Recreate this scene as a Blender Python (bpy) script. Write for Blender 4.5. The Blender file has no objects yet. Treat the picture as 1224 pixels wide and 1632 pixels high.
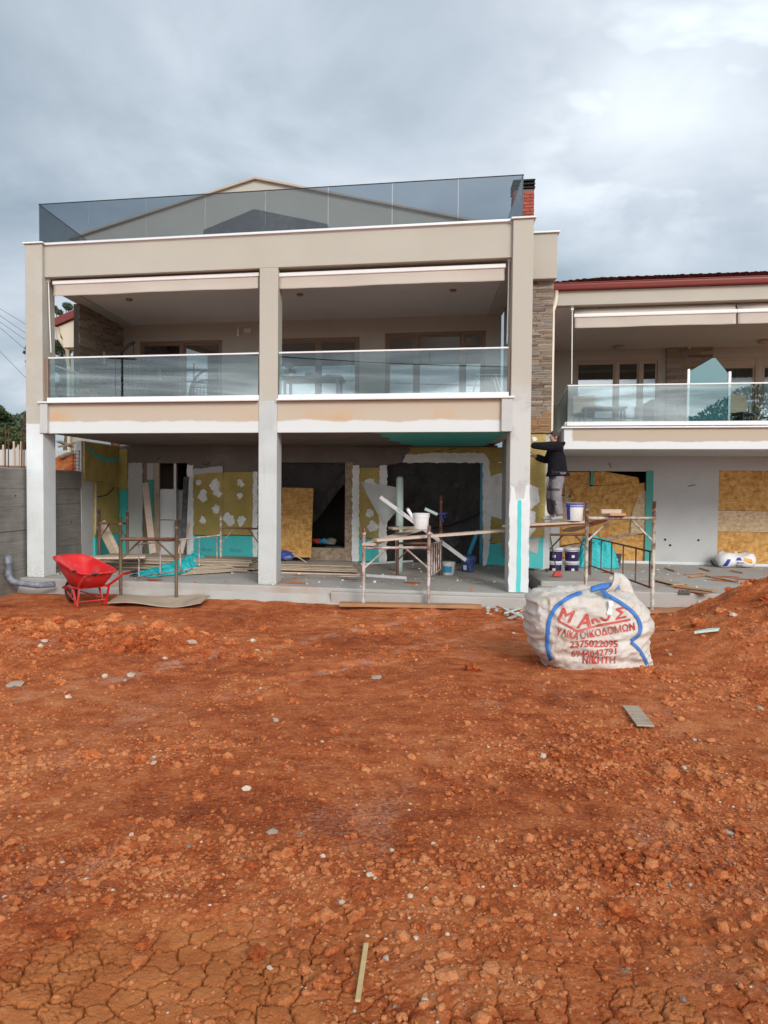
import bpy, bmesh, math, random
import numpy as np
from mathutils import Vector, Matrix
from mathutils.bvhtree import BVHTree
R = math.radians
sc = bpy.context.scene
COL = sc.collection
random.seed(11)
rng = np.random.default_rng(11)

# ------------------------------------------------------------------ camera
EYE, FPX, CX, CY = 1.95, 1226.0, 612.0, 816.0
PITCH, ROLL = R(-1.9), R(0.5)
cam = bpy.data.cameras.new('camera')
cam.sensor_fit = 'VERTICAL'
cam.sensor_height = 36.0
cam.lens = 36.0 * FPX / 1632.0
cam.clip_start, cam.clip_end = 0.05, 3000
camo = bpy.data.objects.new('camera', cam)
COL.objects.link(camo)
cp, sp = math.cos(PITCH), math.sin(PITCH)
def _pit(x, y, z): return Vector((x, cp*y - sp*z, sp*y + cp*z))
ax, ay, az = _pit(math.cos(ROLL), 0, math.sin(ROLL)), _pit(-math.sin(ROLL), 0, math.cos(ROLL)), _pit(0, -1, 0)
camo.matrix_world = Matrix(((ax.x, ay.x, az.x, 0), (ax.y, ay.y, az.y, 0), (ax.z, ay.z, az.z, EYE), (0, 0, 0, 1)))
sc.camera = camo

# ------------------------------------------------------------------ world: heavy broken cloud over a Nishita sky
SUN_EL, SUN_AZ = R(26), R(160)          # azimuth clockwise from +Y (behind the photographer, a little to the right)
sun_dir = Vector((math.sin(SUN_AZ)*math.cos(SUN_EL), math.cos(SUN_AZ)*math.cos(SUN_EL), math.sin(SUN_EL)))
world = bpy.data.worlds.new('World'); sc.world = world; world.use_nodes = True
wt = world.node_tree; wn, wl = wt.nodes, wt.links
wn.clear()
def WN(t, **k):
    n = wn.new(t)
    for a, b in k.items(): setattr(n, a, b)
    return n
def wmath(op, a, b=None, c=None):
    n = WN('ShaderNodeMath', operation=op)
    for i, v in enumerate((a, b, c)):
        if v is None: continue
        if isinstance(v, (int, float)): n.inputs[i].default_value = v
        else: wl.new(v, n.inputs[i])
    return n.outputs[0]
sky = WN('ShaderNodeTexSky', sky_type='NISHITA', sun_disc=False, sun_elevation=SUN_EL, sun_rotation=SUN_AZ)
tc = WN('ShaderNodeTexCoord')
sx = WN('ShaderNodeSeparateXYZ'); wl.new(tc.outputs['Generated'], sx.inputs[0])
X_, Y_, Z_ = sx.outputs
zc = wmath('ADD', wmath('MAXIMUM', Z_, 0.0), 0.22)
cx_ = wmath('DIVIDE', X_, zc); cy_ = wmath('DIVIDE', Y_, zc)
cv = WN('ShaderNodeCombineXYZ'); wl.new(cx_, cv.inputs[0]); wl.new(cy_, cv.inputs[1])
def wnoise(scale, detail, off, rough=0.5, dist=0.0):
    m = WN('ShaderNodeMapping'); m.inputs['Location'].default_value = off
    wl.new(cv.outputs[0], m.inputs[0])
    n = WN('ShaderNodeTexNoise'); n.inputs['Scale'].default_value = scale; n.inputs['Detail'].default_value = detail
    n.inputs['Roughness'].default_value = rough; n.inputs['Distortion'].default_value = dist
    wl.new(m.outputs[0], n.inputs['Vector']); return n.outputs['Fac']
n1 = wnoise(0.62, 2, (3.1, 1.7, 0), 0.45, 0.2)
n2 = wnoise(1.7, 6, (0.4, 5.2, 0), 0.55, 0.35)
n3 = wnoise(1.5, 5, (7.7, 2.4, 0), 0.52, 0.4)
dens = wmath('ADD', wmath('MULTIPLY', n1, 0.52), wmath('MULTIPLY', n2, 0.48))
ramp = WN('ShaderNodeValToRGB'); wl.new(dens, ramp.inputs[0])
els = ramp.color_ramp.elements
CLOUD = [(0.36, (0.152, 0.200, 0.252)), (0.44, (0.235, 0.288, 0.340)), (0.54, (0.330, 0.378, 0.432)), (0.66, (0.48, 0.52, 0.57))]
els[0].position, els[0].color = CLOUD[0][0], (*CLOUD[0][1], 1)
els[1].position, els[1].color = CLOUD[-1][0], (*CLOUD[-1][1], 1)
for p_, c_ in CLOUD[1:-1]:
    e_ = els.new(p_); e_.color = (*c_, 1)
# a break in the cloud, low in the right of the view, and one where the veiled sun stands
def lobe(d, sharp):
    d = Vector(d).normalized()
    dp = WN('ShaderNodeVectorMath', operation='DOT_PRODUCT'); wl.new(tc.outputs['Generated'], dp.inputs[0]); dp.inputs[1].default_value = d
    return wmath('POWER', wmath('MAXIMUM', dp.outputs['Value'], 0.0), sharp)
brk = WN('ShaderNodeMapRange'); wl.new(n3, brk.inputs[0]); brk.inputs[1].default_value = 0.42; brk.inputs[2].default_value = 0.66
g1 = wmath('MULTIPLY', wmath('ADD', lobe((0.425, 1, 0.555), 110), wmath('MULTIPLY', lobe((0.32, 1, 0.47), 150), .75)), wmath('ADD', brk.outputs[0], .25))
g1 = wmath('ADD', wmath('MULTIPLY', g1, .78), wmath('MULTIPLY', lobe((-0.12, 1, 0.44), 50), wmath('MULTIPLY', n2, .28)))
g2 = lobe((.15, -1, .42), 2.6)
brk2 = WN('ShaderNodeMapRange'); wl.new(n2, brk2.inputs[0])
for i_, v_ in enumerate((.40, .64, .45, 1.35)): brk2.inputs[i_+1].default_value = v_
vm = WN('ShaderNodeVectorMath', operation='SCALE'); vm.inputs[0].default_value = (0.85, 0.87, 0.88)
wl.new(wmath('ADD', wmath('MULTIPLY', g1, 1.0), wmath('MULTIPLY', g2, brk2.outputs[0])), vm.inputs['Scale'])
def wrange(v, *q):
    n = WN('ShaderNodeMapRange', interpolation_type='SMOOTHSTEP'); wl.new(v, n.inputs[0])
    for i, a in enumerate(q): n.inputs[i+1].default_value = a
    return n.outputs[0]
# the pale clear strip under the cloud deck behind the photographer that the windows mirror
cs_ = WN('ShaderNodeCombineXYZ'); wl.new(wmath('MULTIPLY', X_, 2.6), cs_.inputs[0]); wl.new(wmath('MULTIPLY', Z_, 21.0), cs_.inputs[1])
ns_ = WN('ShaderNodeTexNoise'); ns_.inputs['Scale'].default_value = 1.5; ns_.inputs['Detail'].default_value = 6; ns_.inputs['Distortion'].default_value = .5; wl.new(cs_.outputs[0], ns_.inputs['Vector'])
streak = wrange(ns_.outputs['Fac'], .40, .62, .0, 1.0)
strip = wmath('MULTIPLY', wmath('MULTIPLY', wrange(Z_, .19, .10, 0, 1), wrange(Y_, .1, -.7, 0, 1)), wmath('ADD', wmath('MULTIPLY', streak, 2.1), .15))
lowc = wmath('SUBTRACT', 1.0, wmath('MULTIPLY', wrange(Z_, .30, .20, 0, .75), wrange(Y_, .1, -.7, 0, 1)))
gsum = [l for l in wl if l.to_node == vm][0].from_socket
wl.new(wmath('ADD', wmath('MULTIPLY', gsum, lowc), strip), vm.inputs['Scale'])
cadd = WN('ShaderNodeVectorMath', operation='ADD'); wl.new(ramp.outputs[0], cadd.inputs[0]); wl.new(vm.outputs[0], cadd.inputs[1])
c10 = WN('ShaderNodeVectorMath', operation='SCALE'); wl.new(cadd.outputs[0], c10.inputs[0]); c10.inputs['Scale'].default_value = 10.0
wmix = WN('ShaderNodeMix', data_type='RGBA'); wmix.inputs['Factor'].default_value = 0.93
wl.new(sky.outputs[0], wmix.inputs['A']); wl.new(c10.outputs[0], wmix.inputs['B'])
bg = WN('ShaderNodeBackground'); bg.inputs['Strength'].default_value = 0.092
wl.new(wmix.outputs['Result'], bg.inputs[0])
wo = WN('ShaderNodeOutputWorld'); wl.new(bg.outputs[0], wo.inputs[0])

sun = bpy.data.lights.new('sun', 'SUN'); sun.energy = 1.5; sun.angle = R(20); sun.color = (1, 0.95, 0.88)
suno = bpy.data.objects.new('sun', sun); COL.objects.link(suno)
suno.location = (-8, -25, 20)
suno.rotation_euler = (-sun_dir).to_track_quat('-Z', 'Y').to_euler()

vs = sc.view_settings
vs.view_transform = 'Standard'; vs.look = 'None'; vs.exposure = 0.75; vs.gamma = 1.0; vs.use_curve_mapping = False
sc.render.engine = 'CYCLES'
sc.cycles.max_bounces = 7; sc.cycles.diffuse_bounces = 4; sc.cycles.glossy_bounces = 3
sc.cycles.transparent_max_bounces = 14; sc.cycles.transmission_bounces = 3
sc.cycles.use_denoising = True
sc.cycles.caustics_reflective = False; sc.cycles.caustics_refractive = False

# ------------------------------------------------------------------ survey: the measured camera turns photo pixels into places
def ray(px, py):
    x, y = (px-CX)/FPX, -(py-CY)/FPX
    c, s = math.cos(ROLL), math.sin(ROLL)
    x, y = c*x - s*y, s*x + c*y
    return Vector((x, cp - sp*y, sp + cp*y))
def W(px, py, Y):
    d = ray(px, py); d = d*(Y/d.y); return Vector((d.x, d.y, d.z+EYE))
def G(px, py, z):
    d = ray(px, py); d = d*((z-EYE)/d.z); return Vector((d.x, d.y, z))
class Frame:
    """u along a facade, v into the building, z up (plan axes need not be square: the plot is skewed)."""
    def __init__(s, o, du, dv):
        s.o, s.du, s.dv = Vector((*o, 0)), Vector((math.sin(R(du)), math.cos(R(du)), 0)), Vector((math.sin(R(dv)), math.cos(R(dv)), 0))
        s.n = Vector((-s.du.y, s.du.x, 0))
    def __call__(s, u, v, z): return s.o + s.du*u + s.dv*v + Vector((0, 0, z))
    def px(s, px, py, v):
        d = ray(px, py); o = s.o + s.dv*v; t = s.n.dot(o)/s.n.dot(d); q = d*t
        w = q - o; return (w.x*s.du.x + w.y*s.du.y)/(s.du.length), q.z+EYE
    def uv(s, p):
        a = Matrix(((s.du.x, s.dv.x), (s.du.y, s.dv.y))).inverted() @ Vector((p.x-s.o.x, p.y-s.o.y)); return a.x, a.y
M_ = Frame((-7.4355, 15.9906), 100.054, 2.4)
_b = W(897, 716, 17.0)
H_ = Frame((_b.x, _b.y), 100.054, 10.054)

# ------------------------------------------------------------------ mesh helpers
class MB:
    def __init__(s): s.v, s.f, s.m = [], [], []
    def add(s, vs, fs, mi=0):
        b = len(s.v); s.v += [tuple(p) for p in vs]; s.f += [tuple(b+i for i in f) for f in fs]; s.m += [mi]*len(fs); return s
    def hexa(s, p, mi=0):
        return s.add(p, [(3, 2, 1, 0), (4, 5, 6, 7), (0, 1, 5, 4), (1, 2, 6, 5), (2, 3, 7, 6), (3, 0, 4, 7)], mi)
    def box(s, a, b, fr=None, mi=0):
        fr = fr or (lambda x, y, z: (x, y, z))
        (x0, y0, z0), (x1, y1, z1) = a, b
        return s.hexa([fr(x0, y0, z0), fr(x1, y0, z0), fr(x1, y1, z0), fr(x0, y1, z0), fr(x0, y0, z1), fr(x1, y0, z1), fr(x1, y1, z1), fr(x0, y1, z1)], mi)
    def bar(s, a, b, w, h, up=(0, 0, 1), mi=0):
        a, b, up = Vector(a), Vector(b), Vector(up)
        d = (b-a).normalized(); sd = d.cross(up)
        if sd.length < 1e-4: sd = d.cross(Vector((0, 1, 0)))
        sd.normalize(); u2 = sd.cross(d)
        p = []
        for q in (a, b):
            for i, j in ((-1, -1), (1, -1), (1, 1), (-1, 1)): p.append(q + sd*(i*w/2) + u2*(j*h/2))
        return s.hexa(p, mi)
    def tube(s, pts, r, n=10, mi=0, caps=True):
        pts = [Vector(p) for p in pts]; rr = r if isinstance(r, (list, tuple)) else [r]*len(pts)
        rings = []; ref = Vector((0.13, 0.21, 0.97))
        for i, p in enumerate(pts):
            d = (pts[min(i+1, len(pts)-1)] - pts[max(i-1, 0)]).normalized()
            if abs(d.dot(ref)) > 0.95: ref = Vector((0.97, 0.1, 0.2))
            x = d.cross(ref).normalized(); y = x.cross(d)
            rings.append([p + (x*math.cos(2*math.pi*k/n) + y*math.sin(2*math.pi*k/n))*rr[i] for k in range(n)])
        vs = [q for g in rings for q in g]; fs = []
        for i in range(len(pts)-1):
            for k in range(n): fs.append((i*n+k, i*n+(k+1) % n, (i+1)*n+(k+1) % n, (i+1)*n+k))
        if caps: fs += [tuple(range(n)), tuple(range(len(vs)-1, len(vs)-n-1, -1))]
        return s.add(vs, fs, mi)
    def lathe(s, prof, n=24, c=(0, 0, 0), mi=0):
        vs, fs = [], []
        for r, z in prof:
            for k in range(n): vs.append((c[0]+r*math.cos(2*math.pi*k/n), c[1]+r*math.sin(2*math.pi*k/n), c[2]+z))
        for i in range(len(prof)-1):
            for k in range(n): fs.append((i*n+k, i*n+(k+1) % n, (i+1)*n+(k+1) % n, (i+1)*n+k))
        if prof[0][0] > 1e-4: fs.append(tuple(reversed(range(n))))
        if prof[-1][0] > 1e-4: fs.append(tuple(range(len(vs)-n, len(vs))))
        return s.add(vs, fs, mi)
    def prism(s, poly, fr, v0, v1, mi=0):
        """poly of (u,z) extruded between depths v0 (front) and v1."""
        n = len(poly)
        vs = [fr(u, v0, z) for u, z in poly] + [fr(u, v1, z) for u, z in poly]
        fs = [tuple(range(n)), tuple(range(2*n-1, n-1, -1))] + [((i+1) % n, i, n+i, n+(i+1) % n) for i in range(n)]
        return s.add(vs, fs, mi)
    def sheet(s, fn, nu, nv, mi=0, thick=0.0):
        vs = [fn(i/nu, j/nv) for j in range(nv+1) for i in range(nu+1)]
        fs = [(j*(nu+1)+i, j*(nu+1)+i+1, (j+1)*(nu+1)+i+1, (j+1)*(nu+1)+i) for j in range(nv) for i in range(nu)]
        return s.add(vs, fs, mi)
ORG = {}
def mesh_of(name, mb, mats, smooth=False, off=None):
    me = bpy.data.meshes.new(name)
    v = np.array(mb.v, dtype=np.float64).reshape(-1, 3)
    if off is not None: v = v - np.array(off)
    me.from_pydata(v.tolist(), [], mb.f)
    for m in (mats if isinstance(mats, (list, tuple)) else [mats]): me.materials.append(m)
    if isinstance(mats, (list, tuple)) and len(mats) > 1: me.polygons.foreach_set('material_index', mb.m)
    if smooth: me.polygons.foreach_set('use_smooth', [True]*len(mb.f))
    me.validate(); me.update(); return me
def mk(name, mb, mats, parent=None, smooth=False, bevel=0.0, seg=1, local=False, thick=0.0, auto=False, wobble=0.0):
    """one mesh object; vertices are in world coordinates unless local."""
    root = parent
    off = None
    if not local:
        off = ORG.get(parent.name) if parent else None
        if parent is None:
            a = np.array(mb.v); off = (float((a[:, 0].min()+a[:, 0].max())/2), float((a[:, 1].min()+a[:, 1].max())/2), float(a[:, 2].min()))
    me = mesh_of(name, mb, mats, smooth, off)
    o = bpy.data.objects.new(name, me); COL.objects.link(o)
    if parent: o.parent = parent; ORG[o.name] = ORG.get(parent.name)
    elif off is not None: o.location = off; ORG[o.name] = off
    if thick:
        m = o.modifiers.new('thickness', 'SOLIDIFY'); m.thickness = thick; m.offset = 0
    if bevel:
        m = o.modifiers.new('edge', 'BEVEL'); m.width = bevel; m.segments = seg; m.limit_method = 'ANGLE'; m.angle_limit = R(40)
    if auto: me.shade_auto_smooth if False else None
    return o
def tag(o, label=None, cat=None, group=None, kind=None):
    for k, v in (('label', label), ('category', cat), ('group', group), ('kind', kind)):
        if v: o[k] = v
    return o
def root(name, label, cat, loc=(0, 0, 0), rz=0.0, group=None):
    o = bpy.data.objects.new(name, None); COL.objects.link(o)
    o.location = loc; o.rotation_euler = (0, 0, rz); o.empty_display_size = 0.1
    ORG[o.name] = tuple(loc)
    return tag(o, label, cat, group)
def dup(o, loc, rz=None, label=None, group=None, parent=None, scale=None):
    c = o.copy(); COL.objects.link(c)
    if parent is None:
        c.location = loc
        if rz is not None: c.rotation_euler = (0, 0, rz)
        if label: c['label'] = label
        if group: c['group'] = group
        if scale: c.scale = scale
    else: c.parent = parent
    for ch in list(o.children): dup(ch, None, parent=c)
    return c
def ragged(poly, amp, step, rnd=random):
    out = []
    for i in range(len(poly)):
        (x0, z0), (x1, z1) = poly[i], poly[(i+1) % len(poly)]
        L = math.hypot(x1-x0, z1-z0); n = max(1, int(L/step)); out.append((x0, z0))
        for k in range(1, n):
            t = k/n; nx, nz = -(z1-z0)/L, (x1-x0)/L; a = rnd.uniform(-amp, amp)
            out.append((x0+(x1-x0)*t+nx*a, z0+(z1-z0)*t+nz*a))
    return out
def dab_poly(cx, cz, r, n=22, sq=1.0):
    ph = [random.uniform(0, 6.28) for _ in range(5)]
    return [(cx+r*(1+.16*math.sin(2*t+ph[0])+.13*math.sin(3*t+ph[1])+.10*math.sin(5*t+ph[2])+.09*math.sin(9*t+ph[3])+random.uniform(-.05, .05))*math.cos(t),
             cz+sq*r*(1+.14*math.sin(2*t+ph[2])+.13*math.sin(3*t+ph[4])+.10*math.sin(6*t+ph[0])+random.uniform(-.05, .05))*math.sin(t)) for t in [2*math.pi*k/n for k in range(n)]]
def wall_boxes(mb, fr, u0, u1, v0, v1, z0, z1, holes):
    us = sorted({u0, u1, *[h[0] for h in holes], *[h[1] for h in holes]}); us = [u for u in us if u0 <= u <= u1]
    for a, b in zip(us, us[1:]):
        hs = sorted([(h[2], h[3]) for h in holes if h[0] <= a+1e-6 and h[1] >= b-1e-6]); z = z0
        for p, q in hs:
            if p > z+1e-4: mb.box((a, v0, z), (b, v1, p), fr)
            z = max(z, q)
        if z < z1-1e-4: mb.box((a, v0, z), (b, v1, z1), fr)

# ------------------------------------------------------------------ noise for geometry
_P = np.random.default_rng(5).permutation(512).astype(np.int64)
_GA = np.random.default_rng(6).uniform(0, 2*np.pi, 512)
def _h(ix, iy): return _P[(_P[ix & 511] + iy) & 511]
def perlin(x, y):
    x = np.asarray(x, float); y = np.asarray(y, float)
    x0 = np.floor(x).astype(np.int64); y0 = np.floor(y).astype(np.int64); fx, fy = x-x0, y-y0
    def g(i, j, dx, dy):
        a = _GA[_h(x0+i, y0+j)]; return np.cos(a)*dx + np.sin(a)*dy
    u = fx*fx*fx*(fx*(fx*6-15)+10); v = fy*fy*fy*(fy*(fy*6-15)+10)
    a = g(0, 0, fx, fy)*(1-u) + g(1, 0, fx-1, fy)*u; b = g(0, 1, fx, fy-1)*(1-u) + g(1, 1, fx-1, fy-1)*u
    return (a*(1-v)+b*v)*1.5
def fbm(x, y, s, o=4, g=.5):
    t = 0; a = 1.0; n = 0
    for k in range(o): t = t + a*perlin(x*s+17.3*k, y*s-9.1*k); n += a; a *= g; s *= 2.03
    return t/n
_JX = np.random.default_rng(8).uniform(.1, .9, 512); _JY = np.random.default_rng(9).uniform(.1, .9, 512)
def voro(x, y):
    """distance between nearest and second nearest cell centre (small on a crack), and a cell id."""
    ix = np.floor(x).astype(np.int64); iy = np.floor(y).astype(np.int64)
    d1 = np.full(x.shape, 9.0); d2 = np.full(x.shape, 9.0); cid = np.zeros(x.shape, np.int64)
    for i in (-1, 0, 1):
        for j in (-1, 0, 1):
            h = _h(ix+i, iy+j); d = np.hypot(ix+i+_JX[h]-x, iy+j+_JY[h]-y)
            m = d < d1
            d2 = np.where(m, d1, np.minimum(d2, d)); cid = np.where(m, h, cid); d1 = np.where(m, d, d1)
    return d2-d1, cid
# ------------------------------------------------------------------ materials
TRN = (.861, -.508); TRK = (-6.05, -4.55)     # two wheel tracks across the yard: the normal of their line and its offsets
class NT:
    def __init__(s, name):
        s.mat = bpy.data.materials.new(name); s.mat.use_nodes = True
        s.t = s.mat.node_tree; s.t.nodes.clear(); s.tc = None
    def n(s, typ, **k):
        o = s.t.nodes.new(typ)
        for a, b in k.items(): setattr(o, a, b)
        return o
    def put(s, sock, v):
        if v is None: return
        if isinstance(v, bpy.types.NodeSocket): s.t.links.new(v, sock)
        elif isinstance(v, (tuple, list)) and sock.type == 'RGBA': sock.default_value = (*v[:3], 1)
        else: sock.default_value = v
    def co(s, which='Object'):
        if s.tc is None: s.tc = s.n('ShaderNodeTexCoord')
        return s.tc.outputs[which]
    def pos(s): return s.n('ShaderNodeNewGeometry').outputs['Position']
    def map(s, vec, scale=(1, 1, 1), rot=(0, 0, 0), loc=(0, 0, 0)):
        m = s.n('ShaderNodeMapping'); s.put(m.inputs[0], vec); m.inputs['Scale'].default_value = scale; m.inputs['Rotation'].default_value = rot; m.inputs['Location'].default_value = loc
        return m.outputs[0]
    def noise(s, scale, detail=4, rough=.55, vec=None, dist=0, col=False):
        n = s.n('ShaderNodeTexNoise'); s.put(n.inputs['Vector'], vec or s.co()); n.inputs['Scale'].default_value = scale
        n.inputs['Detail'].default_value = detail; n.inputs['Roughness'].default_value = rough; n.inputs['Distortion'].default_value = dist
        return n.outputs['Color' if col else 'Fac']
    def voro(s, scale, vec=None, feature='F1', out='Distance', rnd=1.0):
        n = s.n('ShaderNodeTexVoronoi', feature=feature); s.put(n.inputs['Vector'], vec or s.co()); n.inputs['Scale'].default_value = scale; n.inputs['Randomness'].default_value = rnd
        return n.outputs[out]
    def math(s, op, a, b=None, c=None, clamp=False):
        n = s.n('ShaderNodeMath', operation=op, use_clamp=clamp)
        for i, v in enumerate((a, b, c)): s.put(n.inputs[i], v)
        return n.outputs[0]
    def rng(s, v, a, b, c=0.0, d=1.0, smooth=False):
        n = s.n('ShaderNodeMapRange', interpolation_type='SMOOTHSTEP' if smooth else 'LINEAR'); s.put(n.inputs[0], v)
        for i, q in enumerate((a, b, c, d)): n.inputs[i+1].default_value = q
        return n.outputs[0]
    def mix(s, f, a, b, mode='MIX'):
        n = s.n('ShaderNodeMix', data_type='RGBA', blend_type=mode); s.put(n.inputs['Factor'], f); s.put(n.inputs['A'], a); s.put(n.inputs['B'], b)
        return n.outputs['Result']
    def ramp(s, f, stops, interp='LINEAR'):
        n = s.n('ShaderNodeValToRGB'); s.put(n.inputs[0], f); r = n.color_ramp; r.interpolation = interp
        r.elements[0].position, r.elements[0].color = stops[0][0], (*stops[0][1], 1)
        r.elements[1].position, r.elements[1].color = stops[-1][0], (*stops[-1][1], 1)
        for p, c in stops[1:-1]: e = r.elements.new(p); e.color = (*c, 1)
        return n.outputs[0]
    def sep(s, vec):
        n = s.n('ShaderNodeSeparateXYZ'); s.put(n.inputs[0], vec); return n.outputs
    def bump(s, h, strength=.3, dist=.02, nrm=None):
        n = s.n('ShaderNodeBump'); s.put(n.inputs['Height'], h); n.inputs['Strength'].default_value = strength; n.inputs['Distance'].default_value = dist
        s.put(n.inputs['Normal'], nrm); return n.outputs[0]
    def bsdf(s, col, rough=.7, bump=None, metal=0.0, spec=.5, **k):
        p = s.n('ShaderNodeBsdfPrincipled'); s.put(p.inputs['Base Color'], col); s.put(p.inputs['Roughness'], rough); s.put(p.inputs['Metallic'], metal)
        s.put(p.inputs['Specular IOR Level'], spec); s.put(p.inputs['Normal'], bump)
        for a, b in k.items(): s.put(p.inputs[a.replace('_', ' ')], b)
        o = s.n('ShaderNodeOutputMaterial'); s.t.links.new(p.outputs[0], o.inputs[0]); return s.mat
    def out(s, sh):
        o = s.n('ShaderNodeOutputMaterial'); s.t.links.new(sh, o.inputs[0]); return s.mat
    def rand(s): return s.n('ShaderNodeObjectInfo').outputs['Random']

def simple(name, c, rough=.7, var=.15, scale=4, bscale=60, bump=.08, metal=0.0, dirt=None, damt=.5, dscale=1.5, spec=.4, rvar=0.0, bdist=.01):
    t = NT(name)
    n1 = t.noise(scale, 5); n2 = t.noise(bscale, 4, .6)
    f = t.math('ADD', t.math('MULTIPLY', n1, .7), t.math('MULTIPLY', n2, .3))
    col = t.ramp(f, [(.3, tuple(q*(1-var) for q in c)), (.7, tuple(min(1, q*(1+var)) for q in c))])
    if dirt:
        d = t.rng(t.noise(dscale, 6, .65), .5, .72, 0, damt); col = t.mix(d, col, dirt)
    if rvar:
        hv = t.n('ShaderNodeHueSaturation'); t.put(hv.inputs['Color'], col); t.put(hv.inputs['Value'], t.rng(t.rand(), 0, 1, 1-rvar, 1+rvar)); col = hv.outputs[0]
    return t.bsdf(col, t.rng(n2, .2, .8, max(0, rough-.08), min(1, rough+.08)), t.bump(n2, bump, bdist, t.bump(n1, .12, .01) if 'plaster' in name or 'coat' in name or 'render' in name else None), metal, spec)

MT = {}
def build_materials():
    S = simple
    # plaster, coats
    MT['plaster'] = S('beige_plaster', (.435, .413, .355), .85, .05, .8, 220, .2, dirt=(.37, .335, .28), damt=.25, dscale=1.1, bdist=.003)
    MT['plaster_cream'] = S('cream_plaster', (.58, .53, .43), .85, .05, .8, 200, .08, bdist=.003)
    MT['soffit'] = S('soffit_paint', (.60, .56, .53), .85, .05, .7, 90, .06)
    MT['coat'] = S('white_base_coat', (.66, .70, .71), .85, .09, 1.3, 120, .2, dirt=(.47, .47, .45), damt=.5, dscale=1.2, bdist=.003)
    MT['mortar'] = S('white_mortar', (.84, .85, .84), .8, .09, 7, 90, .5, dirt=(.45, .45, .42), damt=.4, dscale=5, bdist=.006)
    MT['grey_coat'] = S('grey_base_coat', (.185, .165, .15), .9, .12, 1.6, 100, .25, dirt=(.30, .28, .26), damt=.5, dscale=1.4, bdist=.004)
    MT['grey_render'] = S('grey_render', (.50, .505, .50), .85, .08, .9, 90, .15, dirt=(.31, .30, .29), damt=.5, dscale=.9, bdist=.004)
    MT['concrete'] = S('slab_concrete', (.40, .385, .36), .85, .12, 1.4, 70, .3, dirt=(.36, .22, .15), damt=.75, dscale=.8, bdist=.008)
    # coated columns: beige above, white below, the edge of the coat wanders
    def coated(name, zedge, low, high, mid=None, zmid=0, amp=.06):
        t = NT(name); z = t.sep(t.pos())[2]
        w = t.math('MULTIPLY', t.math('SUBTRACT', t.noise(5, 5, .6), .5), amp*2)
        zz = t.math('ADD', z, w)
        col = t.mix(t.rng(zz, zedge-.012, zedge+.012), t.mix(t.rng(t.noise(2.5, 5), .35, .7), low, tuple(q*.9 for q in low)), high)
        if mid: col = t.mix(t.rng(zz, zmid-.01, zmid+.01), low, col)
        n2 = t.noise(150, 4); col = t.mix(t.rng(t.noise(1.3, 5, .6), .52, .75, 0, .45), col, tuple(q*.76 for q in low))
        stn = t.noise(2.0, 6, .65, t.map(t.pos(), (4, 4, .35))); col = t.mix(t.rng(stn, .54, .72, 0, .35), col, tuple(q*.62 for q in low))
        spl = t.math('MULTIPLY', t.rng(t.math('ADD', z, t.math('MULTIPLY', t.noise(9, 5, .7), .5)), .62, .25), t.rng(t.noise(30, 4, .7), .45, .6)); col = t.mix(t.math('MULTIPLY', spl, .5), col, (.40, .22, .13))
        return t.bsdf(col, .85, t.bump(n2, .2, .003, t.bump(t.noise(7, 5, .6), .25, .012)), spec=.3)
    W_, B_, G_ = (.69, .735, .745), (.435, .413, .355), (.52, .55, .55)
    MT['column_a'] = coated('coated_column', 3.18, W_, B_)
    MT['column_b'] = coated('coated_column_two_coats', 3.62, G_, B_, W_, 2.18, .03)
    t = NT('coated_column_patchy'); z = t.sep(t.pos())[2]
    w = t.math('MULTIPLY', t.math('SUBTRACT', t.noise(3.5, 5, .6), .5), .7); zz = t.math('ADD', z, w)
    col = t.mix(t.rng(zz, 3.3, 4.1), (.53, .535, .52), B_)
    col = t.mix(t.rng(t.noise(2.2, 6, .65), .52, .62, 0, .75), col, t.mix(t.rng(z, 3.6, 4.4), (.42, .41, .40), B_))
    MT['column_c'] = t.bsdf(col, .85, t.bump(t.noise(90, 5), .3, .004), spec=.3)
    # slab edge: beige band, orange primer stains, white coat along the bottom
    t = NT('coated_slab_edge'); P = t.pos(); z = t.sep(P)[2]
    zz = t.math('ADD', z, t.math('MULTIPLY', t.math('SUBTRACT', t.noise(1.1, 6, .6, P), .5), .22))
    st = t.math('MULTIPLY', t.rng(t.noise(.9, 4, .55, t.map(P, (1, 1, .25))), .47, .66), t.math('MULTIPLY', t.rng(zz, 3.20, 3.27), t.rng(zz, 3.52, 3.30)))
    col = t.mix(t.math('MULTIPLY', st, .62), (.49, .42, .335), (.58, .29, .10))
    col = t.mix(t.rng(zz, 3.235, 3.20), col, (.62, .65, .65))
    MT['slab_edge'] = t.bsdf(col, .85, t.bump(t.noise(140, 4), .2, .003), spec=.3)
    t = NT('coated_slab_edge_right'); P = t.pos(); z = t.sep(P)[2]
    zz = t.math('ADD', z, t.math('MULTIPLY', t.math('SUBTRACT', t.noise(1.3, 6, .6, P), .5), .16))
    xx = t.math('ADD', t.sep(P)[0], t.math('MULTIPLY', t.math('SUBTRACT', t.noise(2.3, 5, .6, P), .5), .3))
    m = t.math('MULTIPLY', t.rng(zz, 2.965, 2.985), t.rng(xx, 4.10, 4.13))
    MT['slab_edge_right'] = t.bsdf(t.mix(m, (.66, .68, .69), (.46, .385, .305)), .85, t.bump(t.noise(140, 4), .2, .003), spec=.3)
    # board-marked concrete wall
    t = NT('board_marked_concrete'); P = t.pos(); z = t.sep(P)[2]
    st = t.noise(9, 6, .65, t.map(P, (.12, .12, 2.2)))
    col = t.ramp(t.math('ADD', t.math('MULTIPLY', st, .6), t.math('MULTIPLY', t.noise(2.2, 5, .6, P), .4)), [(.3, (.15, .142, .13)), (.5, (.225, .215, .195)), (.7, (.32, .305, .28))])
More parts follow.
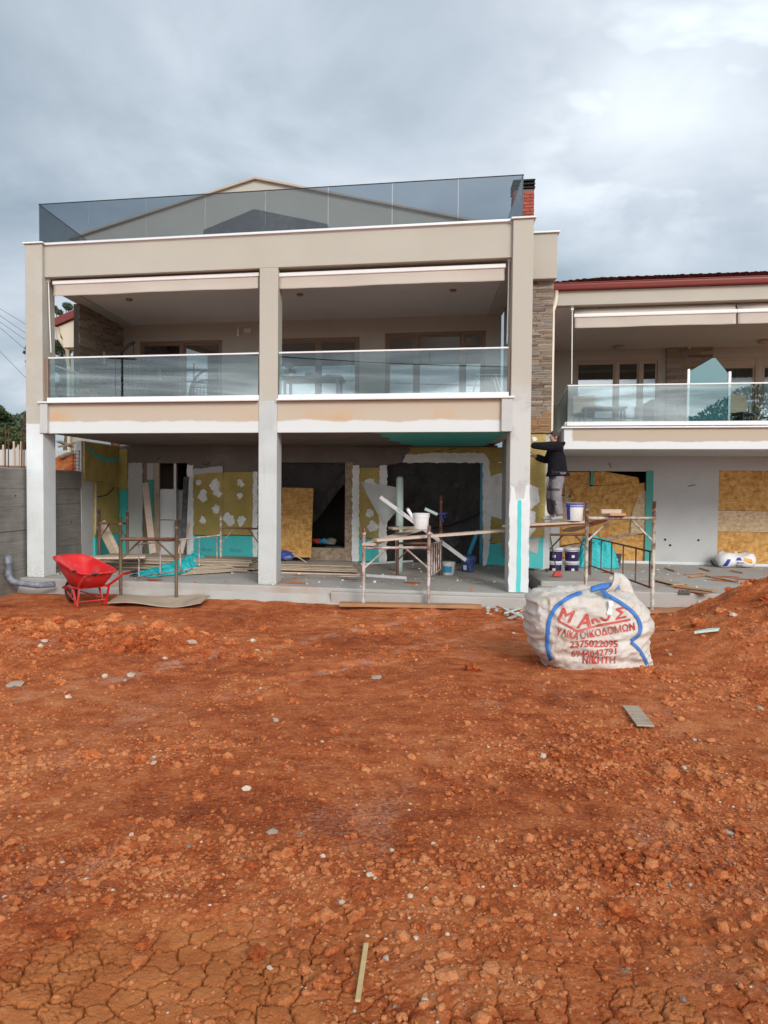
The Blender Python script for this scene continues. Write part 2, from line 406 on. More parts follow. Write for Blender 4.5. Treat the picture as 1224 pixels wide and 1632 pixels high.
    MT['formed'] = t.bsdf(col, .9, t.bump(st, .6, .01), spec=.3)
    # insulation
    t = NT('rock_wool'); P = t.pos()
    fib = t.noise(26, 6, .7, t.map(P, (.5, .5, 2.0)))
    f = t.math('ADD', t.math('MULTIPLY', fib, .55), t.math('MULTIPLY', t.noise(1.8, 4, .5, P), .45))
    col = t.ramp(f, [(.32, (.32, .25, .075)), (.5, (.45, .355, .12)), (.68, (.58, .47, .19))])
    MT['wool'] = t.bsdf(col, .95, t.bump(fib, .7, .012), spec=.1)
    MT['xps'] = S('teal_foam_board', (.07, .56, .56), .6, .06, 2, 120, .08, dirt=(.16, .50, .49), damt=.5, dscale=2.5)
    MT['xps_shaded'] = S('teal_foam_board_shaded', (.06, .50, .45), .6, .06, 2, 120, .08)  # darker, greener copy of the teal: the ceiling's shade put into its colour
    MT['xps_dark'] = S('teal_foam_board_dull', (.07, .33, .29), .6, .06, 2, 120, .08)  # duller, darker teal for the jamb, batten and doorway board
    # woods
    def wood(name, a, b, stretch=(1, 1, 12), sc_=3.0, rough=.75, rvar=.12):
        t = NT(name); v = t.map(t.co(), stretch)
        n = t.noise(sc_, 6, .6, v, .6); g = t.noise(sc_*9, 3, .5, v)
        col = t.ramp(t.math('ADD', t.math('MULTIPLY', n, .7), t.math('MULTIPLY', g, .3)), [(.3, a), (.7, b)])
        col = t.mix(t.rng(t.noise(2.4, 6, .65), .55, .75, 0, .55), col, tuple(q*.55 for q in a))
        hv = t.n('ShaderNodeHueSaturation'); t.put(hv.inputs['Color'], col); t.put(hv.inputs['Value'], t.rng(t.rand(), 0, 1, 1-rvar, 1+rvar))
        return t.bsdf(hv.outputs[0], rough, t.bump(g, .3, .004), spec=.25)
    MT['plank'] = wood('weathered_plank', (.33, .25, .18), (.52, .42, .32), (.6, 12, 12))
    MT['plank_pink'] = wood('pale_pinkish_plank', (.47, .36, .28), (.64, .52, .43), (.6, 12, 12))
    MT['lath'] = wood('yellowish_lath', (.50, .34, .16), (.66, .48, .25), (.6, 12, 12))
    MT['bag_print'] = S('faded_red_print', (.50, .075, .06), .7, .2, 12, 90, .1, dirt=(.55, .32, .27), damt=.7, dscale=7)
    MT['plank_red'] = wood('soil_stained_plank', (.36, .18, .09), (.50, .28, .15), (.6, 12, 12))
    MT['plank_grey'] = wood('mortar_grey_board', (.32, .25, .18), (.50, .41, .32), (.6, 10, 10), rvar=.2)
    def osb(name, cols, sc_=16):
        t = NT(name); P = t.co()
        v1 = t.voro(sc_, t.map(t.mix(.06, P, t.noise(7, 3, .6, P, col=True), 'ADD'), (.8, .8, 1.7), (0, R(34), 0)), out='Color'); v2 = t.voro(sc_*.8, t.map(t.mix(.08, P, t.noise(5, 3, .6, P, col=True), 'ADD'), (1.7, 1.7, .9), (0, R(-24), R(8))), out='Color')
        a = t.sep(v1)[0]; b = t.sep(v2)[1]
        f = t.math('ADD', t.math('MULTIPLY', a, .45), t.math('MULTIPLY', b, .4)); f = t.math('ADD', f, t.math('MULTIPLY', t.noise(2, 5), .25))
        col = t.ramp(f, [(.2, cols[0]), (.5, cols[1]), (.85, cols[2])])
        return t.bsdf(col, .7, t.bump(f, .35, .004), spec=.3)
    MT['osb'] = osb('chipboard_sheet', [(.40, .19, .048), (.54, .285, .08), (.66, .39, .135)], 11)
    MT['osb_grey'] = osb('weathered_chipboard', [(.22, .155, .10), (.33, .245, .17), (.44, .34, .25)])
    MT['osb_pale'] = osb('pale_chipboard', [(.42, .28, .15), (.54, .39, .24), (.64, .50, .33)])
    # metals and scaffolding
    def scaff(name, base, rust, flake, amt):
        t = NT(name)
        col = t.mix(t.rng(t.noise(7, 5, .6), .42, .62), base, rust)
        col = t.mix(t.rng(t.noise(14, 6, .7), amt, amt+.05), col, flake)
        return t.bsdf(col, .65, t.bump(t.noise(60, 4), .3, .004), .25, .4)
    MT['sc_olive'] = scaff('olive_rusty_scaffold_steel', (.13, .105, .055), (.17, .085, .045), (.50, .46, .42), .64)
    MT['sc_grey'] = scaff('grey_painted_scaffold_steel', (.50, .44, .41), (.22, .11, .07), (.62, .58, .56), .56)
    MT['sc_cream'] = scaff('cream_flaking_scaffold_steel', (.55, .51, .43), (.16, .07, .045), (.62, .60, .55), .60)
    MT['sc_brown'] = scaff('brown_rusty_scaffold_steel', (.13, .07, .05), (.20, .09, .05), (.42, .36, .32), .66)
    MT['alu'] = S('brushed_aluminium', (.72, .72, .72), .35, .04, 3, 150, .03, .85)
    MT['white_metal'] = S('white_painted_metal', (.74, .74, .73), .45, .04, 2, 60, .03)
    MT['white_cap'] = S('white_marble_coping', (.72, .73, .74), .5, .05, 2, 80, .05, dirt=(.55, .55, .54), damt=.3)
    MT['cream_pipe'] = S('cream_painted_metal', (.66, .60, .47), .5, .04, 2, 60, .03)
    MT['dark_metal'] = S('dark_metal', (.035, .035, .04), .45, .15, 4, 60, .05, .3)
    MT['gutter'] = S('red_gutter_metal', (.175, .026, .02), .4, .06, 2, 40, .03)
    MT['frame_brown'] = S('brown_window_frame', (.25, .17, .12), .45, .06, 2, 60, .04)
    MT['frame_beige'] = S('beige_window_frame', (.42, .33, .25), .45, .05, 2, 60, .04)
    MT['black'] = S('black_cap_and_void_dark', (.012, .012, .012), .8, .2)  # black chimney cap; elsewhere its colour stands for the dark of voids
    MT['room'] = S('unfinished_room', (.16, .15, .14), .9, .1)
    MT['appliance'] = S('white_enamel', (.72, .74, .76), .3, .03)
    MT['red_paint'] = S('red_painted_steel', (.62, .018, .022), .42, .10, 5, 40, .06, dirt=(.52, .30, .26), damt=.7, dscale=6)
    MT['red_tray'] = S('red_steel_with_cement_crust', (.58, .02, .022), .5, .14, 5, 40, .12, dirt=(.56, .22, .20), damt=.5, dscale=4)
    MT['rubber'] = S('black_rubber', (.02, .02, .022), .7, .2, 8, 60, .1, dirt=(.14, .08, .05), damt=.5, dscale=5)
    MT['rim'] = S('grey_wheel_rim', (.36, .36, .36), .5, .1, 6, 60, .05, .4, dirt=(.22, .12, .07), damt=.5, dscale=6)
    MT['pvc'] = S('grey_pipe_plastic', (.17, .20, .25), .45, .08, 4, 40, .05, dirt=(.52, .54, .55), damt=.7, dscale=7)
    MT['white_plastic'] = S('white_plastic', (.70, .70, .69), .45, .04, 4, 50, .04, dirt=(.45, .43, .40), damt=.5, dscale=6)
    MT['blue_plastic'] = S('blue_plastic', (.035, .06, .23), .4, .1, 4, 50, .04, dirt=(.40, .42, .45), damt=.5, dscale=7)
    MT['purple_plastic'] = S('dark_purple_plastic', (.035, .022, .105), .4, .1, 4, 50, .04)
    MT['dark_plastic'] = S('dark_grey_plastic', (.055, .058, .065), .5, .1, 4, 50, .05, dirt=(.25, .23, .21), damt=.5, dscale=6)
    MT['label_blue'] = S('blue_print', (.04, .30, .50), .5, .05)
    MT['label_navy'] = S('navy_print', (.035, .045, .30), .5, .1)
    MT['label_white'] = S('white_print', (.72, .72, .72), .5, .05)
    MT['label_red'] = S('red_print', (.55, .05, .04), .6, .18, 20, 90, .1)
    MT['label_grey'] = S('grey_print', (.10, .22, .23), .6, .1)
    MT['orange'] = S('orange_film', (.80, .34, .02), .4, .1)
    MT['tarp'] = S('cyan_plastic_film', (.03, .46, .49), .3, .15, 5, 16, .9, bdist=.05)
    MT['mesh_roll'] = S('pale_green_mesh', (.50, .63, .58), .7, .08, 3, 200, .3)
    MT['mesh_cut'] = S('translucent_mesh_cloth', (.52, .55, .53), .7, .1, 3, 160, .3)
    MT['strap'] = S('blue_strap', (.045, .17, .50), .65, .15, 14, 120, .3, dirt=(.20, .30, .46), damt=.5, dscale=6)
    t = NT('woven_bag_cloth'); P = t.co()
    wv = t.math('ADD', t.math('SINE', t.math('MULTIPLY', t.sep(P)[0], 700)), t.math('SINE', t.math('MULTIPLY', t.sep(P)[2], 700)))
    big = t.noise(3.2, 6, .62)
    col = t.ramp(t.noise(1.8, 5), [(.3, (.50, .46, .41)), (.65, (.63, .60, .56))])
    col = t.mix(t.rng(big, .48, .68, 0, .6), col, (.46, .35, .26))
    col = t.mix(t.rng(t.noise(9, 6, .7), .55, .72, 0, .5), col, (.40, .27, .18))
    col = t.mix(t.rng(t.math('ADD', t.sep(P)[2], t.math('MULTIPLY', big, .25)), .22, .08, 0, .45), col, (.42, .24, .14))
    fold = t.noise(3.6, 4, .5, t.map(P, (1, 1, 1.25), (0, R(25), 0)), .5)
    MT['bag'] = t.bsdf(col, .6, t.bump(wv, .08, .002, t.bump(fold, .55, .06, t.bump(t.noise(13, 4, .5, None, .35), .35, .02))), spec=.35)
    t = NT('black_plastic_sheet')
    fold = t.noise(2.6, 6, .6, t.map(t.pos(), (1, 1, .8)), 1.6)
    col = t.mix(t.rng(t.noise(5, 6, .7), .62, .75, 0, .5), (.030, .027, .026), (.11, .085, .065))
    MT['black_sheet'] = t.bsdf(col, t.rng(fold, .3, .7, .33, .55), t.bump(fold, 1.0, .09, t.bump(t.noise(11, 5, .6, t.pos(), 1.2), .7, .03)), spec=.45)
    MT['awning'] = S('beige_awning_cloth', (.47, .42, .365), .85, .04, 1.2, 300, .1)
    MT['curtain'] = S('taupe_curtain', (.20, .175, .165), .9, .1, 6, 80, .1)
    # stones, tiles, bricks
    t = NT('ledge_stone'); r = t.rand()
    base = t.ramp(r, [(0, (.20, .155, .12)), (.25, (.33, .255, .19)), (.5, (.46, .38, .30)), (.75, (.31, .28, .25)), (1, (.40, .29, .19))])
    col = t.mix(t.rng(t.noise(9, 6, .65), .4, .7), base, t.mix(.35, base, (.10, .085, .075)))
    MT['stone'] = t.bsdf(col, .9, t.bump(t.noise(30, 6, .65), .8, .02), spec=.25)
    t = NT('ledge_stone_tan'); r = t.rand()
    base = t.ramp(r, [(0, (.33, .19, .095)), (.5, (.45, .28, .15)), (1, (.38, .25, .15))])
    MT['stone_tan'] = t.bsdf(t.mix(t.rng(t.noise(9, 6, .65), .4, .7), base, (.26, .16, .09)), .9, t.bump(t.noise(30, 6, .65), .8, .02), spec=.25)
    MT['joint'] = S('dark_stone_joint', (.09, .075, .062), .95, .2)
    MT['brick'] = S('red_brick', (.34, .075, .045), .8, .15, 9, 60, .3, rvar=.2)
    MT['brick_joint'] = S('grey_brick_joint', (.17, .12, .105), .9, .15)
    t = NT('roof_tile'); base = t.ramp(t.rand(), [(0, (.20, .065, .05)), (.5, (.32, .11, .085)), (1, (.40, .20, .165))])
    MT['tile'] = t.bsdf(t.mix(t.rng(t.noise(5, 6, .7), .48, .66), base, (.075, .05, .045)), .85, t.bump(t.noise(40, 5), .3, .006), spec=.25)
    MT['rebar'] = S('rusty_rebar', (.11, .05, .032), .8, .25, 9, 60, .2)
    MT['skin'] = S('skin', (.42, .22, .15), .55, .08, 8, 90, .05)
    MT['hair'] = S('cropped_dark_hair', (.05, .04, .035), .85, .25, 40, 140, .3)
    MT['jacket'] = S('black_hooded_jacket', (.010, .010, .014), .9, .3, 6, 24, .9, spec=.15, bdist=.03)
    MT['trousers'] = S('grey_work_trousers', (.20, .18, .195), .9, .25, 7, 110, .35, dirt=(.42, .40, .40), damt=.5, dscale=6, bdist=.02)
    MT['trousers_dark'] = S('dark_trouser_patch', (.06, .058, .068), .9, .2, 8, 100, .2)
    MT['shoe'] = S('pale_dusty_shoe', (.34, .32, .30), .85, .15, 8, 80, .2)
    MT['leaf_dark'] = S('dark_green_leaf', (.030, .058, .018), .7, .35, 3, 30, .1)
    MT['leaf_mid'] = S('olive_green_leaf', (.075, .095, .035), .7, .35, 3, 30, .1)
    MT['leaf_grey'] = S('grey_green_leaf', (.075, .105, .070), .7, .3, 3, 30, .1)
    MT['bark'] = S('brown_bark', (.10, .07, .05), .9, .25, 6, 40, .4)
    MT['wicker'] = S('dark_wicker', (.035, .035, .038), .6, .2)
    MT['wire'] = S('black_wire', (.02, .02, .022), .6, .1)
    MT['chip_white'] = S('white_limestone', (.52, .43, .34), .85, .15, 9, 60, .3, dirt=(.36, .17, .085), damt=.8, dscale=30, rvar=.3)
    MT['chip_grey'] = S('grey_stone', (.24, .225, .195), .8, .15, 9, 60, .3, dirt=(.28, .14, .07), damt=.5, dscale=8, rvar=.25)
    # glass
    def glass(name, tint, ior, refl=(1, 1, 1)):
        t = NT(name)
        g = t.n('ShaderNodeNewGeometry'); dp = t.n('ShaderNodeVectorMath', operation='DOT_PRODUCT'); t.put(dp.inputs[0], g.outputs['Normal']); t.put(dp.inputs[1], g.outputs['Incoming'])
        f0 = ((ior-1)/(ior+1))**2; c5 = t.math('POWER', t.math('SUBTRACT', 1.0, t.math('ABSOLUTE', dp.outputs['Value'])), 5.0)
        fr = t.math('ADD', t.math('MULTIPLY', c5, 1-f0), f0)
        tr = t.n('ShaderNodeBsdfTransparent'); tr.inputs[0].default_value = (*tint, 1)
        gl = t.n('ShaderNodeBsdfGlossy'); gl.inputs[0].default_value = (*refl, 1); gl.inputs['Roughness'].default_value = 0.0
        mx = t.n('ShaderNodeMixShader'); t.put(mx.inputs[0], fr); t.t.links.new(tr.outputs[0], mx.inputs[1]); t.t.links.new(gl.outputs[0], mx.inputs[2])
        return t.out(mx.outputs[0])
    MT['glass'] = glass('balcony_glass', (.70, .795, .795), 1.85)
    MT['glass_smoked'] = glass('smoked_roof_glass', (.57, .61, .64), 1.5)
    MT['window_glass'] = glass('window_glass', (.55, .58, .60), 2.6)
    t = NT('frosted_glass'); tr = t.n('ShaderNodeBsdfTransparent'); tr.inputs[0].default_value = (.55, .75, .76, 1)
    df = t.n('ShaderNodeBsdfPrincipled'); df.inputs['Base Color'].default_value = (.13, .265, .285, 1); df.inputs['Roughness'].default_value = .35
    mx = t.n('ShaderNodeMixShader'); mx.inputs[0].default_value = .93; t.t.links.new(tr.outputs[0], mx.inputs[1]); t.t.links.new(df.outputs[0], mx.inputs[2])
    MT['frosted'] = t.out(mx.outputs[0])
    # red clay soil
    def soil(name, clod=False):
        t = NT(name); P = t.pos()
        big = t.noise(.55, 6, .6, P); mid = t.noise(5, 6, .65, P); fine = t.noise(38, 6, .7, P); grit = t.noise(160, 3, .6, P)
        f = t.math('ADD', t.math('ADD', t.math('MULTIPLY', big, .30), t.math('MULTIPLY', mid, .36)), t.math('MULTIPLY', fine, .34))
        if clod: f = t.math('ADD', f, t.rng(t.rand(), 0, 1, -.02, .09))
        col = t.ramp(f, [(.39, (.20, .037, .011)), (.47, (.395, .088, .024)), (.53, (.54, .150, .046)), (.62, (.68, .27, .11))])
        if not clod:
            smear = t.math('MULTIPLY', t.rng(t.noise(1.6, 7, .68, t.map(P, (1, .45, 1), (0, 0, R(18)))), .56, .70), t.rng(fine, .42, .6))
            sp_ = t.sep(P)
            for (c0, wd) in ((TRK[0], .17), (TRK[1], .17)):
                dl = t.math('ABSOLUTE', t.math('ADD', t.math('SUBTRACT', t.math('MULTIPLY', sp_[0], TRN[0]), c0), t.math('ADD', t.math('MULTIPLY', sp_[1], TRN[1]), t.math('MULTIPLY', t.math('SUBTRACT', t.noise(1.3, 4, .6, P), .5), .25))))
                smear = t.math('MAXIMUM', smear, t.math('MULTIPLY', t.math('MULTIPLY', t.rng(dl, wd*1.2, wd*.5), t.rng(t.noise(3.3, 5, .65, P), .47, .62)), t.rng(sp_[1], 6.2, 7.6)))
            col = t.mix(t.math('MULTIPLY', smear, .55), col, (.62, .37, .26))
            # sun-dried silt where the ground has cracked
            sy = t.sep(P); near = t.rng(t.math('ADD', sy[1], t.math('MULTIPLY', mid, 1.6)), 3.9, 3.3)
            pdx = t.math('MULTIPLY', t.math('ADD', sy[0], .70), 1.1); pdy = t.math('MULTIPLY', t.math('SUBTRACT', sy[1], 2.42), 1.35)
            pd = t.math('ADD', t.math('SQRT', t.math('ADD', t.math('MULTIPLY', pdx, pdx), t.math('MULTIPLY', pdy, pdy))), t.math('MULTIPLY', t.math('SUBTRACT', t.noise(4, 5, .6, P), .5), .9))
            silt = t.math('MAXIMUM', t.rng(pd, .72, .50), t.math('MULTIPLY', t.math('MULTIPLY', near, t.rng(t.noise(1.7, 4, .5, P), .50, .60)), .6))
            col = t.mix(t.math('MULTIPLY', silt, .75), col, t.ramp(mid, [(.3, (.50, .158, .044)), (.7, (.66, .25, .082))]))
            PD = t.mix(.012, P, t.noise(60, 3, .6, P, col=True), 'ADD')
            v = t.voro(70, PD, out='Color'); d = t.voro(70, PD); s3 = t.sep(v)
            spk = t.math('MULTIPLY', t.math('GREATER_THAN', s3[0], .80), t.rng(d, .40, .28))
            spk = t.math('MULTIPLY', spk, t.math('SUBTRACT', 1.0, t.math('MULTIPLY', silt, .7)))
            col = t.mix(t.math('MULTIPLY', spk, .85), col, t.ramp(s3[1], [(0, (.44, .17, .06)), (.6, (.50, .24, .10)), (.8, (.58, .46, .38)), (1, (.20, .06, .02))]))
        return t.bsdf(col, .92, t.bump(grit, .7, .005, t.bump(fine, 1.0, .022)), spec=.18)
    MT['soil'] = soil('red_clay_soil'); MT['clod'] = soil('red_clay_clod', True)
    MT['hill_soil'] = S('dry_hill_soil', (.23, .12, .065), .95, .25, 2, 30, .5, dirt=(.16, .15, .06), damt=.8, dscale=.6)
build_materials()
# ------------------------------------------------------------------ the ground: one sheet of red clay
def sstep(x, a, b):
    t = np.clip((x-a)/(b-a), 0, 1); return t*t*(3-2*t)
def silt(x, y): return sstep(2.80 + .38*np.exp(-((x+.55)/.55)**2) + .75*fbm(x-2, y, 1.1, 4) - y, 0, .6)*np.clip(.72+1.3*fbm(x+4, y-3, 1.6, 2), .15, 1)
def gz(x, y, detail=True):
    x = np.asarray(x, float); y = np.asarray(y, float)
    z = .30 - .58*sstep(y, 1.5, 14.5)*1.0
    z = z - .10*sstep(y, -30, 1.5)*0
    # spoil heap on the right, low heaps on the left
    hp = 1.06*np.exp(-((x-6.35)**2/(2*1.5**2) + (y-10.4)**2/(2*1.25**2))) + .28*np.exp(-((x-5.2)**2/(2*.9**2)+(y-8.6)**2/(2*.7**2)))
    z = z + hp*(1+.22*fbm(x, y, 1.3, 3))
    lf = .17*np.exp(-((x+5.0)**2/(2*1.0**2)+(y-10.3)**2/(2*.8**2))) + .24*np.exp(-((x+2.75)**2/(2*.55**2)+(y-9.3)**2/(2*.35**2))) + .10*np.exp(-((x+3.4)**2/(2*.7**2)+(y-8.4)**2/(2*.4**2)))
    z = z + lf*(1+.4*fbm(x, y, 2.1, 3))
    near = np.exp(-np.maximum(y-1.5, 0)/2.0)
    z = z + .055*fbm(x, y, .8, 3)
    for c0 in TRK:
        dl = x*TRN[0]+y*TRN[1]-c0+.12*fbm(x, y, .5, 2); al = x*TRN[1]-y*TRN[0]
        z = z - (np.exp(-(dl/.13)**4)*(.030+.010*np.sign(np.sin(al*26+np.sign(dl)*1.2))) - .018*np.exp(-((np.abs(dl)-.20)/.05)**2))*sstep(y, 6.0, 7.6)*np.clip(.6+1.5*fbm(x+8, y, .7, 2), 0, 1)
    if not detail: return z
    rough = np.clip(.45+1.1*fbm(x+3, y, .55, 3), .12, 1.3) + np.clip(hp+lf*3, 0, 1)*1.1
    msk = silt(x, y)
    rough = rough*(1-.93*msk)
    r1 = fbm(x, y, 3.2, 5, .55); r2 = 1-np.abs(fbm(x+9, y, 6.5, 4, .55))*2.2
    z = z + rough*(.038*r1 + .022*np.maximum(r2, 0)*fbm(x, y, 1.7, 2) + .012*fbm(x, y, 17, 3, .6))
    # crumbs: rounded lumps standing proud
    d, c = voro(x*7.5+.35*fbm(x, y, 9, 2), y*7.5); lump = np.clip(d, 0, .35)/.35*(.6+.4*_JY[(c*3) % 512]+.35*fbm(x, y, 23, 2))*(_JX[c % 512] > .62)
    z = z + .026*rough*lump*np.clip(.25+1.5*fbm(x-5, y+2, .9, 3), 0, 1)
    d, c = voro(x*21+.3*fbm(x, y, 20, 2), y*21); lump = np.clip(d, 0, .3)/.3*(_JX[(c*7) % 512] > .55)
    z = z + .009*rough*lump*np.clip(.45+1.3*fbm(x+7, y-4, 1.1, 3), 0, 1)
    # sun-cracked silt in front
    wx, wy = x + .030*fbm(x, y, 7, 3) + .012*perlin(x*31, y*31), y + .030*fbm(x+40, y, 7, 3) + .012*perlin(x*31+9, y*31)
    d, c = voro(wx*8.2, wy*9.5)
    wid = .075 + .09*fbm(x, y, 2.3, 2)
    crk = 1-sstep(d, .012, np.clip(wid, .035, .2))
    d2, c2 = voro(wx*17+3, wy*19); crk2 = (1-sstep(d2, 0, .10))*(fbm(x, y, 2.2, 2) > -.02)
    plate = (_JY[c % 512]-.5)*.012 - .004*np.exp(-d*9)
    z = z + msk*(plate - .030*crk - .012*crk2 + .0035*fbm(x, y, 26, 3)) - (1-msk)*.016*(1-sstep(d, 0, .10))*near*(fbm(x, y, 1.5, 2) > -.05)
    return z
def build_ground():
    rows = list(np.concatenate([[-120, -60, -30, -15, -8, -4, -2, -.5, .6, 1.3]])); y = 2.0
    while y < 15.6: rows.append(y); y += min(.0011*y*y, .034)
    rows += [16, 17, 19, 23, 30, 45, 80, 160, 350]
    rows = np.array(rows); s = np.linspace(-1, 1, 741)
    s = np.concatenate([[-60, -14, -4, -2, -1.4, -1.15], s, [1.15, 1.4, 2, 4, 14, 60]])
    Y = np.repeat(rows[:, None], len(s), 1); half = .56*np.clip(np.abs(rows), 2.0, 60)+.35
    X = half[:, None]*s[None, :]
    Z = gz(X, Y)
    far = (Y > 15.7); Z = np.where(far, -.30, Z)
    v = np.stack([X, Y, Z], -1).reshape(-1, 3)
    nr, nc = len(rows), len(s)
    idx = np.arange(nr*nc).reshape(nr, nc)
    f = np.stack([idx[:-1, :-1], idx[:-1, 1:], idx[1:, 1:], idx[1:, :-1]], -1).reshape(-1, 4)
    me = bpy.data.meshes.new('ground'); me.vertices.add(len(v)); me.vertices.foreach_set('co', v.ravel())
    me.loops.add(f.size); me.loops.foreach_set('vertex_index', f.ravel().astype(np.int32))
    me.polygons.add(len(f)); me.polygons.foreach_set('loop_start', np.arange(0, f.size, 4, dtype=np.int32)); me.polygons.foreach_set('loop_total', np.full(len(f), 4, dtype=np.int32))
    me.polygons.foreach_set('use_smooth', np.ones(len(f), dtype=bool))
    me.materials.append(MT['soil']); me.update(calc_edges=True); me.validate()
    o = bpy.data.objects.new('ground', me); COL.objects.link(o); tag(o, kind='structure')
build_ground()

def clod_meshes(n, sub, rough):
    out = []
    for k in range(n):
        bm = bmesh.new(); bmesh.ops.create_icosphere(bm, subdivisions=sub, radius=1)
        ph = np.random.default_rng(100+k).uniform(-9, 9, 3); v = np.array([q.co[:] for q in bm.verts])
        d = 1 + rough*(fbm(v[:, 0]*1.1+ph[0]+v[:, 2], v[:, 1]*1.1+ph[1]-v[:, 2]*.7, 1.0, 4, .62))
        v = v*d[:, None]*np.array([1, .85, .62]); f = np.array([[q.index for q in p.verts] for p in bm.faces]); bm.free(); out.append((v, f))
    return out
def scatter(name, mat, pts, sizes, protos, kind='stuff', flat=False, smooth=True):
    V, Fc = [], []; b = 0
    for (x, y, z), r in zip(pts, sizes):
        v, f = protos[rng.integers(len(protos))]; a = rng.uniform(0, 6.28); c, s_ = math.cos(a), math.sin(a); t = rng.uniform(-.5, .5)
        q = v*r*np.array([1, rng.uniform(.7, 1), rng.uniform(.6, 1.05)]); q = np.stack([q[:, 0], q[:, 1]*math.cos(t)-q[:, 2]*math.sin(t), q[:, 1]*math.sin(t)+q[:, 2]*math.cos(t)], -1)
        q = np.stack([q[:, 0]*c-q[:, 1]*s_+x, q[:, 0]*s_+q[:, 1]*c+y, q[:, 2]+z+r*.22], -1)
        V.append(q); Fc.append(f+b); b += len(v)
    V = np.concatenate(V); Fc = np.concatenate(Fc)
    me = bpy.data.meshes.new(name); me.vertices.add(len(V)); me.vertices.foreach_set('co', V.ravel())
    me.loops.add(Fc.size); me.loops.foreach_set('vertex_index', Fc.ravel().astype(np.int32)); me.polygons.add(len(Fc))
    me.polygons.foreach_set('loop_start', np.arange(0, Fc.size, 3, dtype=np.int32)); me.polygons.foreach_set('loop_total', np.full(len(Fc), 3, dtype=np.int32))
    me.polygons.foreach_set('use_smooth', np.full(len(Fc), smooth))
    me.materials.append(mat); me.update(calc_edges=True)
    o = bpy.data.objects.new(name, me); COL.objects.link(o); tag(o, kind=kind); return o
def ground_points(n, y0=2.05, y1=14.2, power=1.0, mask=None):
    out = []
    while len(out) < n:
        k = 4000
        t = rng.uniform(0, 1, k); y = 1/(1/y0 + t*(1/y1-1/y0)) if power == 1 else y0*(y1/y0)**t
        x = rng.uniform(-1, 1, k)*(.53*y+.15)
        m = np.clip(.12+1.5*np.clip(fbm(x+3, y, .55, 3)+.12, 0, 1) + (.9*np.exp(-((x-6)**2/4+(y-10)**2/3))) + .8*np.exp(-((x+3.6)**2/3+(y-9.6)**2/1.5)), 0, 1)
        ok = rng.uniform(0, 1, k) < m
        ok &= rng.uniform(0, 1, k) > .93*silt(x, y)
        ok &= ~((y > 13.6) & (x > -5.2) & (x < 2.8))
        x, y = x[ok], y[ok]; z = gz(x, y)
        out += list(zip(x, y, z))
    return out[:n]
PROT1 = clod_meshes(10, 1, .8); PROT2 = clod_meshes(8, 3, 1.0)
scatter('soil_crumbs', MT['clod'], ground_points(11000), np.clip(rng.lognormal(math.log(.0064), .65, 11000), .0025, .04), PROT1, smooth=False)
scatter('fine_soil_crumbs', MT['clod'], ground_points(9500, 3.2, 13.4, 2), np.clip(rng.lognormal(math.log(.0105), .5, 9500), .005, .04), PROT1, smooth=False)
scatter('pale_gravel', MT['chip_white'], ground_points(300), np.clip(rng.lognormal(math.log(.0070), .45, 300), .003, .016), PROT1, smooth=False)
scatter('grey_gravel', MT['chip_grey'], ground_points(130), np.clip(rng.lognormal(math.log(.007), .4, 130), .003, .016), PROT1, smooth=False)
# the larger lumps one by one
def lump(name, mat, proto, p, r, rz, label, cat, group=None, flat=1.0):
    o = bpy.data.objects.new(name, proto); COL.objects.link(o); o.location = (p[0], p[1], p[2]+r*.2*flat); o.scale = (r, r, r*flat)
    o.rotation_euler = (rng.uniform(-.3, .3)*flat, rng.uniform(-.3, .3)*flat, rz); tag(o, label, cat, group)
    if mat:
        o.material_slots[0].link = 'OBJECT'; o.material_slots[0].material = mat
    return o
def proto_mesh(name, vf, mat, smooth):
    me = bpy.data.meshes.new(name); me.from_pydata(vf[0].tolist(), [], vf[1].tolist()); me.materials.append(mat)
    me.polygons.foreach_set('use_smooth', [smooth]*len(vf[1])); return me
CLODM = [proto_mesh('clod_%d' % i, p, MT['clod'], False) for i, p in enumerate(PROT2)]
STONEM = [proto_mesh('stone_%d' % i, p, MT['chip_white'], False) for i, p in enumerate(PROT1)]
for (x, y, z) in ground_points(150, 2.2, 12.5, 2):
    r = float(np.clip(rng.lognormal(math.log(.013*max(y, 2.5)**.55), .35), .016, .09))
    lump('clod', None, CLODM[rng.integers(8)], (x, y, z), r, rng.uniform(0, 6), 'rough reddish brown clod of dried clay lying on the bare ground', 'clod', 'loose clods of red clay scattered over the bare ground')
for (x, y, z) in ground_points(46, 2.4, 12.5, 2):
    lump('stone', None, STONEM[rng.integers(10)], (x, y, z), float(np.clip((.0030*y**1.05+.004)*rng.uniform(.6,1.4), .007, .045)), rng.uniform(0, 6), 'small chip of whitish limestone lying on the red soil', 'stone', 'whitish limestone chips scattered over the red soil')
for k in range(110):
    if k < 70: x, y = rng.normal(-4.6, .9), rng.normal(10.6, .75)
    else: x, y = rng.normal(-2.85, .45), rng.normal(9.1, .4)
    if y > 13 or x < -.53*y: continue
    lump('clod', None, CLODM[rng.integers(8)], (x, y, float(gz(x, y))), float(np.clip(rng.lognormal(math.log(.062), .4), .03, .14)), rng.uniform(0, 6), 'chunky clod of red earth on the low heaps left of the yard', 'clod', 'chunky clods on the low heaps left of the yard')
for k in range(60):
    x, y = rng.normal(5.3, .7), rng.normal(9.6, .9)
    if x > .52*y+.3 or x < 3.3: continue
    lump('clod', None, CLODM[rng.integers(8)], (x, y, float(gz(x, y))), float(np.clip(rng.lognormal(math.log(.055), .45), .025, .16)), rng.uniform(0, 6), 'chunky clod of red earth on the flank of the spoil heap', 'clod', 'chunky clods on the spoil heap at the right')
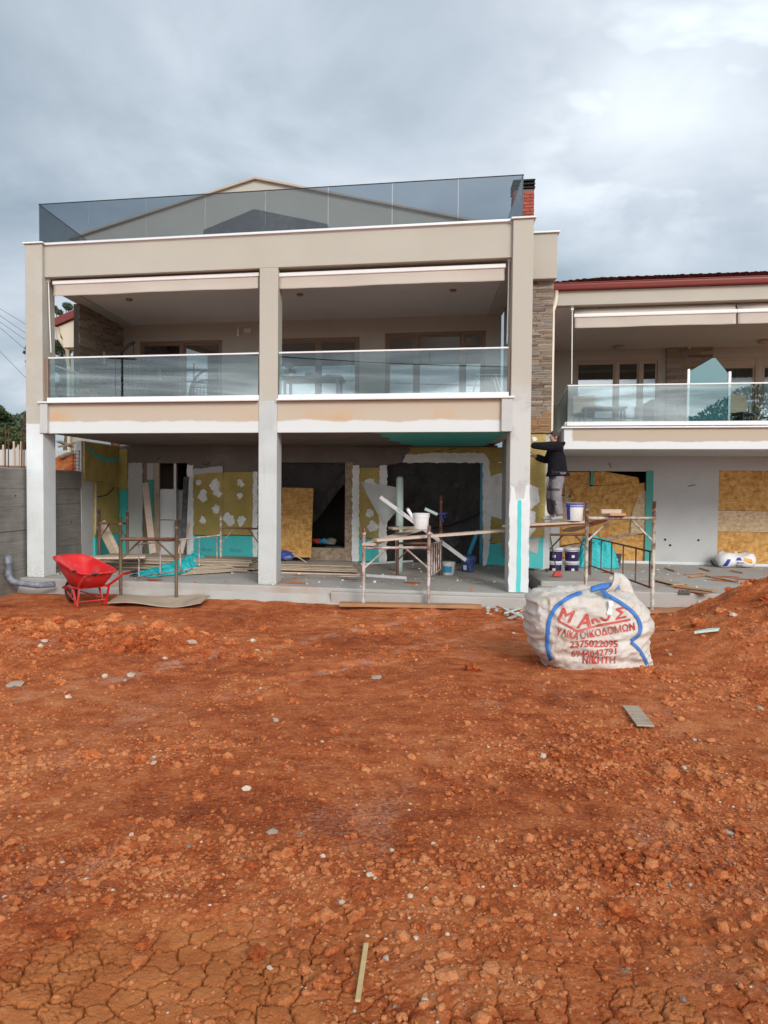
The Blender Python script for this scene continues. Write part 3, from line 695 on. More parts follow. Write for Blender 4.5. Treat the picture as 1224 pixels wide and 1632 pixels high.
def gpt(px, py):
    """where the sight line through a pixel meets the clay."""
    d = ray(px, py); t = np.linspace(1.5, 25, 4000); zz = EYE + d.z*t; k = int(np.argmax(zz < gz(d.x*t, t, False)+.01))
    x, y = d.x*t[k], t[k]; return float(x), float(y), float(gz(x, y))
for px, py, r, m, lab, flat in [
    (95, 1497, .052, None, 'largest yellowish brown clod among the cracked plates near the front left corner', .9),
    (222, 1520, .030, None, 'small ochre clod just beside the largest clod on the cracked silt', .9),
    (543, 1446, .018, 'chip_white', 'bright white pebble at the upper end of the cracked silt', .9),
    (1005, 1558, .026, 'chip_grey', 'flat grey-green round stone pressed into the soil at front right', .35),
    (1172, 1334, .028, 'chip_white', 'crumbled white lump of plaster on smooth soil at far right', .5),
    (430, 1330, .040, 'chip_white', 'flat pale grey limestone flake left of the middle of the yard', .35),
    (590, 1402, .026, 'chip_white', 'pale limestone flake above the wooden lath', .5),
    (390, 1262, .034, 'chip_white', 'white broken limestone chip in the middle of the yard', .7),
    (682, 1246, .034, None, 'tan clod lying alone just beyond the middle of the yard', .7),
    (205, 1078, .055, 'chip_white', 'white stone block on the low heap by the wheelbarrow', .9),
    (305, 1026, .075, 'chip_white', 'pale squared stone on top of the low heap of clods', .9),
    (1172, 980, .060, 'chip_white', 'bright white stone on the flank of the spoil heap', .9),
    (1117, 962, .045, 'chip_white', 'small white block at the foot of the spoil heap', 1.3),
    (600, 1082, .07, 'chip_white', 'pale stone slab lying flat beyond the tyre tracks', .4),
    (20, 1092, .11, 'chip_white', 'long pale stone at the left edge of the yard', .4)]:
    p = gpt(px, py)
    lump('stone' if m else 'clod', MT[m] if m else None, (STONEM if m else CLODM)[rng.integers(8)], p, r, rng.uniform(0, 6), lab, 'stone' if m else 'clod', None, flat)
# wooden lath in front
a, b = gpt(583, 1522), gpt(569, 1616)
mb = MB(); mb.bar(Vector(a)+Vector((0, 0, .018)), Vector(b)+Vector((0, 0, .016)), .018, .009)
o = mk('wooden_lath', mb, MT['lath'], bevel=.002); tag(o, 'short pale wooden lath lying on the cracked clay in front', 'lath')
a = gpt(1020, 1145)
mb = MB(); mb.bar(Vector(gpt(1008, 1130))+Vector((0, 0, .02)), Vector(gpt(1033, 1165))+Vector((0, 0, .02)), .13, .012)
o = mk('wood_scrap', mb, MT['plank_grey'], bevel=.002); tag(o, 'thin grey board scrap half sunk in the soil in front of the bag', 'board')
# ------------------------------------------------------------------ terraces, step, hillside
mb = MB(); mb.box((-.12, -.16, -.42), (10.42, 9.6, 0), M_); mb.box((6.55, -.32, -.42), (10.45, -.162, -.055), M_)
o = mk('terrace', mb, MT['concrete'], bevel=.02, seg=2); tag(o, kind='structure')
mb = MB()
def footing(s, t):
    u = -.1+10.6*s; w = .15+.04*math.sin(u*3.1)+.03*math.sin(u*7.7+1)
    p = M_(u, -.16-w*t, 0); z = -.13-.20*t**1.5 + .02*math.sin(u*11)*t
    return (p.x, p.y, z)
mb.sheet(footing, 90, 5)
o = mk('footing', mb, MT['concrete'], smooth=True); tag(o, kind='structure')
mb = MB(); mb.box((-.55, -2.25, -.45), (9, 9, -.004), H_); o = mk('side_terrace', mb, MT['concrete'], bevel=.02, seg=2); tag(o, kind='structure')
# left: ground behind the retaining wall stands a storey higher
mb = MB()
def hill(s, t):
    x = -7.9-34*s**1.4; y = 9.0+80*t**1.3
    k = min(1, max(0, (y-9.4)/4.4)); z = -.5+2.5*k*k*(3-2*k)+.30*min(1, s*4)+ .9*min(1, max(0, (y-24)/10)) + 1.5*min(1, max(0, (y-40)/40)) + .25*float(fbm(x, y, .3, 3))*min(1, s*5+.1)
    return (x, y, z)
mb.sheet(hill, 40, 50); o = mk('hillside', mb, MT['hill_soil'], smooth=True); tag(o, kind='structure')
def bank(s, t):
    x = -7.62-1.9*s+.35*(t-.2)*2; y = 20.7+2.6*t; z = 1.95+1.50*t**.38*(1-.35*s)+.20*float(fbm(x*2, y*2, 1.1, 4))
    return (x, y, z)
mb = MB(); mb.sheet(bank, 26, 18); o = mk('earth_bank', mb, MT['soil'], smooth=True); tag(o, kind='structure')
# ------------------------------------------------------------------ the main house
hb = M_(5, 5, 0)
house = root('house', 'two storey beige house with three columns, smoked glass roof rail and unfinished ground floor', 'house', tuple(hb))
def hp(name, mb, mats, parent=None, **k): return mk(name, mb, MT[mats] if isinstance(mats, str) else [MT[m] for m in mats], parent or house, **k)
def hbox(name, a, b, mat, parent=None, fr=M_, **k):
    mb = MB(); mb.box(a, b, fr); return hp(name, mb, mat, parent, **k)
def dab(cx, cz, r, v, parent=None, sq=1.0, fr=M_):
    pl = dab_poly(cx, cz, r, 26, sq); mx = sum(p[0] for p in pl)/26; mz = sum(p[1] for p in pl)/26; mb = MB(); rings = []
    for s_, h in ((1.0, .0), (.96, .008), (.78, .017), (.45, .022)):
        rings.append([fr(mx+(a-mx)*s_, v-.001-h*random.uniform(.6, 1.35), mz+(b-mz)*s_) for a, b in pl])
    vs = [p for g in rings for p in g]; n = 26; fs = [(i*n+k, i*n+(k+1) % n, (i+1)*n+(k+1) % n, (i+1)*n+k) for i in range(3) for k in range(n)]+[tuple(range(3*n, 4*n))]
    mb.add(vs, fs); return hp('mortar_dab', mb, 'mortar', parent)
# columns
hbox('column', (0, 0, 0), (.385, .56, 6.86), 'column_a', bevel=.012, seg=2)
c2 = hbox('column', (5.035, .03, 0), (5.41, .56, 3.599), 'column_b', bevel=.012, seg=2)
hbox('column', (5.035, .10, 3.60), (5.41, .56, 6.20), 'plaster')
c3 = hbox('column', (9.91, 0, 0), (10.28, .60, 6.86), 'column_c', bevel=.012, seg=2)
# right column: white trowelled lower coat that stops raggedly, with a strip of teal board left bare
def ragged_part(name, poly, v, th, mat, parent=None, amp=.02, step=.05, fr=M_, raw=False):
    mb = MB(); mb.prism(poly if raw else ragged(poly, amp, step), fr, v-th, v); return hp(name, mb, mat, parent)
ragged_part('mortar_coat', [(9.915, 0.01), (10.275, 0.01), (10.275, 2.02), (10.20, 1.98), (10.17, 1.75), (10.03, 1.72), (9.99, 1.95), (9.915, 2.0)], -.001, .012, 'coat', c3, .015, .07)
ragged_part('foam_strip', [(10.055, 0.02), (10.135, 0.02), (10.128, 1.72), (10.065, 1.72)], -.013, .006, 'xps', c3, .006, .12)
# slab with its faced edge, soffit
hbox('balcony_slab', (.06, .14, 3.045), (10.22, 5.0, 3.58), 'soffit')
hbox('slab_edge', (.50, .05, 2.985), (5.035, .138, 3.595), 'slab_edge', bevel=.006)
hbox('slab_edge', (5.41, .05, 2.985), (9.74, .138, 3.595), 'slab_edge', bevel=.006)
hbox('corner_block', (.33, -.035, 2.985), (.50, .138, 3.598), 'grey_render', bevel=.01, seg=2)
hbox('corner_block', (9.74, -.035, 2.985), (9.94, .138, 3.598), 'grey_render', bevel=.01, seg=2)
hbox('coping', (.30, -.07, 3.60), (5.034, .26, 3.635), 'white_cap', bevel=.004)
hbox('coping', (5.411, -.07, 3.60), (9.97, .26, 3.635), 'white_cap', bevel=.004)
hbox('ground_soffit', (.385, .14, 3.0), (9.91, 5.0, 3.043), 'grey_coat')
# teal boards still bare on the right of the ground-floor soffit
tp = [M_.px(x, y, 0)[0] for x, y in ((628, 688),)]
mb = MB()
poly = [(7.35, .16), (9.87, .16), (9.87, 4.98), (8.15, 4.98), (8.0, 4.2), (7.75, 3.9), (7.8, 3.1), (7.55, 2.6), (7.62, 1.6), (7.42, 1.2), (7.5, .7)]
poly = ragged(poly[5:]+poly[:5], .03, .2)
n = len(poly); vs = [M_(u, v, 2.975) for u, v in poly]+[M_(u, v, 2.999) for u, v in poly]
mb.add(vs, [tuple(range(n)), tuple(range(2*n-1, n-1, -1))]+[((i+1) % n, i, n+i, n+(i+1) % n) for i in range(n)])
hp('foam_board', mb, 'xps_shaded')
# roof beam, parapet, coping
hbox('beam', (.385, .10, 6.20), (9.91, .46, 6.84), 'plaster', bevel=.008)
hbox('beam', (.04, .56, 6.20), (.42, 4.98, 6.84), 'plaster'); hbox('beam', (9.9, .60, 6.20), (10.26, 4.98, 6.84), 'plaster')
hbox('roof_slab', (.42, .46, 6.24), (9.9, 5.0, 6.80), 'soffit')
mb = MB(); mb.box((-.035, -.045, 6.862), (.42, .60, 6.895), M_); mb.box((.42, .045, 6.845), (9.87, .50, 6.878), M_); mb.box((9.87, -.045, 6.862), (10.325, .64, 6.895), M_); mb.box((-.02, .60, 6.845), (.44, 5, 6.878), M_); mb.box((9.88, .64, 6.845), (10.30, 5, 6.878), M_)
hp('parapet_coping', mb, 'white_cap', bevel=.005)
# glass rails
def glass_rail(parent, fr, seams, v, z0, z1, mat='glass', rail='white_metal', rail_r=.022, base=True):
    rt = .032 if rail == 'white_metal' else .016
    mb = MB(); mb.box((seams[0]-.01, v-rt*.7, z1), (seams[-1]+.01, v+rt*.7, z1+rt), fr)
    r = hp('glass_rail', mb, rail, parent, bevel=.004)
    for a, b in zip(seams, seams[1:]):
        hbox('pane', (a+.004, v-.008, z0), (b-.004, v+.008, z1-.001), mat, r, fr)
    if base:
        hbox('base_channel', (seams[0]-.02, v-.06, z0-.075), (seams[-1]+.02, v+.06, z0+.012), 'alu' if base == 'alu' else 'white_cap', r, fr, bevel=.004)
    return r
def uu(px, py, v): return M_.px(px, py, v)[0]
glass_rail(house, M_, [.47, uu(184, 600, .12), uu(298, 600, .12), 5.01], .12, 3.712, 4.53)
glass_rail(house, M_, [5.44, uu(562, 590, .12), uu(685, 590, .12), 9.86], .12, 3.712, 4.53)
hbox('end_post', (.395, .09, 3.64), (.465, .15, 4.53), 'frame_brown'); hbox('end_post', (9.865, .09, 3.64), (9.905, .15, 4.53), 'frame_brown')
seam = [.24]+[uu(x, 340, .16) for x in (141, 233, 327, 423, 523, 625, 730)]+[10.10]
gr = glass_rail(house, M_, seam, .16, 6.90, 7.71, 'glass_smoked', 'dark_metal', base='alu')
MS = Frame((M_(.24, .17, 0).x, M_(.24, .17, 0).y), 2.4, -87.6); MSr = Frame((M_(10.10, .17, 0).x, M_(10.10, .17, 0).y), 2.4, -87.6)
for fr in (MS, MSr):
    glass_rail(house, fr, [.02, 1.2, 2.4, 3.6, 4.75], 0, 6.90, 7.71, 'glass_smoked', 'dark_metal', base='alu')
# side glass of the first floor balcony, left
MS2 = Frame((M_(.10, .58, 0).x, M_(.10, .58, 0).y), 2.4, -87.6)
glass_rail(house, MS2, [0, 1.68], 0, 3.712, 4.53)
# rear wall of the balcony
def win(fr, v, x0, x1, ztop, z0, splits, mat, pane='window_glass', fw=.07, parent=None, shutter=0, depth=.10, name='window'):
    """frame bars with panes; x0, x1, splits are u values."""
    mb = MB(); f0, f1 = v-.02, v+depth
    mb.box((x0, f0, z0), (x0+fw, f1, ztop), fr); mb.box((x1-fw, f0, z0), (x1, f1, ztop), fr); mb.box((x0+fw, f0, ztop-fw), (x1-fw, f1, ztop), fr); mb.box((x0+fw, f0, z0), (x1-fw, f1, z0+fw), fr)
    if shutter: mb.box((x0+fw, f0+.012, ztop-fw-shutter), (x1-fw, f1-.012, ztop-fw), fr)
    for s in splits: mb.box((s-fw*.6, f0+.006, z0+fw), (s+fw*.6, f1-.006, ztop-fw-shutter), fr)
    w = hp(name, mb, mat, parent or house, bevel=.006)
    ed = [x0+fw*.5]+list(splits)+[x1-fw*.5]; inner = []
    for i, (a, b) in enumerate(zip(ed, ed[1:])):
        a2, b2 = a+fw*.6, b-fw*.6; zt, zb = ztop-fw-shutter, z0+fw
        sb = MB(); s_ = .045; o_ = .02+.012*(i % 2)
        sb.box((a2, v+o_, zb), (a2+s_, v+o_+.04, zt), fr); sb.box((b2-s_, v+o_, zb), (b2, v+o_+.04, zt), fr); sb.box((a2+s_, v+o_, zt-s_), (b2-s_, v+o_+.04, zt), fr); sb.box((a2+s_, v+o_, zb), (b2-s_, v+o_+.04, zb+s_), fr)
        hp('sash', sb, mat, w)
        hbox('pane', (a2+s_, v+o_+.012, zb+s_), (b2-s_, v+o_+.026, zt-s_), pane, w, fr)
    return w
wl_ = [(uu(222, 560, 5), uu(354, 560, 5)), (uu(440, 560, 5), uu(573, 560, 5)), (uu(614, 560, 5), uu(774, 560, 5))]
zt_ = [M_.px(290, 543, 5)[1], M_.px(510, 538, 5)[1], M_.px(690, 529, 5)[1]]
mb = MB(); wall_boxes(mb, M_, .02, 10.25, 5.0, 5.25, 3.58, 6.80, [(a, b, 3.64, z) for (a, b), z in zip(wl_, zt_)])
hp('upper_rear_wall', mb, 'plaster')
splits = [[uu(290, 560, 5)], [uu(507, 560, 5)], [uu(664, 560, 5), uu(738, 560, 5)]]
for (a, b), z, s in zip(wl_, zt_, splits): win(M_, 5.05, a, b, z, 3.6, s, 'frame_brown')
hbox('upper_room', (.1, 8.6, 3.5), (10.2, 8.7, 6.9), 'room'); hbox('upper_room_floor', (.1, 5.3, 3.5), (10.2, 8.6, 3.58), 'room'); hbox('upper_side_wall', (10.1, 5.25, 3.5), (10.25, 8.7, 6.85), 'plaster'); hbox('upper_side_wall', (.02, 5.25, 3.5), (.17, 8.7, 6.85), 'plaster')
for (px, py, v) in ((478, 469, 2.2), (722, 462, 2.4), (206, 477, 2.2)):
    d = ray(px, py); t = (6.235-EYE)/d.z; p = d*t
    mb = MB(); mb.lathe([(.0, -.045), (.06, -.042), (.075, -.02), (.075, 0.004)], 20, (p.x, p.y, 6.237)); hp('ceiling_lamp', mb, 'frame_brown', smooth=True)
mb = MB(); p = Vector(M_(*[0, 0, 0]))
u_, z_ = M_.px(380, 528, 5); mb.box((u_-.03, 4.93, z_-.14), (u_+.03, 4.998, z_+.05), M_); mb.tube([M_(u_-.01, 4.97, z_+.05), M_(u_-.07, 4.97, z_+.16)], .006); mb.tube([M_(u_+.01, 4.97, z_+.05), M_(u_+.06, 4.97, z_+.17)], .006)
hp('router_box', mb, 'white_plastic')
u_, z_ = M_.px(390, 527, 5); hbox('wall_socket', (u_-.01, 4.975, z_-.05), (u_+.17, 4.998, z_+.05), 'white_plastic')
# awnings rolled up under the beam
def awning(fr, parent, x0, x1, v, zb, drop, crank=None, ztop=6.19):
    mb = MB()
    def cloth(s, t):
        u = x0+(x1-x0)*s; sag = .012*math.sin(s*math.pi*7+1)*t + .018*math.sin(s*math.pi*2.3)*t
        return fr(u, v-.015+sag-.03*t*t, zb-.02-drop*t*(1+.012*math.sin(s*9)))
    mb.sheet(cloth, 60, 8)
    a = hp('awning', mb, 'awning', parent, smooth=True, thick=.004)
    mb = MB(); mb.sheet(lambda s, t: fr(x0+(x1-x0)*s, v+.10*t, zb+.03+(ztop-.02-zb-.03)*t), 8, 3); hp('awning_cloth', mb, 'awning', a, smooth=True, thick=.004)
    mb = MB(); mb.box((x0-.02, v-.045, zb-.035), (x1+.02, v+.02, zb+.045), fr); hp('front_bar', mb, 'white_metal', a, bevel=.015, seg=2)
    mb = MB(); mb.tube([fr(x0, v+.15, ztop-.05), fr(x1, v+.15, ztop-.05)], .045, 12); hp('cloth_roll', mb, 'awning', a, smooth=True)
    if crank:
        (cx0, cz0), (cx1, cz1) = crank
        mb = MB(); mb.tube([fr(cx0, v-.02, cz0), fr((cx0+cx1)/2, v-.03, (cz0+cz1)/2), fr(cx1, v-.02, cz1)], .012, 8); mb.box((cx0-.03, v-.05, cz0), (cx0+.03, v+.03, cz0+.10), fr)
        hp('crank_rod', mb, 'white_metal', a, smooth=False)
    return a
AV = .25
q = lambda x, y: M_.px(x, y, AV)
awning(M_, house, q(86, 450)[0], q(412, 438)[0], AV, q(250, 445)[1], .25, (q(78, 450), q(82, 562)))
awning(M_, house, q(444, 434)[0], q(804, 425)[0], AV, q(625, 432)[1], .25, (q(811, 417), q(808, 548)))
# ------- stone-clad walls
def stone_protos(n):
    out = []
    for k in range(n):
        bm = bmesh.new(); bmesh.ops.create_grid(bm, x_segments=3, y_segments=2, size=.5); r2 = random.Random(k+40)
        for v in bm.verts:
            e = max(abs(v.co.x), abs(v.co.y)) > .45; v.co.z = r2.uniform(.55, .8) if e else r2.uniform(.75, 1.0)
            v.co.x += r2.uniform(-.03, .03); v.co.y += r2.uniform(-.06, .06)
        ed = [e for e in bm.edges if e.is_boundary]; g = bmesh.ops.extrude_edge_only(bm, edges=ed)
        for v in g['geom']:
            if isinstance(v, bmesh.types.BMVert): v.co.z = 0
        bmesh.ops.recalc_face_normals(bm, faces=bm.faces)
        me = bpy.data.meshes.new('stone'); bm.to_mesh(me); bm.free(); out.append(me)
    return out
STP = {}
for mname in ('stone', 'stone_tan'):
    STP[mname] = stone_protos(8)
    for m in STP[mname]: m.materials.append(MT[mname])
def clad(parent, o, du, dn, w, z0, z1, course, lens, depth=.045, tan_below=None):
    """real stones laid in courses; o is the foot corner (world), du along, dn outward."""
    du, dn = Vector(du).normalized(), Vector(dn).normalized(); z = z0; up = Vector((0, 0, 1)); org = Vector(ORG[parent.name])
    while z < z1-.02:
        h = min(random.uniform(course*.75, course*1.3), z1-z); x = 0
        if z1-z-h < .03: h = z1-z
        while x < w-.01:
            l = random.uniform(*lens)
            if w-x-l < lens[0]*.6: l = w-x
            mn = 'stone_tan' if tan_below and z < tan_below + random.uniform(-.1, .1) else 'stone'
            ob = bpy.data.objects.new('stone', random.choice(STP[mn])); COL.objects.link(ob); ob.parent = parent
            c = Vector(o) + du*(x+l/2) + up*(z+h/2-Vector(o).z) - org
            dp = depth*random.uniform(.5, 1.1); sgn = 1 if random.random() < .5 else -1
            a_, b_, n_ = du*(l*.985)*sgn, up*(h*.94)*sgn, dn*dp
            ob.matrix_basis = Matrix(((a_.x, b_.x, n_.x, c.x), (a_.y, b_.y, n_.y, c.y), (a_.z, b_.z, n_.z, c.z), (0, 0, 0, 1)))
            x += l
        z += h
V2 = 2.35
sw = hbox('stone_wall', (-.05, V2, 3.58), (.10, 5.0, 6.20), 'joint')
clad(sw, M_(.10, V2, 3.58), M_.dv, M_.du, 5.0-V2, 3.60, 6.19, .078, (.34, .75))
u_, z_ = M_.px(158, 535, 0); p0 = M_(.12, 3.55, 5.2); d = ray(158, 535)
mb = MB(); mb.box((.13, 3.50, 4.98), (.22, 3.62, 5.28), M_); mb.box((.10, 3.53, 5.06), (.13, 3.59, 5.16), M_); hp('wall_lamp', mb, 'alu', bevel=.01)
# fin wall beside the right column: stone above, bare insulation below
FV0 = 1.35
fu0, _ = M_.px(838, 600, FV0); fu1, _ = M_.px(880, 600, FV0)
fin = hbox('fin_wall', (fu0-.05, FV0, 0.33), (fu1, 5.0, 6.06), 'grey_render')
fs = hbox('stone_cladding', (fu0-.03, FV0-.03, 3.03), (fu1-.01, FV0-.002, 6.06), 'joint', fin)
clad(fs, M_(fu0-.03, FV0-.03, 3.03), M_.du, -M_.n, fu1-fu0+.02, 3.04, 6.05, .047, (.16, .42), .045, 3.35)
q = lambda x, y: M_.px(x, y, FV0-.05)
fb_ = [q(884, 366), q(851, 434)]
hbox('roof_block', (fu0-.05, FV0-.25, 6.05), (fu1+.02, 5.0, 6.93), 'plaster', bevel=.008); hbox('block_coping', (fu0-.05, FV0-.30, 6.932), (fu1+.06, 5.0, 6.965), 'white_cap')
wb = hbox('wool_board', (fu0-.03, FV0-.05, .95), (fu1-.11, FV0-.001, 3.02), 'wool', fin)
hbox('foam_board', (fu0-.03, FV0-.05, .33), (fu1-.13, FV0-.001, .948), 'xps', fin)
ragged_part('mortar_patch', [q(843, 772), q(858, 778), q(860, 800), q(852, 806), q(843, 815)], FV0-.051, .008, 'mortar', fin, .01, .04)
ragged_part('mortar_patch', [q(843, 812), q(854, 816), q(853, 845), q(843, 858)], FV0-.052, .008, 'mortar', fin, .01, .04)
ragged_part('mortar_patch', [q(843, 860), q(860, 856), q(856, 882), q(843, 878)], FV0-.053, .008, 'grey_render', fin, .01, .04)
ragged_part('mortar_strip', [q(858, 838), q(866, 838), q(878, 720), (fu1, 3.0), (fu1, .34), q(860, 908)], FV0-.002, .02, 'coat', fin, .008, .06)
ragged_part('mortar_dab', dab_poly(*q(852, 700), .05), FV0-.052, .012, 'mortar', fin, raw=True)
# chimney
ch0 = M_(9.62, 1.75, 6.7); d = ray(836, 340)
cx0, cx1 = uu(819, 320, 1.9), uu(851, 320, 1.9)
chim = hbox('chimney', (cx0+.01, 1.91, 6.8), (cx1-.01, 2.34, 8.10), 'brick_joint')
BR = bpy.data.meshes.new('brick'); _m = MB(); _m.box((-.5, -.5, -.5), (.5, .5, .5)); BR = mesh_of('brick', _m, MT['brick'])
z = 6.9; k = 0
while z < 8.03:
    for side in range(3):
        L = (cx1-cx0) if side == 0 else .43; n = 2; x = (-.11 if k % 2 else 0)
        while x < L-.02:
            a = max(0, x); b = min(L, x+.215); x += .22
            if b-a < .03: continue
            mid = (a+b)/2
            if side == 0: p, s_ = M_(cx0+mid, 1.905, z+.033), (b-a-.01, .03, .058)
            elif side == 1: p, s_ = M_(cx0+.005, 1.905+mid, z+.033), (.03, b-a-.01, .058)
            else: p, s_ = M_(cx1-.005, 1.905+mid, z+.033), (.03, b-a-.01, .058)
            o = bpy.data.objects.new('brick', BR); COL.objects.link(o); o.parent = chim; o.location = p-Vector(ORG['house']); o.scale = s_; o.rotation_euler = (0, 0, R(-10.05 if side == 0 else -6))
    z += .068; k += 1
mb = MB()
for i in range(3): mb.box((cx0-.02, 1.88, 8.12+i*.075), (cx1+.02, 2.37, 8.15+i*.075), M_)
mb.box((cx0+.04, 1.95, 8.1), (cx1-.04, 2.3, 8.3), M_)
hp('chimney_cap', mb, 'black', chim)
# gable behind the roof terrace
GV = 5.1
ga, gl, gr_ = M_.px(407, 287, GV), M_.px(130, 377, GV), M_.px(722, 348, GV)
sl = (ga[1]-gl[1])/(ga[0]-gl[0]); sr = (ga[1]-gr_[1])/(gr_[0]-ga[0])
L0 = (-1.2, ga[1]-sl*(ga[0]+1.2)); R0 = (9.6, ga[1]-sr*(9.6-ga[0]))
mb = MB(); mb.prism([(L0[0], 6.7), (R0[0], 6.7), R0, ga, L0], M_, GV, GV+.25); hp('gable_wall', mb, 'plaster')
mb = MB(); th = .05
mb.prism([(L0[0]-.3, L0[1]-.3*sl), ga, (ga[0], ga[1]+th), (L0[0]-.3, L0[1]-.3*sl+th)], M_, GV-.10, 9.5)
mb.prism([ga, (R0[0]+.3, R0[1]-.3*sr), (R0[0]+.3, R0[1]-.3*sr+th), (ga[0], ga[1]+th)], M_, GV-.10, 9.5)
hp('gable_roof', mb, 'frame_beige')
da, dl, dr_ = M_.px(405, 333, 4.1), M_.px(325, 366, 4.1), M_.px(522, 357, 4.1)
mb = MB(); mb.prism([(dl[0]-.4, 6.82), (dr_[0]+.3, 6.82), (dr_[0], dr_[1]), da, dl], M_, 4.1, 5.05); hp('low_dark_gable', mb, 'dark_plastic')  # low dark grey gable shape in front of the gable wall
# ------- ground floor rear wall (v = 5) with its three openings and unfinished cladding
LV = 5.0
q = lambda x, y: M_.px(x, y, LV)
o1 = (q(228, 800)[0], q(301, 800)[0], 0.02, q(260, 738)[1]); o2 = (q(440, 800)[0], q(562, 800)[0], .02, q(505, 737)[1]); o3 = (q(615, 800)[0], q(769, 800)[0], .02, q(690, 737)[1])
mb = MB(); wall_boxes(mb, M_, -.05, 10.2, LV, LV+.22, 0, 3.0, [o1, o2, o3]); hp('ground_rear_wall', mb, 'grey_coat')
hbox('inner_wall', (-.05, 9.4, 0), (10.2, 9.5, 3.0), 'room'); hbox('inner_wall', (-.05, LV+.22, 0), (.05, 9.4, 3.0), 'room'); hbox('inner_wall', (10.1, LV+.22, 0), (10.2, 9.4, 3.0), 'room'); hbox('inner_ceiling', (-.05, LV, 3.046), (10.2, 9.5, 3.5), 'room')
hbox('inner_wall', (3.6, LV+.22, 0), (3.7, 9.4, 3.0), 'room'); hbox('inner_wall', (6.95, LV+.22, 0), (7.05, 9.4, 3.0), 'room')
def zone(name, mat, x0, y0, x1, y1, v=LV, th=.05, parent=None, jit=0, step=.07):
    (a, zt), (b, zb) = q(x0, y0), q(x1, y1); zb = max(zb, .015)
    if jit: return ragged_part(name, [(a, zb), (b, zb), (b, zt), (a, zt)], v, th, mat, parent, jit, step)
    return hbox(name, (a, v-th, zb), (b, v, zt), mat, parent, bevel=.006)
# left panel between the first two openings
w1 = zone('wool_board', 'wool', 306, 752, 356, 853, LV-.001); w1b = zone('wool_board', 'wool', 356.4, 752, 410, 853, LV-.001)
f1 = zone('foam_board', 'xps', 303, 853.4, 348, 900, LV-.001); f2 = zone('foam_board', 'xps', 348.5, 853.4, 412, 900, LV-.001)
zone('mortar_strip', 'mortar', 299, 741, 309, 897, LV-.052, .012, None, .018, .05)
zone('mortar_strip', 'mortar', 404, 752, 411, 900, LV-.052, .012, None, .018, .05)
ragged_part('mortar_strip', [q(306, 758), q(306, 748), q(355, 743), q(356, 752), q(330, 754)], LV-.052, .010, 'grey_render', None, .015, .06)
for x, y, r in ((317, 769, .085), (343, 773, .13), (324, 790, .14), (347, 785, .115), (384, 770, .095), (383, 790, .075), (345, 812, .115), (366, 828, .16), (385, 830, .105), (324, 829, .085)):
    dab(*q(x, y), r, LV-.051, None, random.uniform(.95, 1.25))
# panel between the middle and the right opening
zone('wool_board', 'wool', 569, 745, 607, 858, LV-.001)
zone('foam_board', 'xps', 568, 858.4, 594, 903, LV-.001); zone('foam_board', 'xps', 594.6, 858.4, 611, 903, LV-.001)
zone('mortar_strip', 'mortar', 562, 742, 572, 903, LV-.052, .012, None, .018, .05)
zone('mortar_strip', 'mortar', 605, 742, 616, 905, LV-.052, .012, None, .018, .05)
for x, y, r in ((591, 772, .17), (590, 818, .115), (594, 839, .13), (600, 800, .09)):
    dab(*q(x, y), r, LV-.051)
# over and beside the right opening
zone('wool_board', 'wool', 648, 713, 730, 737, LV-.001); zone('wool_board', 'wool', 730.5, 713, 812, 737, LV-.001); zone('wool_board', 'wool', 769.5, 737.3, 812, 866, LV-.001)
zone('foam_board', 'xps', 769.5, 866.5, 790, 911, LV-.001); zone('foam_board', 'xps', 790.5, 866.5, 812, 911, LV-.001)
ragged_part('mortar_strip', [q(642, 735), q(646, 725), q(700, 722), q(770, 722), q(779, 733), q(781, 760), q(805, 752), q(812, 756), q(812, 832), q(795, 826), q(782, 822), q(779, 880), q(773, 909), q(769.5, 909), q(769.5, 737.5), q(642, 737.5)], LV-.052, .012, 'mortar', None, .016, .07)
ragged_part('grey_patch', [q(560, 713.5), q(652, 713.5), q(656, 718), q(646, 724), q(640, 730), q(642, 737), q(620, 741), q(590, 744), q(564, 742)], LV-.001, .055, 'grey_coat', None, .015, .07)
# left end: plaster jamb and boards on the rear wall
zone('foam_board', 'xps', 191, 780, 204, 885, LV-.001); ragged_part('plaster_jamb', [q(203, 885), q(228, 885), q(228, 738), q(206, 738), q(205, 780)], LV-.001, .06, 'grey_render', None, .02, .08)
zone('wool_board', 'wool', 189, 716, 204, 779.5, LV-.001)
# boards on the return wall at the left end (its face looks along the facade)
ret = hbox('return_wall', (-.20, 2.75, 0), (-.055, LV+.22, 3.0), 'grey_render')
def rboard(mat, v0, v1, z0, z1, nm): hbox(nm, (-.055, v0, z0), (.0, v1, z1), mat, ret, bevel=.005)
rboard('wool', 2.82, 3.93, 2.02, 2.98, 'wool_board'); rboard('wool', 3.94, 4.99, 1.92, 2.98, 'wool_board')
rboard('wool', 3.42, 4.0, 1.0, 2.01, 'wool_board'); rboard('wool', 4.01, 4.99, .62, 1.91, 'wool_board'); rboard('wool', 3.42, 4.0, .62, .99, 'wool_board')
rboard('xps', 3.42, 4.2, .02, .61, 'foam_board'); rboard('xps', 4.21, 4.99, .02, .61, 'foam_board')
mb = MB()
pl = [(2.84, 2.93), (3.2, 2.80), (3.8, 2.66), (4.25, 2.62), (4.95, 2.70), (4.95, 2.60), (4.3, 2.53), (3.8, 2.55), (3.3, 2.68), (2.95, 2.82)]
rf = lambda u, v, z: M_(v, u, z)
mb.prism(ragged(pl, .02, .1)[::-1], lambda u, v, z: M_(.001+v, u, z), 0.012, 0.0); hp('foam_crack', mb, 'xps', ret)
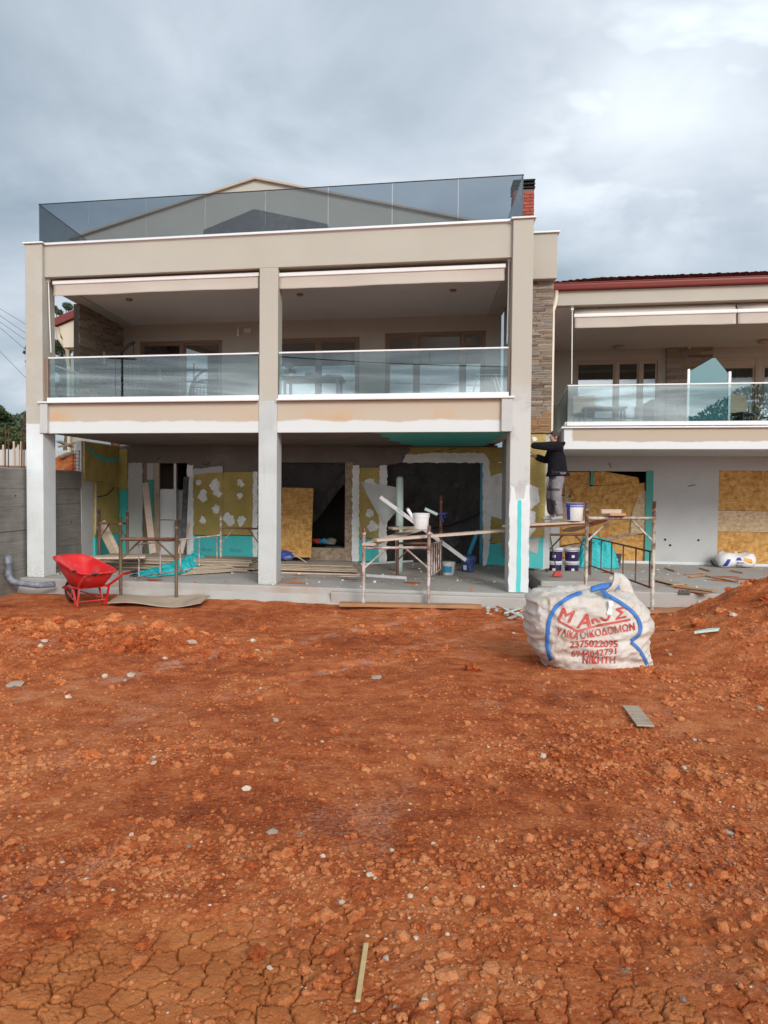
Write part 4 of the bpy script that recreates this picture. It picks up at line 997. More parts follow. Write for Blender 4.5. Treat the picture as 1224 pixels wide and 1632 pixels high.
mb = MB(); mb.prism(ragged([(3.40, .7), (3.40, 1.95), (3.46, 1.9), (3.45, .8)], .02, .08)[::-1], lambda u, v, z: M_(.001+v, u, z), .03, 0.0); hp('foam_bead', mb, 'plaster_cream', ret)
mb = MB(); mb.tube([M_(.04, 3.5, 1.62), M_(.10, 3.9, 1.66), M_(.10, 4.3, 1.80), M_(.05, 4.5, 1.86)], .014); hp('loose_cable', mb, 'wire')
# door lining and frames in the first opening
a, b, z0, z1 = o1
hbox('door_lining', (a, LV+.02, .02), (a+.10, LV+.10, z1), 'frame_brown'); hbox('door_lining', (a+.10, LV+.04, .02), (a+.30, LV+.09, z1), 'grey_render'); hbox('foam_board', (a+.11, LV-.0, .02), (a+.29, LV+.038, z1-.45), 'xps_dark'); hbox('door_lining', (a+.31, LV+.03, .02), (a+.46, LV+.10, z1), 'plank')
ux, _ = q(238, 800); ux2, _ = q(276, 800)
mb = MB(); mb.box((ux-.02+.07, LV+.10, .02), (ux+.03+.07, LV+.16, z1), M_); mb.box((ux2-.02, LV+.10, .02), (ux2+.05, LV+.16, z1), M_); mb.box((b-.05, LV+.10, .02), (b, LV+.16, z1), M_); hp('sliding_door_frame', mb, 'white_metal', bevel=.006)
# middle opening: chipboard lining and sill, dark sheeting
a, b, z0, z1 = o2
hbox('chipboard_lining', (b-.20, LV-.01, .02), (b, LV+.12, z1), 'osb_grey'); mb = MB(); mb.box((uu(494, 800, LV), LV+.03, .02), (b-.205, LV+.08, .34), M_); hp('chipboard_sill', mb, 'osb_grey')
def drape(s, t):
    u = a+.02+(b-.24-a)*s; z = z1-.02-(z1-.95+.9*s)*t*0-(z1-.02)*0
    zb = 1.00 if s < .55 else 1.00+ (s-.55)/.45*1.05
    z = z1-.01+(zb-z1)*t
    return tuple(M_(u, LV+.16+.05*math.sin(s*9+t*3)+.035*float(perlin(s*4, t*5))+.05*t, z))
mb = MB(); mb.sheet(drape, 26, 18); hp('plastic_sheet', mb, 'black_sheet', smooth=True)
a, b, z0, z1 = o3
def drape2(s, t):
    u = a+.01+(b-a-.05)*s; z = z1-.005-(z1-.0)*t
    f = float(fbm(s*3+2, t*2.4+s, 1.3, 4)); return tuple(M_(u, LV+.13+.13*f*min(1, 6*min(s, 1-s, t+.02)), z))
mb = MB(); mb.sheet(drape2, 60, 60); hp('plastic_sheet', mb, 'black_sheet', smooth=True)
hbox('teal_edge', (b-.055, LV-.005, .02), (b-.002, LV+.10, z1), 'label_blue')
def cable_curve(s): return M_(a+.5+(b-a-.55)*s, LV+.0, .98-.10*math.sin(s*math.pi)+.34*s*s)
mb = MB(); mb.tube([cable_curve(i/14) for i in range(15)], .022, 8); hp('hanging_hose', mb, 'wire', smooth=True)
for px, py, l in ((255, 731, -.10), (321, 741, .25), (692, 720, .2), (712, 717, .25), (778, 862, .1)):
    u_, z_ = M_.px(px, py, LV-.08); mb = MB(); mb.tube([M_(u_, LV, z_+.05), M_(u_+l*.4, LV-.1, z_), M_(u_+l, LV-.12, z_+.05 if l > 0 else z_-.05)], .008, 6); hp('cable_stub', mb, 'wire')
# writing on the teal boards
def text_mb(body, size, place, extrude=0.0, shear=0.0, offset=0.0, align='CENTER'):
    c = bpy.data.curves.new('lettering', 'FONT'); c.body = body; c.size = size; c.align_x = align; c.align_y = 'CENTER'; c.offset = offset; c.shear = shear; c.resolution_u = 3; c.extrude = extrude
    o = bpy.data.objects.new('lettering_source', c); COL.objects.link(o); dg = bpy.context.evaluated_depsgraph_get(); me = o.evaluated_get(dg).to_mesh()
    mb = MB(); mb.add([place(v.co.x, v.co.y, v.co.z) for v in me.vertices], [tuple(p.vertices) for p in me.polygons]); o.evaluated_get(dg).to_mesh_clear()
    bpy.data.objects.remove(o); bpy.data.curves.remove(c); return mb
for fb, x, y in ((f1, 329, 876), (f2, 375, 877)):
    u_, z_ = M_.px(x, y, LV-.052); hp('lettering', text_mb('fibran', .15, lambda X, Y, Z: M_(u_+X, LV-.0535, z_+Y), shear=.25), 'label_grey', fb)
# left wing behind: cream wall, red-edged eave and its downpipe
wx0, wx1 = W(113, 600, 24.0).x, W(150, 600, 24.0).x
mb = MB(); mb.box((wx0, 24, 0), (wx1+2.6, 30, 5.9)); hp('wing_wall', mb, 'plaster_cream')
e0, e1 = W(87, 514, 23.4), W(127, 497, 23.4); k = (e1.z-e0.z)/(e1.x-e0.x); e2 = Vector((e1.x+2.2, 23.4, e1.z+2.2*k))
mb = MB(); fr = lambda u, v, z: (u, v, z)
mb.prism([(e0.x, e0.z-.12), (e2.x, e2.z-.12), (e2.x, e2.z+.10), (e0.x, e0.z+.10)], fr, 23.3, 31); hp('wing_roof', mb, 'gutter')
mb = MB(); mb.prism([(e0.x+.22, e0.z-.46), (wx0, e0.z-.74), (e2.x, e0.z-.60), (e2.x, e2.z-.13), (e0.x+.05, e0.z-.125)], fr, 23.45, 23.95); hp('wing_eave', mb, 'plaster_cream')
mb = MB(); pts = [(e0.x+.08, 23.4, e0.z-.15), (e0.x+.12, 23.4, e0.z-.45), (e0.x+.30, 23.6, e0.z-.80), (wx0-.05, 23.85, e0.z-1.05), (wx0-.02, 23.9, e0.z-1.3), (wx0-.02, 23.9, 2.4)]
mb.tube(pts, .06, 10); hp('wing_downpipe', mb, 'cream_pipe', smooth=True)
mb = MB(); mb.box((W(154, 720, 21.2).x-.4, 21.3, 1.9), (W(157, 720, 21.2).x+.3, 21.5, 3.4)); hp('wing_base_wall', mb, 'coat')
# ------------------------------------------------------------------ the house on the right
house2 = root('house', 'lower house on the right with red gutter, glazed balcony and boarded ground floor', 'house', tuple(H_(4, 3, 0)))
def rbox(name, a, b, mat, parent=None, **k):
    mb = MB(); mb.box(a, b, H_); return hp(name, mb, mat, parent or house2, **k)
def rp(px, py, v): return H_.px(px, py, v)
UE = 8.5
zc_ = rp(1050, 682, 0)[1]; zb_ = rp(1050, 716, 0)[1]; zr_ = rp(1050, 613, 0)[1]; zg_ = rp(1050, 672, 0)[1]
SV, UV = 3.45, 4.2
rbox('balcony_slab', (.02, .02, zb_), (UE, UV+.1, zc_-.005), 'slab_edge_right', bevel=.008); rbox('balcony_soffit', (.10, .10, zb_-.02), (UE, SV, zb_-.002), 'grey_render')
rbox('coping', (-.04, -.05, zc_), (UE, .24, zc_+.035), 'white_cap', bevel=.004); rbox('coping', (-.04, .24, zc_), (.22, UV, zc_+.035), 'white_cap', bevel=.004)
us = [.10]+[rp(x, 640, .10)[0] for x in (1009, 1096, 1163)]+[rp(1224, 640, .1)[0]+.5, UE]
r_ = glass_rail(house2, H_, us, .10, zg_, zr_)
HS = Frame((H_(.10, .12, 0).x, H_(.10, .12, 0).y), 10.054, -79.946)
glass_rail(house2, HS, [0, 1.5, 3.0, UV-.2], 0, zg_, zr_)
# upper wall with doors, stone pier
zt2 = rp(1050, 575, UV)[1]; zs2 = rp(1050, 478, 0)[1]
d1 = (rp(914, 620, UV)[0], rp(1052, 620, UV)[0]); d2 = (rp(1134, 620, UV)[0], rp(1208, 620, UV)[0]); d3 = (rp(1211, 620, UV)[0], rp(1211, 620, UV)[0]+1.3)
ztd = rp(1000, 573, UV)[1]
mb = MB(); wall_boxes(mb, H_, -.6, UE, UV, UV+.22, zc_, 6.6, [(d1[0], d1[1], zc_+.02, ztd), (d2[0], d2[1], zc_+.02, ztd), (d3[0], d3[1], zc_+.02, ztd)]); hp('upper_wall', mb, 'plaster', house2)
s1 = rp(982, 620, UV)[0]
win(H_, UV+.03, d1[0], d1[1], ztd, zc_+.02, [s1, s1+(d1[1]-s1)*.55], 'frame_beige', parent=house2, name='balcony_door')
for d_, n_ in ((d2, 0), (d3, 0)): win(H_, UV+.03, d_[0], d_[1], ztd, zc_+.02, [], 'frame_beige', parent=house2, shutter=.16, name='balcony_door', pane='glass')
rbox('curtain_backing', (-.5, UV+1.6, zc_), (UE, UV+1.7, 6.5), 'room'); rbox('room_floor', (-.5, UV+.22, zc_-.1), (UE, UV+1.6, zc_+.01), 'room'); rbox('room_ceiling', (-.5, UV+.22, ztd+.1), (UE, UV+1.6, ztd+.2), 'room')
for d_ in (d2, d3):
    mb = MB(); mb.sheet(lambda s, t: H_(d_[0]+(d_[1]-d_[0])*s, UV+.30+.035*math.sin(s*42+1.5*math.sin(s*9)), zc_+.03+(ztd-.2-zc_)*(1-t)), 90, 3); hp('curtain', mb, 'curtain', house2, smooth=True)
rbox('end_wall', (-.62, SV, -.1), (-.10, UV, 6.5), 'plaster')
p0, p1 = rp(1062, 560, UV)[0], rp(1135, 560, UV)[0]
pr = rbox('stone_pier', (p0, UV-.06, zc_+.03), (p1, UV-.002, 6.4), 'joint')
clad(pr, H_(p0, UV-.06, zc_+.04), H_.du, -H_.n, p1-p0, zc_+.04, 6.38, .085, (.22, .52), .045)
u_, z_ = rp(1098, 550, UV-.15); rbox('wall_lamp', (u_-.04, UV-.22, z_-.10), (u_+.04, UV-.11, z_+.12), 'alu', bevel=.01)
# eave, fascia, gutter, tiles
zf1 = rp(1050, 482.5, 0)[1]; zf0 = rp(1050, 459, 0)[1]
FU0 = rp(882, 470, -.02)[0]
rbox('fascia', (FU0, -.02, zf1), (UE, .22, zf0), 'plaster', bevel=.006)
zc2 = rp(1000, 557, UV)[1]; mb = MB(); mb.hexa([H_(FU0, .22, zf1), H_(UE, .22, zf1), H_(UE, UV+.1, zc2), H_(FU0, UV+.1, zc2), H_(FU0, .22, zf1+.4), H_(UE, .22, zf1+.4), H_(UE, UV+.1, zf1+.4), H_(FU0, UV+.1, zf1+.4)]); hp('eave_soffit', mb, 'soffit', house2)
rbox('end_parapet', (FU0, .22, zf1+.401), (FU0+.1, UV, zf0), 'plaster_cream')
mb = MB(); zg0 = zf0+.002
gp = [(-.12, .00), (-.02, .0), (-.02, .13), (-.10, .14), (-.135, .135), (-.14, .09), (-.13, .02)]
n = len(gp); vs = [H_(FU0-.06, a-.005, zg0+b) for a, b in gp]+[H_(UE, a-.005, zg0+b) for a, b in gp]
mb.add(vs, [tuple(range(n)), tuple(range(2*n-1, n-1, -1))]+[((i+1) % n, i, n+i, n+(i+1) % n) for i in range(n)]); gt = hp('gutter', mb, 'gutter', house2)
mb = MB(); mb.box((FU0-.06, -.155, zg0+.125), (UE, -.13, zg0+.15), H_); hp('gutter_lip', mb, 'gutter', gt, bevel=.008)
tz = zg0+.12; PIT = math.tan(R(15.9))
rf_ = MB(); rf_.add([H_(FU0, .0, tz-.01), H_(UE, .0, tz-.01), H_(UE, 4.2, tz-.01+4.2*PIT), H_(FU0+1.6, 4.2, tz-.01+4.2*PIT), H_(FU0, .9, tz-.01+.9*PIT)], [(0, 1, 2, 3, 4)]); roof2 = hp('roof', rf_, 'brick_joint', house2)
tb = MB(); nseg = 7
def til(s, t):
    a = math.pi*s; w = .098*(1-.10*t); return (-w*math.cos(a), t*.44, .062*math.sin(a)+.02*(1-t))
tb.sheet(til, nseg, 1); TM = mesh_of('tile', tb, MT['tile'], True)
cb_ = MB(); cb_.sheet(lambda s, t: (-.10+.2*s, t*.44, .012-.03*math.sin(math.pi*s)+.012*(1-t)), 5, 1); TC = mesh_of('tile', cb_, MT['tile'], True)
rotm = Matrix(((H_.du.x, H_.dv.x*math.cos(math.atan(PIT)), 0, 0), (H_.du.y, H_.dv.y*math.cos(math.atan(PIT)), 0, 0), (0, math.sin(math.atan(PIT)), 1, 0), (0, 0, 0, 1)))
rot3 = rotm.to_3x3()
org2 = Vector(ORG[house2.name])
for row in range(11):
    v = -.07+row*.36; u = FU0+.06+max(0, v-.9)*.5
    while u < 6.3:
        for me, du in ((TM, 0),):
            o = bpy.data.objects.new('tile', me); COL.objects.link(o); o.parent = roof2
            p = H_(u+du+random.uniform(-.006, .006), v+random.uniform(-.01, .01), tz+(v)*PIT+random.uniform(-.004, .006)); o.matrix_basis = Matrix.Translation(p-org2) @ rotm
        u += .22
    if row >= 3: pass
mb = MB(); mb.tube([H_(FU0+.06, -.08, zg0+.01), H_(FU0+.06, -.08, zg0-.15), H_(FU0+.03, -.10, zg0-.32), H_(FU0-.01, -.14, zg0-.45), H_(FU0-.01, -.15, zg0-.6), H_(FU0-.01, -.15, 3.0)], .045, 12)
hp('downpipe', mb, 'cream_pipe', house2, smooth=True)
AV2 = .12
q2 = lambda x, y: H_.px(x, y, AV2)
zaw = q2(1050, 500)[1]
awning(H_, house2, q2(916, 505)[0], q2(1173, 490)[0], AV2, zaw, .25, (q2(912, 495), q2(911, 612)), zf1)
awning(H_, house2, q2(1176, 490)[0], UE-.5, AV2, zaw, .25, None, zf1)
for px, py in ((986, 538), (1217, 529)):
    d = ray(px, py); t = (zf1-EYE)/d.z; p = d*t
    if H_.uv(p)[1] > UV-.2: p = H_(H_.uv(p)[0], UV-.5, 0)
    mb = MB(); mb.lathe([(0, -.10), (.10, -.085), (.14, -.04), (.15, .002)], 24, (p.x, p.y, zf1+(zc2-zf1)*min(1, max(0, (H_.uv(p)[1]-.22)/(UV-.12)))-.004)); hp('ceiling_lamp', mb, 'frame_beige', house2, smooth=True)
# frosted screen between the two balconies, set across the balcony edge
g0, g1 = rp(1099, 620, .32)[0], rp(1160, 620, .32)[0]
mb = MB(); zz = lambda y: rp(1130, y, .32)[1]
mb.prism([(g0, zg_-.05), (g1, zg_-.05), (g1, zz(596)), (g0+.66*(g1-g0), zz(571)), (g0+.58*(g1-g0), zz(571)), (g0, zz(591))], H_, .31, .33); sc_ = hp('frosted_screen', mb, 'frosted', house2)
rbox('screen_post', (g0-.05, .29, zg_-.07), (g0-.004, .35, zz(588)), 'alu', sc_); rbox('screen_post', (g1+.004, .29, zg_-.07), (g1+.055, .35, zz(593)), 'alu', sc_)
# ground floor wall
o4 = (rp(893, 800, SV)[0], rp(1035, 800, SV)[0], .01, rp(970, 751, SV)[1]); o5 = (rp(1145, 800, SV)[0], rp(1145, 800, SV)[0]+2.4, .01, rp(1190, 750, SV)[1])
mb = MB(); wall_boxes(mb, H_, -.62, UE, SV, SV+.25, -.05, zb_+.2, [o4, o5]); hp('ground_wall', mb, 'grey_render', house2)
rbox('room_dark_panel', (-.5, SV+1.5, -.05), (UE, SV+1.6, zb_+.2), 'black')  # near-black panel: the dark behind the openings is put into its colour
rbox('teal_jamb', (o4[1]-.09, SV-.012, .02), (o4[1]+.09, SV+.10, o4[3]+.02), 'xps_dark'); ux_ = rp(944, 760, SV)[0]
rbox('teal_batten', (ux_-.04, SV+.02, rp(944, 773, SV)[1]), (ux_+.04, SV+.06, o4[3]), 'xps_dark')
def sheetp(name, mat, pts, v, th=.018, label=None):
    mb = MB(); mb.prism([rp(x, y, v) for x, y in pts], H_, v, v+th); o = hp(name, mb, mat, house2)
    if label: o['label'] = label
    return o
B = 'chipboard_sheet'
sheetp(B, 'osb', [(893, 789), (940, 791), (940, 752), (893, 752)], SV+.09); sheetp(B, 'osb', [(945, 774), (1019, 770), (1017, 761), (960, 751), (945, 753)], SV+.085)
sheetp(B, 'osb', [(905, 822), (1029, 817), (1027, 769.5), (912, 777)], SV+.05); sheetp(B, 'osb_pale', [(893, 836), (911, 836), (911, 792), (893, 790)], SV+.065)
sheetp(B, 'osb_pale', [(1004, 850), (1030, 850), (1030, 782), (1018, 788), (1008, 815)], SV+.03); sheetp(B, 'osb', [(893, 870), (1028, 846), (1030, 817.5), (893, 822)], SV+.07)
sheetp(B, 'osb_grey', [(893, 872), (960, 858), (1024, 845), (1024, 850), (893, 880)], SV+.045); sheetp(B, 'osb', [(893, 900), (1028, 898), (1028, 851), (950, 862), (893, 880)], SV+.06)
sheetp(B, 'osb_pale', [(900, 775), (906, 775), (906, 800), (900, 800)], SV+.04)
u0 = o5[0]; zA, zB = rp(1180, 814, SV)[1], rp(1180, 848, SV)[1]
mb = MB(); mb.box((u0+.01, SV+.06, zA+.004), (o5[1]-.01, SV+.08, o5[3]), H_); hp(B, mb, 'osb', house2); mb = MB(); mb.box((u0+.01, SV+.045, zB+.004), (o5[1]-.01, SV+.065, zA-.004), H_); hp(B, mb, 'osb_pale', house2)
mb = MB(); mb.box((u0+.01, SV+.06, .02), (o5[1]-.01, SV+.08, zB-.004), H_); hp(B, mb, 'osb', house2)
mb = MB(); mb.box((-.2, SV-.02, .0), (UE, SV-.002, .07), H_); hp('base_strip', mb, 'coat', house2)
for px, py in ((1060, 860), (1113, 861), (1068, 869)):
    u_, z_ = rp(px, py, SV); mb = MB(); p = H_(u_, SV-.004, z_); mb.tube([H_(u_, SV-.006, z_), H_(u_, SV-.001, z_)], .03, 12); hp('wall_hole_dark', mb, 'black', house2)  # black discs set on the wall, painted dark in place of open holes
for px, py, dx, dz in ((971, 738, .04, -.13), (1097, 775, .16, .04), (900, 725, .02, -.14)):
    u_, z_ = rp(px, py, SV); mb = MB(); mb.tube([H_(u_, SV, z_), H_(u_+dx*.3, SV-.07, z_+dz*.4), H_(u_+dx, SV-.09, z_+dz)], .009, 6); hp('cable_stub', mb, 'wire', house2)
# low concrete step left of the side terrace
a, b = G(862, 922, 0.12), G(931, 922, .12)
mb = MB(); mb.box((a.x-.05, a.y-.25, -.40), (b.x+.35, a.y+1.7, .10)); o = mk('step', mb, MT['concrete'], bevel=.025, seg=2); tag(o, kind='structure')
# ------------------------------------------------------------------ retaining wall at the left, with its rods
RV0, RV1 = -3.2, 3.38
rw = root('retaining_wall', 'dark board-marked concrete retaining wall left of the white column', 'wall', tuple(M_(-.2, 0, -.4)))
zb = -.4; zs = [-.4, .16, .50, .98, 1.47, 1.83, 2.25]
for i, (a, b) in enumerate(zip(zs, zs[1:])):
    for j, (v0, v1) in enumerate(((RV0, -1.0), (-.998, 1.35), (1.352, RV1))):
        mb = MB(); e = .006*((i*3+j*2) % 4); mb.box((-.32, v0, a+.003), (-.075+e, v1, b), M_); mk('cast_band', mb, MT['formed'], rw, bevel=.006)
mb = MB(); mb.box((-.32, RV0, 2.251), (-.10, RV1, 2.262), M_); mk('rough_top', mb, MT['concrete'], rw)
for px, py in ((24, 790), (24, 832), (80, 785), (113, 832)):
    u, v = M_.uv(G(px, py, -1)); d = ray(px, py); n = M_.du; o_ = M_(-.070, 0, 0); nn = Vector((M_.dv.y, -M_.dv.x, 0)); t = nn.dot(o_-Vector((0, 0, 0)))/nn.dot(d); p = d*t+Vector((0, 0, EYE))
    mb = MB(); mb.tube([p-nn*.01, p+nn*.012], .018, 8); mk('tie_hole_dark', mb, MT['black'], rw)  # black disc on the face, its colour stands for the hole's shade
# rebar standing out of the wall top, in the gap beside the column
rc = root('rebar_cage', 'rusty rebar cage standing on the retaining wall beside the unfinished corner', 'rebar cage', tuple(M_(-.2, 3.0, 2.25)))
for du in (-.28, -.12):
    for v in (2.75, 2.95, 3.15, 3.33):
        mb = MB(); p = M_(du, v, 2.2); mb.tube([p, p+Vector((.01, 0, .62+.14*math.sin(v*9)))], .009, 6); mk('rod', mb, MT['rebar'], rc)
for k in range(6):
    z = 2.32+.085*k; mb = MB(); mb.tube([M_(-.30, 2.70, z), M_(-.10, 2.70, z), M_(-.10, 3.36, z+.01), M_(-.30, 3.36, z+.01), M_(-.30, 2.70, z)], .006, 6); mk('stirrup', mb, MT['rebar'], rc)
for k, (x, y, hgt) in enumerate(((8, 19.5, 1.0), (13, 19.5, .9), (34, 20.5, .95), (38, 20.5, 1.3))):
    a = W(x, 745, y); mb = MB()
    mb.tube([(a.x, y, 1.9), (a.x+.02, y, a.z+hgt*1.1)], .014, 6); o = mk('rebar_rod', mb, MT['rebar']); tag(o, ['thin rusty rod leaning by the far left edge of the picture', 'second rusty rod from the left above the dark retaining wall', 'rusty rod just left of the white column', 'tall rusty rod touching the edge of the white column'][k], 'rebar')
# far low wall and stakes on the upper ground
a, b = W(-60, 735, 27), W(42, 735, 27)
mb = MB(); mb.box((a.x-3, 27, 1.8), (b.x+4, 27.3, W(20, 717, 27).z)); o = mk('far_wall', mb, MT['grey_render'], bevel=.01); tag(o, 'pale grey block wall on the higher ground behind the retaining wall', 'wall')
for k, px in enumerate((4, 21, 28, 33)):
    p = W(px, 717, 26.8); mb = MB(); mb.tube([(p.x, 26.85, 2.2), (p.x, 26.85, p.z+.18+.12*(k % 2))], .035, 6); o = mk('stake', mb, MT['plank_pink']); tag(o, ['leftmost', 'second', 'third', 'rightmost'][k] + ' of the four pinkish stakes along the pale grey block wall', 'stake', 'stakes along the far grey wall')
# boards lying on the bank in the gap
for k, (x0, y0, x1, y1) in enumerate(((92, 703, 116, 712), (95, 712, 118, 706), (96, 728, 112, 722))):
    mb = MB(); mb.bar(W(x0, y0, 21.3), W(x1, y1, 21.6), .22, .05); o = mk('loose_board', mb, MT['plank'], bevel=.005); tag(o, ['upper tan board lying on the earth bank behind the left column', 'tan board crossing another on the earth bank behind the left column', 'lower short board on the earth bank behind the rebar'][k], 'board')
# ------------------------------------------------------------------ drain pipe
pz = -.12
p0 = G(14, 930, pz); Yp = 15.2
A, B, C_ = W(14, 887, Yp), W(14, 920, Yp), W(88, 931, Yp+.1)
t = root('drain_pipe', 'grey plastic drain pipe with an upright elbow at the foot of the white column', 'pipe', (B.x, Yp, -.3))
mb = MB(); pts = [A, W(14, 915, Yp)] + [Vector((B.x+.17*(1-math.cos(a)), Yp, W(14, 915, Yp).z-.17*math.sin(a))) for a in (.3, .6, .9, 1.2, 1.57)] + [W(60, 933, Yp), C_]
mb.tube(pts, .062, 16); mk('pipe', mb, MT['pvc'], t, smooth=True)
mb = MB(); mb.tube([A+Vector((0, 0, -.13)), A+Vector((0, 0, .005))], .075, 16); mb.tube([A, A+Vector((0, 0, .03))], .05, 14); mb.tube([W(14, 916, Yp)+Vector((0, 0, -.02)), W(14, 916, Yp)+Vector((0, 0, .02))], .073, 16); mk('socket', mb, MT['pvc'], t)
# ------------------------------------------------------------------ lumber
def plank(name, a, b, w, th, mat, label, cat='plank', group=None, up=(0, 0, 1), bow=0.0):
    mb = MB(); a, b = Vector(a), Vector(b)
    if bow:
        n = 10; d = (b-a).normalized(); sd = d.cross(Vector(up)).normalized(); u2 = sd.cross(d)
        vs = []; fs = []
        for i in range(n+1):
            q = a+(b-a)*(i/n)+u2*(bow*math.sin(math.pi*i/n))
            for s_, t_ in ((-1, -1), (1, -1), (1, 1), (-1, 1)): vs.append(q+sd*s_*w/2+u2*t_*th/2)
        for i in range(n):
            for k in range(4): fs.append((i*4+k, i*4+(k+1) % 4, i*4+4+(k+1) % 4, i*4+4+k))
        fs += [(3, 2, 1, 0), (n*4, n*4+1, n*4+2, n*4+3)]; mb.add(vs, fs)
    else: mb.bar(a, b, w, th, up)
    o = mk(name, mb, MT[mat], bevel=.004); tag(o, label, cat, group); return o
# boards stacked on the terrace
ORD = ['second', 'third', 'fourth', 'fifth', 'sixth', 'seventh', 'lowest']
def stack(x0, x1, y, n, label_top, label, grp, th=.037, depth=.75, zb=.0):
    p0, p1 = G(x0, y, zb), G(x1, y, zb); (u0, v0), (u1, v1) = M_.uv(p0), M_.uv(p1); v = (v0+v1)/2
    z = zb+.003
    for i in range(n):
        e0, e1 = random.uniform(-.12, .14), random.uniform(-.16, .12); dv = random.uniform(-.07, .07); mb = MB()
        sk = random.uniform(-.03, .03)
        mb.hexa([M_(u0+e0, v+dv, z), M_(u1+e1, v+dv+sk, z), M_(u1+e1, v+dv+depth+sk, z), M_(u0+e0, v+dv+depth, z), M_(u0+e0, v+dv, z+th*.85), M_(u1+e1, v+dv+sk, z+th*.85), M_(u1+e1, v+dv+depth+sk, z+th*.85), M_(u0+e0, v+dv+depth, z+th*.85)])
        top = i == n-1
        o = mk('board', mb, MT[random.choice(('plank_grey', 'plank', 'plank_grey', 'plank_pink'))], bevel=.003); tag(o, label_top if top else (('lowest' if i == 0 else ORD[n-2-i]) + (' board' if i == 0 else ' board from the top') + ' ' + label), 'board', grp); z += th
    return z
stack(140, 408, 910, 8, 'topmost board of the long stack on the terrace behind the wheelbarrow', 'of the long grimy stack behind the wheelbarrow', 'boards in the stack behind the wheelbarrow')
stack(330, 574, 914, 6, 'topmost board of the stack in front of the middle doorway', 'of the grimy stack before the middle doorway', 'boards in the stack before the middle doorway', depth=.62)
a, b = G(97, 884, .40), G(232, 882, .40)
plank('board', (a.x, a.y, .33), (b.x, b.y, .33), .5, .04, 'plank_pink', 'wide pale board bridging from the white column to the board stack', 'board')
# planks carrying and carried by the scaffolds
gz1 = lambda x, y: float(gz(x, y, False))
YF = 14.02
a, b = W(541, 970, YF), W(766, 977, YF); zz = gz1(0, YF)+.06
plank('ground_plank', (a.x, YF, zz), (b.x, YF-.06, zz-.01), .26, .06, 'plank_red', 'orange soil-stained plank under the middle scaffold frame', 'plank')
a, b = W(1005, 985, 13.2), W(1096, 988, 13.2)
plank('ground_plank', (a.x, 13.2, gz1(a.x, 13.2)+.05), (b.x, 13.15, gz1(b.x, 13.15)+.05), .24, .05, 'plank_red', 'short reddish plank under the right scaffold post behind the bag', 'plank')
# bent sheet of old board under the left scaffold
def bent(s, t):
    x = W(183+150*s, 950, 14.4).x; y = 14.0+.75*t-.25*s; e = gz1(x, y)
    return (x, y, max(e, -.28)+.05+.07*math.sin(s*math.pi*1.0+.3)*t+.10*max(0, s-.75)*4*(.3+t*.4)+.03*math.sin(7*s+t*2))
mb = MB(); mb.sheet(bent, 24, 6); o = mk('warped_board', mb, MT['plank'], thick=.018); tag(o, 'warped brown sheet of board lying under the left scaffold legs', 'board')
# ------------------------------------------------------------------ scaffolds
def post(px, pyt, Y, zfoot, parent, mat, r=.033, lean=0.0):
    t_ = W(px, pyt, Y); mb = MB(); mb.tube([(t_.x+lean, Y, zfoot), (t_.x, Y, t_.z)], r, 10); mb.tube([(t_.x, Y, t_.z-.16), (t_.x, Y, t_.z-.10)], r*1.22, 10)
    mk('post', mb, MT[mat], parent, smooth=True); return t_.x
def tubep(name, a, b, r, parent, mat, mid=None):
    mb = MB(); mb.tube([a]+([mid] if mid else [])+[b], r, 8); return mk(name, mb, MT[mat], parent, smooth=True)
def frame(parent, pxl, pxr, pyt, pyb, YL, YR, zl, zr, mat, matp=None, braces=True, drop=.38):
    xl = post(pxl, pyt[0] if isinstance(pyt, tuple) else pyt, YL, zl, parent, matp or mat); xr = post(pxr, pyt if not isinstance(pyt, tuple) else pyt[1], YR, zr, parent, matp or mat)
    za, zb_ = W(pxl, pyb, YL).z, W(pxr, pyb, YR).z
    A_, B_ = Vector((xl, YL, za)), Vector((xr, YR, zb_)); d = B_-A_
    tubep('crossbar', A_, B_, .027, parent, mat)
    if braces:
        tubep('brace', A_+Vector((0, 0, -drop)), A_+d*.36+Vector((0, 0, -.01)), .018, parent, mat); tubep('brace', B_+Vector((0, 0, -drop)), B_-d*.36+Vector((0, 0, -.01)), .018, parent, mat)
    return A_, B_
def guard(parent, a, b, h, n, mat, r=.017):
    a, b = Vector(a), Vector(b)
    mb = MB(); mb.tube([a, b], r, 8); mb.tube([a-Vector((0, 0, h)), b-Vector((0, 0, h))], r, 8); o = mk('guard_rail', mb, MT[mat], parent, smooth=True)
    for i in range(n):
        p = a+(b-a)*((i+.15)/(n-.7)); mb = MB(); mb.tube([p, p-Vector((0, 0, h))], r*.85, 8); mk('rung', mb, MT[mat], o, smooth=True)
ms = root('scaffold_tower', 'grey paint-flecked scaffold frame standing in front of the right-hand opening', 'scaffold', (0.2, 14.5, -.2))
A_, B_ = frame(ms, 580, 684, 838, 873, YF, YF, zz+.03, zz+.03, 'sc_grey')
YB = 16.9
C2, D2 = frame(ms, 634, 703, 838, 866, YB, YB, 0, 0, 'sc_brown', None, True)
guard(ms, B_+Vector((0, 0, .05)), D2+Vector((0, 0, .06)), .62, 6, 'sc_grey')
xr = post(703, 790, YB+.05, 0, ms, 'sc_brown', .03)
ls = root('scaffold_tower', 'olive rusty scaffold frame behind the red wheelbarrow', 'scaffold', (-4.5, 14.6, -.2))
A3, B3 = frame(ls, 192, 281, (823, 829), 860, 14.65, 14.45, gz1(-5, 14.6)+.06, gz1(-4, 14.4)+.06, 'sc_olive')
tubep('crossbar', A3+Vector((.02, -.02, .012)), B3+Vector((-.02, -.02, .008)), .034, ls, 'sc_brown')
